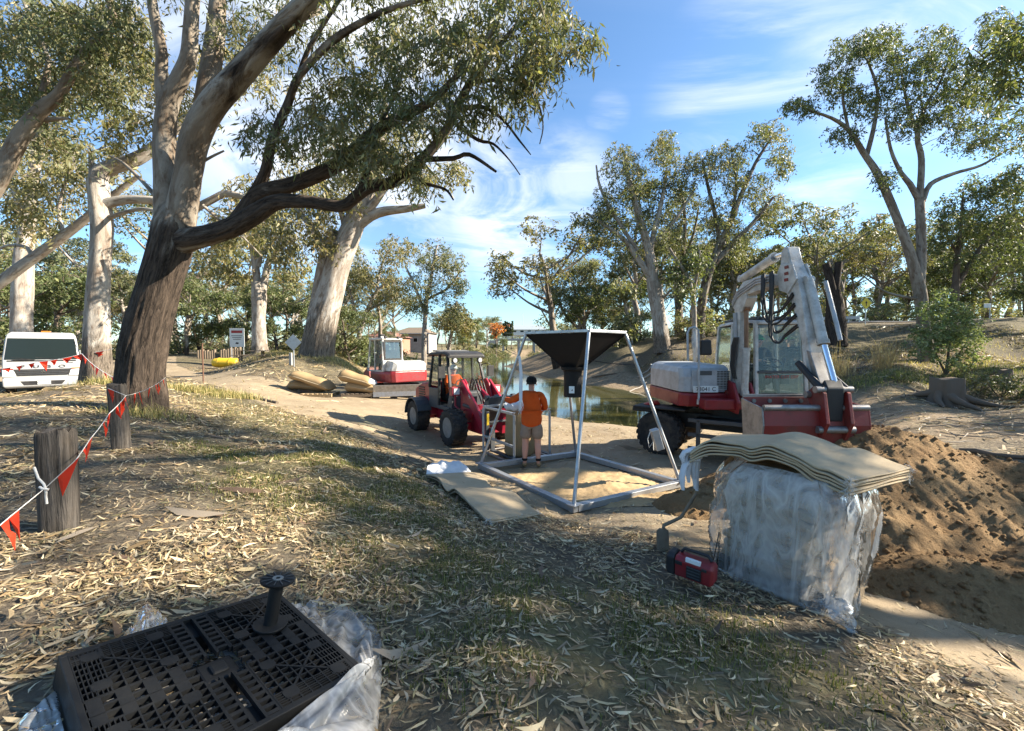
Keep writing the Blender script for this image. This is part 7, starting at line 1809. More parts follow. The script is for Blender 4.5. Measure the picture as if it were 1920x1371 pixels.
# printed paper sheets taped under the wrap
for k, (v, z, w_, h_, r) in enumerate(((.12, .37, .20, .13, .25), (.30, .41, .17, .13, -.12), (.52, .40, .28, .20, .35))):
    m = MB(); o_ = pp(-.062 - .012 * (k == 2), v, z); c_, s_ = math.cos(r), math.sin(r)
    m.prism([(-w_ / 2, -h_ / 2), (w_ / 2, -h_ / 2), (w_ / 2, h_ / 2), (-w_ / 2, h_ / 2)], o_, PV * c_ + Vector((0, 0, s_)), -PV * s_ + Vector((0, 0, c_)), PU * -.002)
    pl = m.build('paper_sheet', M['plate'], WR)
    for b in range(4 if k == 2 else 3):
        m = MB(); q = o_ + (-PV * s_ + Vector((0, 0, c_))) * (h_ * (.3 - .19 * b)) - PU * .0035
        ww = w_ * (.7 if (b + k) % 2 else .45) * .5
        m.prism([(-ww, -.010), (ww, -.010), (ww, .010), (-ww, .010)], q, PV * c_ + Vector((0, 0, s_)), -PV * s_ + Vector((0, 0, c_)), PU * -.0015); m.build('print_line', M['darkgrey'], pl)
m = MB(); m.tube([pp(-.075, .32, ZB + .30), pp(-.085, .32, ZB + .1), pp(-.07, .33, ZB + .0)], .006, 6); m.build('strapping', M['black'], WR, smooth=50)
# radio
rp = grd(1300, 1077); rd = thing('site_radio', 'red and black jobsite radio leaning on the slope by the wrapped pallet', 'radio', (0, 0, 0))
a, b = W(1262, 1050, 3.62), W(1336, 1076, 3.40)
ax = (b - a).normalized(); upv = (Vector((0, 0, 1)) - ax * ax.z).normalized(); fw = ax.cross(upv).normalized()
rd.location = tuple((a + b) / 2)
RM = Matrix.Identity(4)
for i in range(3): RM[i][0], RM[i][1], RM[i][2] = ax[i], -fw[i], upv[i]
def rm(): q = MB(); q.M = RM; return q
m = rm(); m.sweep([[(x, -.075 + i, -.085 + i), (x, .075 - i, -.085 + i), (x, .08 - i, .06 - i), (x, .05 - i, .085 - i), (x, -.05 + i, .085 - i), (x, -.08 + i, .06 - i)] for x, i in ((-.12, 0), (.17, 0), (.185, .02))]); m.build('body', M['red'], rd, .012)
for x0, x1 in ((-.20, -.122),):
    m = rm(); m.sweep([[(x, -.08 + i, -.09 + i), (x, .08 - i, -.09 + i), (x, .085 - i, .065 - i), (x, .05 - i, .095 - i), (x, -.05 + i, .095 - i), (x, -.085 + i, .065 - i)] for x, i in ((x0, .02), (x0 + .02, 0), (x1, 0))]); m.build('end_guard', M['black'], rd, .012)
m = rm(); m.box((.04, -.084, -.015), (.12, .02, .10)); m.build('speaker_grille', M['black'], rd, .008)
for z in (-.045, -.02, .005, .03):
    m = rm(); m.box((.04, -.0955, z), (.10, .004, .008)); m.build('grille_bar', M['darkgrey'], rd)
m = rm(); m.box((.03, -.066, .078), (.12, .03, .035)); m.build('label_panel', M['plate'], rd, .004)
m = rm(); m.box((-.085, -.083, .035), (.06, .012, .03)); m.box((.12, -.083, .04), (.04, .012, .022)); m.build('control_panel', M['black'], rd, .003)
m = rm(); m.tube([(-.10, .02, .09), (-.07, .02, .125), (.12, .02, .125), (.15, .02, .09)], .014, 8); m.build('carry_handle', M['black'], rd, smooth=50)
m = rm(); m.tube([(.15, .04, .09), (.165, .04, .16), (.19, .045, .34)], .0045, 6); m.build('aerial', M['black'], rd, smooth=50)
# spade
sp0, sp1 = grd(1243, 1034, .0), W(1306, 925, 4.35)
sv = thing('spade', 'muddy square-bladed spade standing on the ground, its handle leaning on the wrapped pallet', 'spade', tuple(sp0))
d_ = Vector((sp1.x - sp0.x, sp1.y - sp0.y, sp1.z - sp0.z)); top_ = Vector((.02, .03, .22))
m = MB(); m.sweep([[(-w, y - .004, z), (0, y - .02, z), (w, y - .004, z), (w, y + .004, z), (0, y - .012, z), (-w, y + .004, z)] for z, w, y in ((.0, .062, 0), (.12, .064, .01), (.21, .062, .02), (.235, .03, .024))]); m.build('blade', M['timber'], sv, smooth=30)
m = MB(); m.tube([(0, .018, .16), (.015, .03, .26), d_ * .5 + Vector((.01, 0, .05)), d_], [.02, .019, .017, .017], 10); m.build('handle', M['timber'], sv, smooth=50)

# ---------------------------------------------------------------- black plastic pallet, spool and milky sheets in the foreground
PL_, PB_, PR_ = Vector((-2.00, 1.78, .28)), Vector((-1.46, 2.52, .14)), Vector((-.716, 1.97, .068))
eu, ev = (PL_ - PB_), (PR_ - PB_)
LA, LB = eu.length, ev.length
eu.normalize(); ev.normalize(); en = ev.cross(eu).normalized()
if en.z < 0: en = -en
FP = thing('plastic_pallet', 'black open-grid plastic pallet lying at the lower left, carrying the empty spool', 'pallet', tuple(PB_))
FM = Matrix.Identity(4)
for i in range(3): FM[i][0], FM[i][1], FM[i][2] = eu[i], ev[i], en[i]
def fm(): q = MB(); q.M = FM; return q
def bar(m, u0, u1, v0, v1, z0=-.022, z1=0.0):
    m.add([(u, v, z) for z in (z0, z1) for u, v in ((u0, v0), (u1, v0), (u1, v1), (u0, v1))], [(3, 2, 1, 0), (4, 5, 6, 7), (0, 1, 5, 4), (1, 2, 6, 5), (2, 3, 7, 6), (3, 0, 4, 7)])
SZ = LA
for q in ((0, SZ, 0, .026), (0, SZ, LB - .026, LB), (0, .026, .026, LB - .026), (SZ - .026, SZ, .026, LB - .026)):
    m = fm(); bar(m, *q, -.13, .003); m.build('edge_rail', M['blackplastic'], FP, .004)
c0, c1 = SZ / 2 - .085, SZ / 2 + .085
m = fm()                                                   # the cross-shaped middle with its slots
for o_ in (.0, .055, .105, .16):
    bar(m, c0 + o_, c0 + o_ + .012, .026, c0); bar(m, c0 + o_, c0 + o_ + .012, c1, LB - .026)
    bar(m, .026, c0, c0 + o_, c0 + o_ + .012, -.022, .001); bar(m, c1, SZ - .026, c0 + o_, c0 + o_ + .012, -.022, .001)
for k in range(8):
    t_ = .03 + k * (c0 - .03) / 8
    for o_ in (.012, .117): bar(m, c0 + o_, c0 + o_ + .043, t_, t_ + .02); bar(m, c0 + o_, c0 + o_ + .043, LB - t_ - .02, LB - t_)
    if k % 2 == 0:
        for o_ in (.012, .067, .117): bar(m, t_, t_ + .045, c0 + o_, c0 + o_ + .043, -.022, .001); bar(m, SZ - t_ - .045, SZ - t_, c0 + o_, c0 + o_ + .043, -.022, .001)
tag(m.build('centre_rib', M['blackplastic'], FP), kind='stuff')
m = fm(); bar(m, c0 + .05, c1 - .05, c0 + .05, c1 - .05, -.05, -.012); m.build('centre_boss', M['blackplastic'], FP, .01)
for (u0, v0) in ((.026, .026), (c1, .026), (.026, c1), (c1, c1)):
    q = c0 - .026
    m = fm()
    for k in range(9):                                    # ribs of each quarter: fine along the outside, coarse in the middle
        t_ = k / 8
        bar(m, u0 + q * t_ - .003, u0 + q * t_ + .003, v0, v0 + q, -.022, .0015)
        bar(m, u0, u0 + q, v0 + q * t_ - .003, v0 + q * t_ + .003, -.022, .002)
    ou = u0 < SZ / 2; ov = v0 < LB / 2
    for k in range(6):
        t_ = q * .25 * k / 6
        if ou: bar(m, u0 + t_, u0 + t_ + .004, v0, v0 + q, -.02, .003)
        else: bar(m, u0 + q - t_ - .004, u0 + q - t_, v0, v0 + q, -.02, .003)
        if ov: bar(m, u0, u0 + q, v0 + t_, v0 + t_ + .004, -.02, .0025)
        else: bar(m, u0, u0 + q, v0 + q - t_ - .004, v0 + q - t_, -.02, .0025)
    tag(m.build('grid_rib', M['blackplastic'], FP), kind='stuff')
    for a_, b_ in (((u0 + q * .1, v0 + q * .1), (u0 + q * .9, v0 + q * .9)), ((u0 + q * .1, v0 + q * .9), (u0 + q * .9, v0 + q * .1))):
        m = fm(); m.beam((*a_, -.005), (*b_, -.005), .010, .018); m.build('diagonal_rib', M['blackplastic'], FP)
    for (a_, b_) in ((.18, .18), (.18, .82), (.82, .18), (.82, .82)):
        m = fm(); cx_, cy_ = u0 + q * a_, v0 + q * b_; m.prism([(cx_ - .032, cy_ - .016), (cx_ - .016, cy_ - .032), (cx_ + .016, cy_ - .032), (cx_ + .032, cy_ - .016), (cx_ + .032, cy_ + .016), (cx_ + .016, cy_ + .032), (cx_ - .016, cy_ + .032), (cx_ - .032, cy_ + .016)], (0, 0, -.004), (1, 0, 0), (0, 1, 0), (0, 0, .0085)); m.build('stiffening_plate', M['blackplastic'], FP)
for u in (.0, c0, SZ - .17):
    for v in (.0, c0, LB - .17):
        m = fm(); bar(m, u + .012, u + .158, v + .012, v + .158, -.145, -.024); m.build('foot', M['blackplastic'], FP, .01)
for u, v in ((.03, .03), (SZ - .13, .03), (.03, LB - .13), (SZ - .13, LB - .13)):
    m = fm(); bar(m, u, u + .10, v, v + .012, -.02, .004); bar(m, u, u + .012, v + .014, v + .10, -.02, .004); bar(m, u + .05, u + .10, v + .05, v + .062, -.02, .004); m.build('corner_cleat', M['blackplastic'], FP)
# spool
_e = Vector((0, 0, EYE)); _v = ray(506, 1174)
so_ = _e + _v * ((PB_ - _e).dot(en) / _v.dot(en)) + en * .005
SPL = thing('cable_spool', 'empty black plastic spool standing upright on the black pallet', 'spool', tuple(so_))
axs = en
m = MB(); m.lathe([(.004, 0), (.082, 0), (.084, .004), (.084, .010), (.082, .012), (.004, .012)], (0, 0, 0), axs, 40); m.build('lower_flange', M['blackplastic'], SPL, smooth=40)
m = MB(); m.lathe([(.034, .012), (.034, .235), (.029, .235), (.029, .012)], (0, 0, 0), axs, 32, True); m.build('core', M['blackplastic'], SPL, smooth=40)
m = MB(); m.lathe([(.020, .236), (.082, .236), (.084, .240), (.084, .247), (.078, .249), (.020, .249)], (0, 0, 0), axs, 40, True); fl = m.build('upper_flange', M['blackplastic'], SPL, smooth=40)
x_ = axs.orthogonal().normalized(); y_ = axs.cross(x_)
for k in range(12):
    a = 2 * math.pi * k / 12; r_ = x_ * math.cos(a) + y_ * math.sin(a)
    m = MB(); m.beam(axs * .2515 + r_ * .030, axs * .2515 + r_ * .079, .004, .004, axs); m.build('spoke', M['darkgrey'], fl)
m = MB(); m.lathe([(.012, .249), (.027, .249), (.027, .254), (.012, .254)], (0, 0, 0), axs, 24, True); m.build('hub_ring', M['rim'], fl, smooth=40)
# milky plastic sheets round the pallet
def crumple(name, label, path_in, path_out, n=120, l=40, amp=.06, seed=1, hump=.12):
    def curve(c):
        P, _ = smooth_path(np.array(c, float), np.ones(len(c)), .03)
        d = np.r_[0, np.cumsum(np.linalg.norm(np.diff(P, axis=0), axis=1))]
        t = np.linspace(0, d[-1], n)
        return np.stack([np.interp(t, d, P[:, k]) for k in range(3)], 1)
    A, B = curve(path_in), curve(path_out)
    w = np.linspace(0, 1, l)[None, :]; s = np.linspace(0, 1, n)[:, None]
    S = A[:, None, :] * (1 - w[..., None]) + B[:, None, :] * w[..., None]
    f1 = np.abs(fbm(s * 11 + w * 1.6, w * 1.1 + s * 1, seed, 2) - .5) * 2; f2 = np.abs(fbm(s * 4 + w * 3, w * 3.2, seed + 4, 2) - .5) * 2
    env = np.sin(np.pi * np.clip(w, .0, 1)) ** .5
    S[..., 2] += hump * env * (.5 + .5 * np.sin(s * 5 + seed)) + amp * (f1 * 1.3 + f2 - .7) * env
    S[..., 0] += amp * .6 * (f2 - .3) * env; S[..., 1] += amp * .5 * (f1 - .3) * env
    S[..., 2] = np.maximum(S[..., 2], hz(S[..., 0], S[..., 1]) + .008)
    idx = np.arange(n * l).reshape(n, l)
    q = np.stack([idx[:-1, :-1], idx[1:, :-1], idx[1:, 1:], idx[:-1, 1:]], -1).reshape(-1, 4)
    o = link(name, npmesh(name, S.reshape(-1, 3), q, None, True), None, M['milky'])
    return tag(o, label, 'plastic sheet')
def fp(u, v, z=0.0): return tuple(PB_ + eu * u + ev * v + en * z)
def gp(px, py, dz=.01): q = G(px, py); return (q.x, q.y, q.z + dz)
crumple('plastic_sheet', 'milky plastic sheet bunched along the right side of the black pallet', [fp(-.01, .12, -.05), fp(-.02, LB * .5, -.04), fp(-.01, LB + .0, -.02), fp(.15, LB + .02, -.04), fp(.35, LB + .03, -.05), fp(.6, LB + .04, -.06), fp(.8, LB + .04, -.06)],
        [gp(600, 1122), gp(672, 1150), gp(712, 1195), gp(716, 1260, .02), gp(712, 1330), gp(700, 1420), gp(640, 1560)], 150, 46, .075, 4, .10)
crumple('plastic_sheet', 'milky plastic sheet crumpled at the lower left corner of the black pallet', [fp(SZ + .0, .1, -.10), fp(SZ + .01, .4, -.10), fp(SZ + .01, .8, -.1)], [gp(30, 1372), gp(60, 1420), gp(80, 1490)], 80, 40, .025, 9, .04)
crumple('plastic_sheet', 'small scrap of milky plastic poking out behind the black pallet', [fp(.52, .0, -.05), fp(.62, .0, -.05), fp(.72, .0, -.06)], [gp(296, 1160, .03), gp(275, 1150, .06), gp(240, 1185, .01)], 20, 12, .03, 14, .03)
# crushed clear sheet under the pallet
q = [fp(SZ - .05, .05, -.14), fp(.05, .05, -.14), fp(.05, LB - .05, -.14), fp(SZ - .05, LB - .05, -.14)]
crumple('plastic_sheet', 'crumpled milky plastic seen through the openings of the black pallet', [q[0], q[1]], [q[3], q[2]], 40, 40, .05, 19, .03)

# ---------------------------------------------------------------- timber posts and flag bunting
def post(label, base, w, h, seed, lean=(0, 0)):
    n = 40; rs = np.random.default_rng(seed)
    zs = np.r_[-.25, np.linspace(0, h, 26), h + .004]
    a = np.arange(n) / n * 2 * np.pi
    e = .45
    cx_ = np.sign(np.cos(a)) * np.abs(np.cos(a)) ** e * w / 2; cy_ = np.sign(np.sin(a)) * np.abs(np.sin(a)) ** e * w / 2
    secs = []
    for i, z in enumerate(zs):
        gr = 1 - .07 * np.abs(fbm(a * 3.4, np.full(n, z * .9), seed, 3) - .5) * 2 - .03 * vnoise(a * 9, np.full(n, z * .4), seed + 3)
        if i >= len(zs) - 2: gr = gr * (.97 if i == len(zs) - 2 else .93)
        zt_ = z + (.012 * np.sin(a * 2 + seed) + .01 * rs.normal(size=n) if i >= len(zs) - 2 else 0)
        secs.append([(cx_[k] * gr[k] + lean[0] * z, cy_[k] * gr[k] + lean[1] * z, zt_[k] if hasattr(zt_, '__len__') else z) for k in range(n)])
    m = MB(); m.sweep(secs)
    o = m.build('timber_post', M['post'], None, smooth=45); o.location = base; o.rotation_euler = (0, 0, .35)
    return tag(o, label, 'post', 'timber posts carrying the bunting')
_a = grd(113, 992); post('nearer thick weathered timber post with a white cord tied to it', (_a.x, _a.y, _a.z), .205, .79, 3)
_c2 = grd(228, 843); post('farther weathered timber post at the foot of the dark trunk, red flags round its top', (_c2.x, _c2.y, _c2.z), .175, .84, 8, (-.03, 0))
def bunting(label, pts, sag, flags, r=.0035, mat='rope'):
    t = thing('bunting', label, 'bunting', tuple(pts[0]), 0, 'orange flag bunting')
    P = []
    for a, b, s in zip(pts[:-1], pts[1:], sag):
        for k in range(12):
            u = k / 12; P.append(a.lerp(b, u) - Vector((0, 0, 4 * s * u * (1 - u))))
    P.append(pts[-1])
    m = MB(); m.tube(P, r, 6); m.build('string', M[mat], t, world=True, smooth=60)
    L_ = np.r_[0, np.cumsum([(P[i + 1] - P[i]).length for i in range(len(P) - 1)])]
    for k, (px, w, ln, tw) in enumerate(flags):
        best = min(range(len(P) - 1), key=lambda i: abs(CX + F * P[i].x / P[i].y - px))
        p = P[best]; d = (P[best + 1] - P[best]).normalized()
        side = Vector((math.cos(tw), math.sin(tw), 0)) * .35
        a, b = p - d * w / 2, p + d * w / 2
        tip = p + Vector((0, 0, -ln)) + side * ln * .6 + d * w * .25 * math.sin(k * 2.1)
        md = (a + b) / 2 * .5 + tip * .5 + Vector((math.sin(k * 1.7), math.cos(k * 2.3), 0)) * w * .28
        al, bl_ = a.lerp(tip, .5) + side * .02, b.lerp(tip, .5) - side * .015
        n = Vector((.0008, -.0012, 0))
        m = MB(); vs = [a, b, bl_, md, al, tip]
        m.add(vs + [v + n for v in vs], [(0, 1, 2, 3), (0, 3, 4), (4, 3, 5), (3, 2, 5), (6, 9, 8, 7), (6, 10, 9), (10, 11, 9), (9, 11, 8)])
        m.build('flag', M['flag'], t, world=True)
    return t
P1 = [W(-60, 1035, 2.3), W(20, 968, 2.75), W(85, 915, _a.y - .16), W(143, 862, _a.y - .13), W(170, 822, 3.7), W(205, 775, 4.35), W(236, 742, _c2.y - .15)]
bunting('orange flag bunting on white cord from the near post to the farther post', P1, [0, 0, 0, .0, .01, .01, .0], [(-8, .12, .20, .4), (12, .11, .22, 2.2), (118, .20, .20, 2.7), (151, .14, .15, 1.2), (163, .13, .22, 3.6), (190, .09, .16, 2.0), (200, .12, .17, 2.9), (215, .10, .16, 1.0), (223, .10, .18, 2.4), (231, .11, .16, .6), (235, .10, .2, 2.9)])
_h = W(236, 742, _c2.y - .15)
bunting('orange flag bunting sagging from the farther post round the dark trunk', [W(202, 728, _c2.y - .12), _h, W(310, 708, 7.85)], [.0, .05], [(204, .10, .18, 2.0), (247, .10, .16, 2.9), (262, .09, .18, 1.0), (276, .10, .16, 3.0), (288, .12, .18, .4), (295, .10, .18, 2.2), (307, .11, .18, 1.4)], .003)
bunting('orange flag bunting stretched across the front of the white truck', [W(-20, 694, 11.8), W(75, 678, 12.0), W(152, 664, 12.3), W(212, 654, 12.4)], [.03, .03, .02], [(-2, .16, .12, 1), (15, .2, .14, 2), (34, .16, .14, .5), (55, .16, .15, 2.6), (78, .2, .3, 2.2), (101, .18, .16, 1.1), (124, .26, .18, 3), (146, .24, .2, .3), (188, .24, .15, 2)], .006, 'whitesheet')
bunting('orange flag bunting slanting down from the pale trunk to the ground', [W(153, 663, 12.2), W(180, 688, 11.8), W(214, 708, 11.4)], [.02, .02], [(158, .2, .24, 2), (170, .22, .25, .6), (182, .18, .24, 2.8), (197, .18, .24, 1.3), (211, .16, .24, 2.2)], .006, 'whitesheet')
m = MB(); k0 = W(85, 915, _a.y - .17)
m.tube([W(64, 876, _a.y - .17), W(72, 897, _a.y - .165), k0 + Vector((-.01, 0, .03)), k0, k0 + Vector((.015, -.01, -.03)), W(86, 930, _a.y - .16), W(88, 945, _a.y - .165)], .008, 7)
m.tube([k0 + Vector((-.03, -.01, .01)), k0 + Vector((0, -.02, .0)), k0 + Vector((.03, -.005, -.01))], .009, 7)
tag(m.build('cord', M['rope'], None, smooth=60), 'short length of white cord knotted on the bunting at the near post', 'cord')
# ---------------------------------------------------------------- sandbags on pallets, signs, furniture of the car park
def timber_pallet(label, loc, rz, mat, group):
    t = thing('wooden_pallet', label, 'pallet', loc, rz, group)
    for k in range(7):
        m = MB(); m.box((-.55 + k * .183, 0, .135), (.12, 1.1, .022)); m.build('deck_board', mat, t, .003)
    for y in (-.5, 0, .5):
        m = MB(); m.box((0, y, .066), (1.2, .09, .115)); m.build('bearer', mat, t, .004)
    return t
def sandbag(label, loc, rz, L, w, h, pitch, group, white=False):
    t = thing('filled_sandbag', label, 'sandbag', loc, rz, group)
    secs = []
    for u in np.linspace(0, 1, 15):
        e = (1 - abs(2 * u - 1) ** 7); ww = w * (.84 + .16 * e) / 2; hh = max(.03, h * e ** .5 * (1 + .12 * math.sin(u * 7 + L * 5))) / 2
        ring = []
        for k in range(22):
            a = 2 * math.pi * k / 22; c_, s_ = math.cos(a), math.sin(a)
            x = math.copysign(abs(c_) ** .8, c_) * ww; z = math.copysign(abs(s_) ** .9, s_) * hh
            ring.append(((u - .5) * L, x, z - .10 * (2 * u - 1) ** 2 + .02 * math.sin(u * 9) + math.tan(pitch) * (u - .5) * L))
        secs.append(ring)
    m = MB(); m.sweep(secs); m.build('bag', M['sackdark'], t, smooth=70)
    for s in (-1, 1):
        m = MB(); m.tube([((u - .5) * L, s * w * .5 * (.86 + .14 * (1 - abs(2 * u - 1) ** 3.2)), -.10 * (2 * u - 1) ** 2 + .02 * math.sin(u * 9) + math.tan(pitch) * (u - .5) * L) for u in np.linspace(.03, .97, 14)], .016, 6); m.build('seam', M['sack'], t, smooth=60)
    if white:
        m = MB(); m.sweep([[(x, math.cos(2 * math.pi * k / 16) * w * r, math.sin(2 * math.pi * k / 16) * h * r * .7 + math.tan(pitch) * x) for k in range(16)] for x, r in ((L * .44, .46), (L * .49, .40), (L * .56, .30), (L * .60, .12))]); m.build('white_mouth', M['sackwhite'], t, smooth=70)
    return t
_l = at(575, 17.6); _r = at(672, 17.3)
timber_pallet('weathered wooden pallet under the left pair of sandbags', tuple(at(568, 17.9)), .15, M['timber'], 'pallets under the sandbags')
timber_pallet('pale sunlit wooden pallet at the right end of the left sandbags', tuple(at(600, 17.0)), .1, M['palewood'], 'pallets under the sandbags')
timber_pallet('dark wooden pallet under the right pair of sandbags', tuple(at(672, 17.2)), .2, M['timber'], 'pallets under the sandbags')
SBG = 'filled sandbags on pallets beside the track'
sandbag('lower tan sandbag of the left pair, resting flat on its pallet', tuple(at(576, 17.6, .36)), .1, 1.5, .8, .40, -.10, SBG)
sandbag('upper tan sandbag of the left pair, tilted down to the right', tuple(at(585, 17.2, .66)), -.1, 1.75, .85, .42, -.30, SBG)
sandbag('lower tan sandbag of the right pair, with white mouth at the right', tuple(at(680, 17.2, .38)), -.05, 1.35, .8, .44, -.12, SBG, True)
sandbag('upper tan sandbag of the right pair, with white mouth, tilted to the right', tuple(at(668, 17.1, .74)), .05, 1.35, .8, .46, -.26, SBG, True)
def sign_post(label, p, h, r=.03, mat='galv'):
    t = thing('road_sign', label, 'sign', tuple(p))
    m = MB(); m.cyl((0, 0, -.2), (0, 0, h), r, 10); m.build('sign_pole', M[mat], t, smooth=40)
    return t
p = at(551, 21.5); t = sign_post('grey back of a diamond road sign on a pole, before the leaning trunk', p, 1.55)
m = MB(); s_ = .43; m.prism([(0, -s_), (s_, 0), (0, s_), (-s_, 0)], (0, -.035, 1.25), (1, 0, 0), (0, 0, 1), (0, -.006, 0)); m.build('sign_plate', M['galv'], t, .02)
m = MB(); m.box((0, -.02, 1.25), (.3, .03, .05)); m.build('bracket', M['galv'], t)
p = at(545, 21.8); m = MB(); m.box((0, 0, .2), (.14, .12, .9)); o = m.build('short_post', M['concrete'], None, .02); o.location = p; tag(o, 'short pale marker post beside the back of the diamond sign', 'post')
p = at(446, 38); t = thing('notice_board', 'white notice board with red heading on two thin posts', 'sign', tuple(p))
for x in (-.55, .55):
    m = MB(); m.cyl((x, 0, -.2), (x, 0, 2.6), .035, 8); m.build('sign_pole', M['galv'], t, smooth=40)
m = MB(); m.box((0, -.05, 1.95), (1.35, .03, 1.7)); bd = m.build('board', M['plate'], t, .01)
m = MB(); m.box((0, -.068, 2.48), (1.0, .006, .24)); m.build('heading_band', M['redink'], bd)
for k in range(3):
    m = MB(); m.box((0, -.068, 2.12 - k * .16), (1.0 - .15 * k, .006, .05)); m.build('text_line', M['ink'], bd)
m = MB(); m.prism([(-.16, 0), (.10, -.02), (.18, .10), (-.06, .16)], (0, -.066, 1.38), (1, 0, 0), (0, 0, 1), (0, -.006, 0)); m.build('pictogram', M['ink'], bd)
bo0 = None
for i in range(17):
    px = 372 + i * 4.4 + (8 if i > 7 else 0); p = at(px, 41 + .06 * i)
    if bo0 is None:
        m = MB(); m.sweep([[(.13 * math.cos(a) * r, .13 * math.sin(a) * r, z) for a in np.linspace(0, 2 * math.pi, 10, endpoint=False)] for z, r in ((-.2, 1), (.85, .97), (.9, .8))]); o = m.build('bollard', M['timber'], None, smooth=40); bo0 = o
    else:
        o = bo0.copy(); COL.objects.link(o)
    o.location = p; o.scale = (1, 1, .9 + .15 * ((i * 7) % 5) / 4)
    tag(o, 'weathered timber bollard in the row closing off the car park, beyond the track', 'bollard', 'bollards along the far side of the car park')
p = at(423, 33.5)
t = thing('flotation_tube', 'long bright yellow vinyl tube lying on the track by the picnic table', 'float tube', tuple(p), .12)
m = MB(); m.sweep([[(x, math.cos(2 * math.pi * k / 20) * r * (1 + .05 * math.sin(x * 7 + k)), .38 + math.sin(2 * math.pi * k / 20) * r * .95) for k in range(20)] for x, r in ((-.95, .18), (-.92, .30), (-.8, .37), (-.3, .40), (.3, .39), (.8, .38), (.92, .33), (.98, .16))]); m.build('tube', M['yellow'], t, smooth=60)
m = MB(); m.lathe([(.16, 0), (.14, .05), (.05, .08)], (.97, 0, .38), (1, 0, 0), 14); m.build('end_cap', M['timber'], t, smooth=40)
for x in (-.45, .4):
    m = MB(); m.lathe([(.398, -.02), (.408, -.015), (.408, .015), (.398, .02)], (x, 0, .38), (1, 0, 0), 24, True); m.build('band', M['sticker'], t, smooth=40)
p = at(472, 29); t = thing('picnic_table', 'brown timber picnic table with fixed benches, right of the yellow tube', 'picnic table', tuple(p), .25)
for k in range(4):
    m = MB(); m.box((0, -.33 + k * .22, .74), (2.0, .2, .05)); m.build('table_board', M['redworn'] if False else M['timber'], t, .006)
for s in (-1, 1):
    m = MB(); m.box((0, s * .72, .44), (2.0, .28, .05)); m.build('bench', M['timber'], t, .006)
    m = MB(); m.beam((s * .7, -.75, .38), (s * .7, .75, .38), .07, .09); m.beam((s * .7, -.25, 0), (s * .7, -.2, .715), .09, .09, (1, 0, 0)); m.beam((s * .7, .25, 0), (s * .7, .2, .715), .09, .09, (1, 0, 0)); m.build('leg', M['timber'], t, .006)
p = at(380, 17); m = MB(); m.tube([(0, 0, -.2), (0, 0, 1.62)], .026, 6); m.box((0, 0, 1.63), (.06, .06, .03)); o = m.build('steel_picket', paint('rusty_steel', (.16, .08, .05), .7, .3, .5, (.08, .05, .035)), None); o.location = p; tag(o, 'rusty steel picket standing at the near edge of the track', 'stake')
m = MB(); a, b, c = grd(372, 733, .02), grd(450, 742, .03), grd(520, 757, .02); m.tube([a, a.lerp(b, .5) + Vector((0, 0, .03)), b, c], [.04, .06, .06, .05], 8); tag(m.build('edging_log', M['barkdark'], None, smooth=60), 'long dark log lying along the grassy near edge of the track', 'log')
# houses and bridge in the distance
def house(label, p, w, dp, h, rz, wall, roof, rh=1.6, nwin=3):
    t = thing('house', label, 'house', tuple(p), rz)
    m = MB(); m.box((0, 0, h / 2 - .5), (w, dp, h + 1)); m.build('wall', wall, t)
    m = MB(); e = .6
    m.add([(-w / 2 - e, -dp / 2 - e, h), (w / 2 + e, -dp / 2 - e, h), (w / 2 + e, dp / 2 + e, h), (-w / 2 - e, dp / 2 + e, h), (-w / 2 + dp * .35, 0, h + rh), (w / 2 - dp * .35, 0, h + rh)], [(0, 1, 5, 4), (2, 3, 4, 5), (1, 2, 5), (3, 0, 4), (3, 2, 1, 0)]); m.build('roof', roof, t)
    m = MB(); m.box((0, -dp / 2 - e - .05, h - .12), (w + 2 * e, .1, .22)); m.build('gutter', M['plate'], t)
    for k in range(nwin):
        x = -w / 2 + w * (k + .5) / nwin
        m = MB(); m.box((x, -dp / 2 - .03, h * .58), (w / nwin * .5, .08, 1.2)); f_ = m.build('window', M['plate'], t)
        m = MB(); m.box((x, -dp / 2 - .08, h * .58), (w / nwin * .44, .03, 1.06)); m.build('pane', bpy.data.materials['dark_windscreen_glass'], f_)
    return t
house('brick house with tiled hip roof beyond the small digger', at(725, 105, 1.2), 9, 8, 3.0, -.2, M['brickwall'], M['rooftile'])
house('pale two-storey house with dark roof half hidden by the twin-stemmed gum', at(780, 120, .6), 10, 8, 4.6, -.1, M['concrete'], M['timber'], 1.8, 4)
BR_D = 245
t = thing('road_bridge', 'low concrete road bridge crossing the river in the distance', 'bridge', tuple(W(985, 640, BR_D)))
z_ = lambda py: (HOR - py) / F * BR_D + EYE - t.location.z
m = MB(); m.box((6, 0, z_(637)), (46, 9, 1.3)); m.build('deck', M['concrete'], t)
m = MB(); m.box((6, -4.4, z_(632) + .1), (46, .15, .2)); m.build('rail', M['galv'], t)
for k in range(16):
    m = MB(); m.box((-16 + k * 2.9, -4.4, z_(634)), (.25, .25, 1.2)); m.build('rail_post', M['galv'], t)
for x in (-13, -4, 5, 14):
    for y in (-3, 3):
        m = MB(); m.cyl((x, y, z_(640)), (x, y, z_(640) - 7), .7, 12); m.build('pier', M['concrete'], t, smooth=40)
    m = MB(); m.box((x, 0, z_(640)), (1.6, 8, 1.0)); m.build('headstock', M['concrete'], t)
m = MB(); m.box((-19, 0, z_(640) - 2.5), (6, 9, 6)); m.build('abutment', M['concrete'], t)
house('long low shed with pale grey-green roof at the end of the bridge', W(985, 627, 290), 30, 14, 3, 0, M['plate'], M['greyroof'], 3.2, 6)
c0_ = None
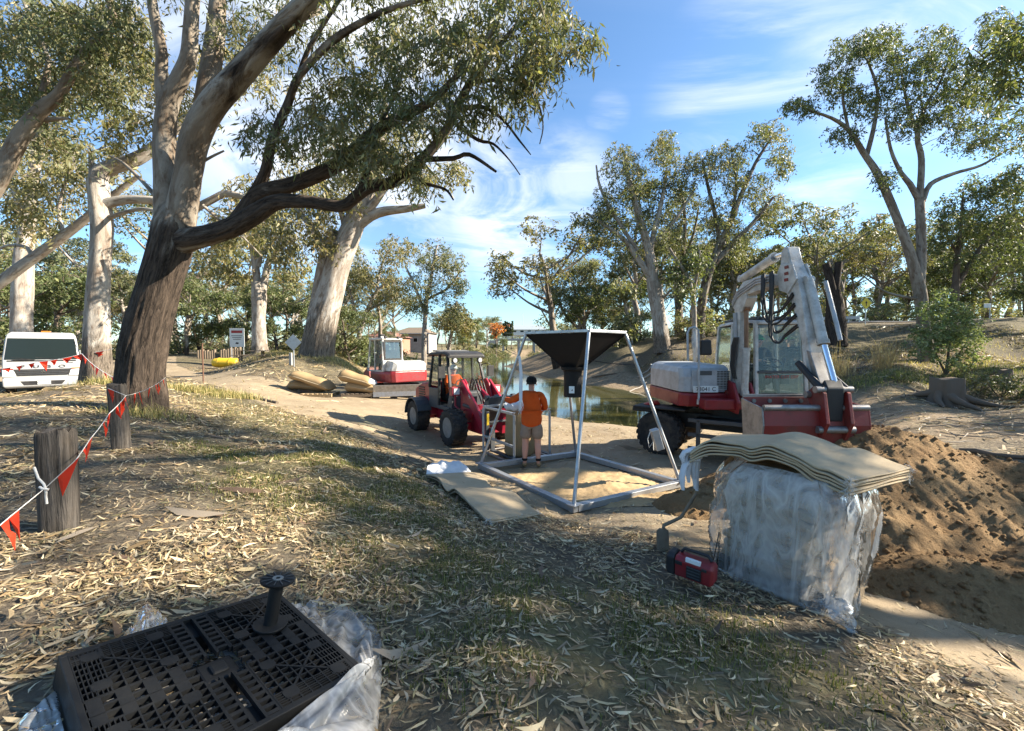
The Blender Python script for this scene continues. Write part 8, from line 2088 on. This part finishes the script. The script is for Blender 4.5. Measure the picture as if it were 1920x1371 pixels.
for i in range(6):
    p = W(944 + i * 3.4, 627, 270)
    if c0_ is None:
        c0_ = make_tree('cypress', 'dark pencil cypress in a short row above the left bridge end', [([(0, 0, -1), (0, 0, 5), (0, 0, 10)], [.2, .15, .05])], np.array([(rsb.normal() * .45 * (1 - h / 12), rsb.normal() * .45 * (1 - h / 12), h) for h in np.linspace(.5, 10.5, 60)]), (14, .25, .6, .14, -.6, 'dark'), M['barkdark'], 330, 'cypress row above the bridge', (0, 0, 0), None, 'cypress tree', .03, .3, 4)
        o = c0_
    else: o = copy_tree(c0_)
    o.location = (p.x, p.y, p.z - 1.5); o.scale = (1, 1, .8 + .05 * ((i * 3) % 4))
p = W(893, 622, 175); fr_ = []
t = thing('palm_tree', 'lone palm with round crown on the skyline left of the bridge', 'palm tree', (p.x, p.y, p.z - 3))
m = MB(); m.tube([(0, 0, -4), (.1, 0, 2), (0, 0, 6.5)], [.4, .3, .35], 10); m.build('trunk', M['barkdark'], t, smooth=50)
for k in range(22):
    a = k * 2.4; el_ = -.5 + 1.7 * (k / 22)
    d_ = np.array([math.cos(a) * math.cos(el_), math.sin(a) * math.cos(el_), math.sin(el_)])
    P_ = [np.array([0, 0, 6.5]) + d_ * s * 2.6 - np.array([0, 0, .9 * s * s]) for s in np.linspace(0, 1, 6)]
    sd_ = np.cross(d_, [0, 0, 1]); sd_ /= np.linalg.norm(sd_) + 1e-6
    V_ = []; 
    for i_, q in enumerate(P_): V_ += [q + sd_ * .45 * math.sin(math.pi * min(1, (i_ + .5) / 5.5)) - np.array([0, 0, .2]), q + np.array([0, 0, .08]), q - sd_ * .45 * math.sin(math.pi * min(1, (i_ + .5) / 5.5)) - np.array([0, 0, .2])]
    q4 = []
    for i_ in range(5):
        b_ = i_ * 3; q4 += [(b_, b_ + 1, b_ + 4, b_ + 3), (b_ + 1, b_ + 2, b_ + 5, b_ + 4)]
    V_ = np.array(V_); link('frond', npmesh('frond', V_, np.array(q4), np.tile(np.array(PAL['green'][k % 4]), (len(V_), 1))), t, M['leaf'])
p = W(930, 628, 150); o = make_tree('autumn_tree', 'orange-leaved autumn tree on the left bank before the bridge', [([(0, 0, -2), (0, 0, 1.5), (.2, 0, 3.5)], [.2, .16, .08])], np.array([(rsb.normal() * 1.3, rsb.normal() * 1.3, 3.6 + rsb.normal() * 1.2) for _ in range(60)]), (20, .35, .5, .16, .2, 'rust'), M['barkdark'], 331, None, (0, 0, 0), None, 'tree', .03, .3, 3); o.location = (p.x, p.y, p.z - 1.2)
p = W(980, 628, 400); m = MB(); m.cyl((0, 0, -6), (0, 0, 20), .22, 6); o = m.build('radio_mast', M['galv'], None); o.location = p; tag(o, 'thin radio mast on the skyline above the bridge', 'mast')
# top of the far bank: road, rail, signs
q_ = [at(1480, 43), at(1620, 41.5), at(1760, 38.5), at(1930, 36)]
P_, _ = smooth_path(np.array([tuple(v) for v in q_]), np.ones(4), 1.0)
V_ = []
for i_ in range(len(P_)):
    d_ = P_[min(i_ + 1, len(P_) - 1)] - P_[max(i_ - 1, 0)]; n_ = np.array([-d_[1], d_[0], 0]); n_ /= np.linalg.norm(n_)
    for w_ in (0, 2, 4, 6):
        q = P_[i_] + n_ * w_ + n_ * 2.0; V_.append((q[0], q[1], hz1(q[0], q[1]) + .06))
q4 = [(i_ * 4 + j_, (i_ + 1) * 4 + j_, (i_ + 1) * 4 + j_ + 1, i_ * 4 + j_ + 1) for i_ in range(len(P_) - 1) for j_ in range(3)]
tag(link('bank_road', npmesh('bank_road', np.array(V_), np.array(q4)), None, M['asphalt']), kind='structure')
t = thing('guard_rail', 'grey steel guard rail along the road on top of the far bank', 'guard rail', tuple(at(1480, 44)))
for px0, px1 in ((1490, 1530), (1530, 1570), (1570, 1610)):
    a, b = at(px0, 44.5, .55), at(px1, 44 - (px1 - 1490) * .008, .55); m = MB(); m.beam(a, b, .06, .32); m.build('rail', M['galv'], t, .02, world=True)
for k in range(7):
    a = at(1490 + k * 20, 44.5 - k * .15); m = MB(); m.box((a.x, a.y + .1, a.z + .25), (.1, .1, .9)); m.build('rail_post', M['galv'], t, world=True)
p = at(1620, 40); t = sign_post('yellow diamond warning sign with black arrow on the far bank', p, 2.35, .045, 'galv')
m = MB(); s_ = .56; m.prism([(0, -s_), (s_, 0), (0, s_), (-s_, 0)], (0, -.05, 2.0), (1, 0, 0), (0, 0, 1), (0, -.012, 0)); pl = m.build('sign_plate', M['yellowsign'], t, .03)
m = MB(); m.prism([(-.04, -.25), (.04, -.25), (.04, .0), (.12, .0), (0, .22), (-.12, .0), (-.04, .0)], (0, -.0635, 2.0), (1, 0, 0), (0, 0, 1), (0, -.003, 0)); m.build('arrow', M['ink'], pl)
p = at(1852, 40); t = sign_post('small pale rectangular sign on a post near the right edge of the far bank', p, 1.6, .04)
m = MB(); m.box((-.3, -.05, 1.35), (.7, .02, .4)); m.build('sign_plate', M['plate'], t, .01)
# stumps
def stump(label, p, r, h, seed, roots=7):
    rs = np.random.default_rng(seed); t = thing('tree_stump', label, 'stump', tuple(p))
    n = 30; secs = []
    for z, k in ((-.15, 1.5), (.05, 1.28), (.25, 1.05), (.6, .93), (h, .9), (h + .02, .86)):
        secs.append([(math.cos(a) * r * k * (1 + .10 * math.sin(a * 5 + z)), math.sin(a) * r * k * (1 + .10 * math.sin(a * 5 + z)), z + (.05 * math.sin(a * 3) if z >= h else 0)) for a in np.linspace(0, 2 * math.pi, n, endpoint=False)])
    m = MB(); m.sweep(secs); m.build('trunk', M['barkdark'], t, smooth=50)
    for k in range(roots):
        a = 2 * math.pi * k / roots + rs.uniform(-.3, .3); d_ = Vector((math.cos(a), math.sin(a), 0)); L_ = r * rs.uniform(1.6, 3.4)
        P_ = []
        for u in np.linspace(0, 1, 6):
            q = d_ * (r * .7 + L_ * u) + Vector((-d_.y, d_.x, 0)) * math.sin(u * 4 + k) * .18
            zg = hz1(p[0] + q.x, p[1] + q.y) - p[2]
            P_.append((q.x, q.y, .35 * (1 - u) ** 2 * 1.4 + zg + .03))
        m = MB(); m.tube(P_, list(np.linspace(r * .32, .03, 6)), 8); m.build('root', M['barkdark'], t, smooth=60)
    return t
stump('dark stump with spreading roots on the dry river bed at the right', at(1778, 19.5), .62, 1.25, 3)
stump('small dark stump in the grass at the right edge above the rooted stump', at(1884, 22), .30, .55, 5, 3)
# driftwood and sticks
for i, (lab, pts, r) in enumerate((('dark log slanting down the far mud bank left of the big digger', [(1212, 742, .1), (1240, 730, .12), (1262, 727, .15)], .11), ('bleached forked branch lying on the far bank above the mud', [(1196, 708, .1), (1215, 698, .3), (1222, 690, .6)], .07), ('long bleached limb lying up the bank below the white gum', [(1200, 715, .1), (1245, 690, .3), (1300, 665, .2)], .09), ('dark log lying on the mud behind the right funnel stand leg', [(1110, 708, .05), (1150, 702, .12), (1185, 697, .1)], .09), ('pale driftwood branch on the mud beside the rear digger wheel', [(1180, 735, .05), (1200, 728, .15), (1212, 720, .35)], .05), ('dark timber edging at the right edge behind the sand pile', [(1800, 847, .05), (1860, 856, .08), (1935, 863, .08)], .07), ('fallen trunk lying on the sandy left bank by the small digger', [(690, 682, .1), (712, 687, .12), (735, 690, .1)], .18))):
    P_ = [grd(a, b, c * .5) for a, b, c in pts]
    m = MB(); m.tube([P_[0], P_[0].lerp(P_[1], .5) + Vector((0, 0, .04)), P_[1], P_[1].lerp(P_[2], .5), P_[2]], [r, r * 1.05, r * .9, r * .7, r * .4], 8)
    tag(m.build('fallen_branch', M['barkpale'] if 'leached' in lab or 'pale' in lab else M['barkdark'], None, smooth=60), lab, 'driftwood', 'fallen timber on the river banks')
# leafy bush and wattle
b = at(1775, 24.5)
make_tree('leafy_bush', 'large bright green leafy bush at the foot of the spreading gum', [([tuple(b), tuple(b + Vector((.1, 0, 1.4))), tuple(b + Vector((.3, 0, 2.6)))], [.08, .05, .02]), ([tuple(b), tuple(b + Vector((-.5, .1, 1.2))), tuple(b + Vector((-1.0, 0, 2.2)))], [.07, .04, .02]), ([tuple(b), tuple(b + Vector((.7, 0, 1.2))), tuple(b + Vector((1.2, 0, 2.0)))], [.07, .04, .02])],
    blobs([(1770, 600, 62, 50, 24.5, 1.6, 130), (1740, 640, 46, 40, 24, 1.2, 70), (1815, 620, 40, 40, 24.5, 1.2, 66), (1760, 560, 36, 24, 24.5, 1, 34), (1800, 670, 50, 24, 24, 1, 34)], rsb), (34, .16, .12, .034, .25, 'bush'), M['barkdark'], 140, None, tuple(b), None, 'bush', .008, .3, .3, tstep=.3)
for i, (px, d, k, s, lab) in enumerate(((1375, 33, 3, .55, 'low dark twiggy shrub on the bank left of the big digger cab'), (1340, 34, 1, .5, 'low olive shrub on the bank behind the digger mirror'), (1420, 36, 0, .5, 'pale shrub on the bank behind the big digger cab'), (1175, 60, 2, .8, 'light green shrub overhanging the far bank behind the funnel rim'), (1150, 64, 0, .9, 'pale shrub on the far bank behind the funnel'), (1205, 62, 2, .7, 'green shrub at the left foot of the white bank gum'), (640, 31, 3, 1.1, 'dark shrub at the right foot of the leaning trunk'), (660, 32, 2, 1.0, 'green shrub right of the leaning trunk'), (430, 44, 2, .8, 'bright shrub behind the notice board'), (455, 46, 0, .8, 'pale shrub right of the notice board'), (1880, 20, 3, .5, 'dark scrub at the right edge below the bank'), (1840, 21, 3, .45, 'dark scrub beside the rooted stump'), (1925, 19.5, 2, .55, 'grassy scrub at the very right edge'), (1690, 22.5, 2, .35, 'small green shrub on the bank left of the rooted stump'))):
    o = copy_tree(SHR[k]); p = at(px, d); o.location = (p.x, p.y, p.z - .08); o.scale = (s, s, s); o.rotation_euler = (0, 0, i * 1.3); tag(o, lab, 'shrub', 'shrubs on the banks')

# ---------------------------------------------------------------- fallen leaves, grass, twigs: nobody could count them
def scatter(n, r0, r1, half, rs, bias=1.0):
    a = rs.uniform(-half, half, n); r = np.sqrt(rs.uniform(r0 ** 2, r1 ** 2, n)) if bias == 1 else r0 * (r1 / r0) ** rs.random(n)
    return np.sin(a) * r, np.cos(a) * r
def keepmask(x, y, rs, what):
    t, g, m = masks(x, y, None)
    sd = river_sd(x, y)
    n = fbm(x * .55, y * .55, 71, 3); n2 = fbm(x * 2.3, y * 2.3, 72, 3)
    if what == 'leaf':
        k = (.16 + .95 * sstep(n * .55 + n2 * .45, .38, .62)) * (1 - .93 * t) * (1 - .72 * g * sstep(n2, .40, .56)) * (1 - .8 * m)
    else:
        k = g * sstep(n2, .36, .58)
    k = np.where(sd < .3, 0, k)
    return rs.random(len(x)) < k
def litter(name, x, y, rs, L, seg, pal, lift=.012):
    n = len(x); z = hz(x, y)
    e = .02; nx = -(hz(x + e, y) - z) / e; ny = -(hz(x, y + e) - z) / e
    ln = L * np.exp(rs.normal(size=n) * .38); w = ln * rs.uniform(.075, .135, n)
    th = rs.uniform(0, 2 * np.pi, n); tilt = rs.normal(size=n) * .2; roll = rs.normal(size=n) * .42; sick = rs.normal(size=n) * .5; curl = np.clip(rs.normal(size=n) * .5 + .1, -.3, 1.3)
    z = z + np.abs(rs.normal(size=n)) * lift + .004
    prof = {3: [.0, .85, .9, .05], 2: [.1, 1.0, .1], 1: [.6, .6]}[seg]
    rows = []
    for i, p in enumerate(prof):
        s = i / seg - .5
        a = th + sick * s; fx, fy = np.cos(a), np.sin(a)
        cx_ = x + fx * s * ln; cy_ = y + fy * s * ln
        cz_ = z + tilt * s * ln + curl * (s * s) * ln * .8 - (nx * (cx_ - x) + ny * (cy_ - y))
        sx, sy = -np.sin(a), np.cos(a)
        hw = w * p * .5 * 1.5
        rows.append(np.stack([cx_ - sx * hw * np.cos(roll), cy_ - sy * hw * np.cos(roll), cz_ - hw * np.sin(roll)], 1))
        rows.append(np.stack([cx_ + sx * hw * np.cos(roll), cy_ + sy * hw * np.cos(roll), cz_ + hw * np.sin(roll)], 1))
    V = np.stack(rows, 1); k = V.shape[1]
    zg = hz(V[:, :, 0].ravel(), V[:, :, 1].ravel()).reshape(n, k)
    V[:, :, 2] = np.maximum(V[:, :, 2], zg + .003)
    base = np.arange(n)[:, None] * k
    q = np.concatenate([np.stack([base[:, 0] + 2 * i, base[:, 0] + 2 * i + 1, base[:, 0] + 2 * i + 3, base[:, 0] + 2 * i + 2], 1) for i in range(seg)])
    pal = np.array(pal); c = pal[rs.integers(0, len(pal), n)] * np.exp(rs.normal(size=(n, 1)) * .2)
    o = link(name, npmesh(name, V.reshape(-1, 3), q, np.repeat(c, k, 0)), None, M['litter'])
    return tag(o, kind='stuff')
LP_ = [tuple(q * f for q, f in zip(c_, (1.0, .93, .80))) for c_ in [(.50, .42, .29), (.60, .53, .39), (.44, .40, .32), (.46, .36, .23), (.26, .19, .11), (.30, .25, .16), (.20, .15, .09), (.50, .42, .27), (.24, .23, .14), (.36, .27, .18)]]
rl = np.random.default_rng(90)
x, y = scatter(95000, 1.0, 7.5, math.radians(62), rl); k = keepmask(x, y, rl, 'leaf'); litter('leaf_litter', x[k], y[k], rl, .042, 1, [(.22, .16, .10), (.30, .23, .15), (.16, .115, .075), (.38, .30, .19), (.12, .09, .06)], .006)
x, y = scatter(82000, 1.0, 6.2, math.radians(62), rl); k = keepmask(x, y, rl, 'leaf'); litter('leaf_litter', x[k], y[k], rl, .064, 3, LP_)
x, y = scatter(100000, 6.2, 13.5, math.radians(60), rl); k = keepmask(x, y, rl, 'leaf'); litter('leaf_litter', x[k], y[k], rl, .095, 2, LP_, .012)
x, y = scatter(90000, 13.5, 42, math.radians(60), rl); k = keepmask(x, y, rl, 'leaf'); litter('leaf_litter', x[k], y[k], rl, .20, 1, LP_, .02)
def grass(name, x, y, rs, h, pal, w=.0035, lean=.6):
    n = len(x); z = hz(x, y); hh = h * np.exp(rs.normal(size=n) * .35)
    a = rs.uniform(0, 2 * np.pi, n); l = np.abs(rs.normal(size=n)) * lean; b = rs.uniform(0, 2 * np.pi, n)
    sx, sy = np.cos(a) * w, np.sin(a) * w
    dx, dy = np.cos(b) * l * hh, np.sin(b) * l * hh
    V = np.stack([np.stack([x - sx, y - sy, z - .004], 1), np.stack([x + sx, y + sy, z - .004], 1), np.stack([x + sx * .7 + dx * .35, y + sy * .7 + dy * .35, z + hh * .62], 1), np.stack([x - sx * .7 + dx * .35, y - sy * .7 + dy * .35, z + hh * .62], 1), np.stack([x + dx, y + dy, z + hh * (1 - .25 * np.minimum(l, 2))], 1), np.stack([x + dx, y + dy, z + hh * (1 - .25 * np.minimum(l, 2)) - .001], 1)], 1)
    base = np.arange(n) * 6
    q = np.concatenate([np.stack([base, base + 1, base + 2, base + 3], 1), np.stack([base + 3, base + 2, base + 5, base + 4], 1)])
    pal = np.array(pal); c = pal[rs.integers(0, len(pal), n)] * np.exp(rs.normal(size=(n, 1)) * .2)
    return tag(link(name, npmesh(name, V.reshape(-1, 3), q, np.repeat(c, 6, 0)), None, M['blade']), kind='stuff')
GPAL = [(.10, .125, .035), (.14, .15, .05), (.22, .20, .085), (.30, .26, .13), (.09, .11, .03), (.17, .17, .065)]
DRY = [(.52, .42, .19), (.44, .34, .15), (.36, .30, .13), (.58, .48, .24), (.30, .27, .11)]
x, y = scatter(190000, 1.2, 8, math.radians(60), rl); k = keepmask(x, y, rl, 'grass'); grass('lawn_grass', x[k], y[k], rl, .042, GPAL)
x, y = scatter(90000, 5, 18, math.radians(60), rl); k = keepmask(x, y, rl, 'grass'); grass('lawn_grass', x[k], y[k], rl, .05, GPAL + DRY[:3], .006)
def tufts(name, spots, n, h, pal, sp, w):
    xs, ys = [], []
    for px, d, r_, m_ in spots:
        p = at(px, d); kk = int(n * m_)
        c = rl.normal(size=(kk, 2)) * r_ * sp; q = c
        xs.append(p.x + q[:, 0]); ys.append(p.y + q[:, 1] * .8)
    return grass(name, np.concatenate(xs), np.concatenate(ys), rl, h, pal, w)
tufts('dry_grass', [(1620 + i * 22, 29 + 3 * math.sin(i * 2.1), 1.0, 1) for i in range(16)] + [(1270 + i * 16, 41 + 3 * math.sin(i * 1.7), 1.6, 1) for i in range(11)] + [(1580 + i * 24, 24.5 + math.sin(i * 3), .9, 1) for i in range(15)] + [(1100 + i * 15, 62, 2.2, 1) for i in range(8)], 130, .18, DRY, .9, .009)
tufts('green_sedge', [(1560 + i * 20, 23.6 + .8 * math.sin(i * 2.7), .8, 1) for i in range(19)] + [(1300 + i * 14, 36 + 2 * math.sin(i), 1.2, 1) for i in range(8)], 130, .22, [(.13, .16, .05), (.20, .21, .07), (.09, .12, .04), (.30, .28, .11)], .8, .010)
tufts('dry_reeds', [(1562, 26, .8, 1), (1550, 26.4, .5, .6), (1660, 26, .5, .8), (1655, 25.5, .3, .5), (1668, 27, .3, .4), (1580, 25.8, .5, .6)], 160, 1.35, [(.45, .34, .19), (.36, .27, .16), (.52, .42, .26)], .7, .009)
tufts('dry_grass', [(480 + i * 18, 31 + 2 * math.sin(i * 2), 1.4, 1) for i in range(9)] + [(600 + i * 16, 25 + math.sin(i * 2), .9, 1) for i in range(5)] + [(170 + i * 9, 12.3 + .4 * math.sin(i * 3), .35, .5) for i in range(7)] + [(330 + i * 16, 13 - .05 * i, .4, .6) for i in range(9)] + [(300, 8.0, .35, .6), (240, 7.9, .3, .5)], 420, .17, DRY + GPAL[:3], .8, .006)
rb_ = np.random.default_rng(23)
a_ = rb_.uniform(math.radians(6), math.radians(54), 70000); r_ = rb_.uniform(22, 52, 70000); x, y = np.sin(a_) * r_, np.cos(a_) * r_
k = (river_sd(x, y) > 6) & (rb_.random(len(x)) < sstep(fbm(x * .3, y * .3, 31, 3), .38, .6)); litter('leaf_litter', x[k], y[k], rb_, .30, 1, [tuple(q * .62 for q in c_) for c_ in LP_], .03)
x, y = scatter(900, 1.4, 11, math.radians(58), rb_); k = keepmask(x, y, rb_, 'leaf'); litter('bark_strips', x[k], y[k], rb_, .20, 3, [(.20, .13, .085), (.28, .20, .13), (.13, .09, .06), (.33, .27, .2)], .02)
m = MB()
rt = np.random.default_rng(17)
x, y = scatter(420, 1.6, 12, math.radians(58), rt); k = keepmask(x, y, rt, 'leaf')
for a, b in zip(x[k], y[k]):
    th_ = rt.uniform(0, 6.28); L_ = rt.uniform(.08, .45); P_ = []
    for u in (-.5, -.1, .2, .5):
        qx, qy = a + math.cos(th_) * L_ * u + rt.normal() * .008, b + math.sin(th_) * L_ * u + rt.normal() * .008
        P_.append((qx, qy, hz1(qx, qy) + .014 + .01 * abs(rt.normal())))
    m.tube(P_, [.003, .0055, .005, .002], 4)
tag(m.build('fallen_twigs', M['barkdark'], None, smooth=60), kind='stuff')
m = MB()
for i in range(240):
    px = rt.uniform(1020, 1290) if i % 2 else rt.uniform(1560, 1920); d = rt.uniform(33, 52) if i % 2 else rt.uniform(11, 22)
    p = at(px, d); th_ = rt.uniform(0, 6.28); L_ = rt.uniform(.3, 1.3); P_ = []
    if river_sd(p.x, p.y)[()] < .6 if np.ndim(river_sd(p.x, p.y)) == 0 else False: continue
    for u in (-.5, -.1, .2, .5):
        qx, qy = p.x + math.cos(th_) * L_ * u + rt.normal() * .04, p.y + math.sin(th_) * L_ * u + rt.normal() * .04
        P_.append((qx, qy, hz1(qx, qy) + .03 + .04 * abs(rt.normal())))
    m.tube(P_, [.008, .018, .016, .005], 4)
tag(m.build('driftwood_sticks', M['bark'], None, smooth=60), kind='stuff')
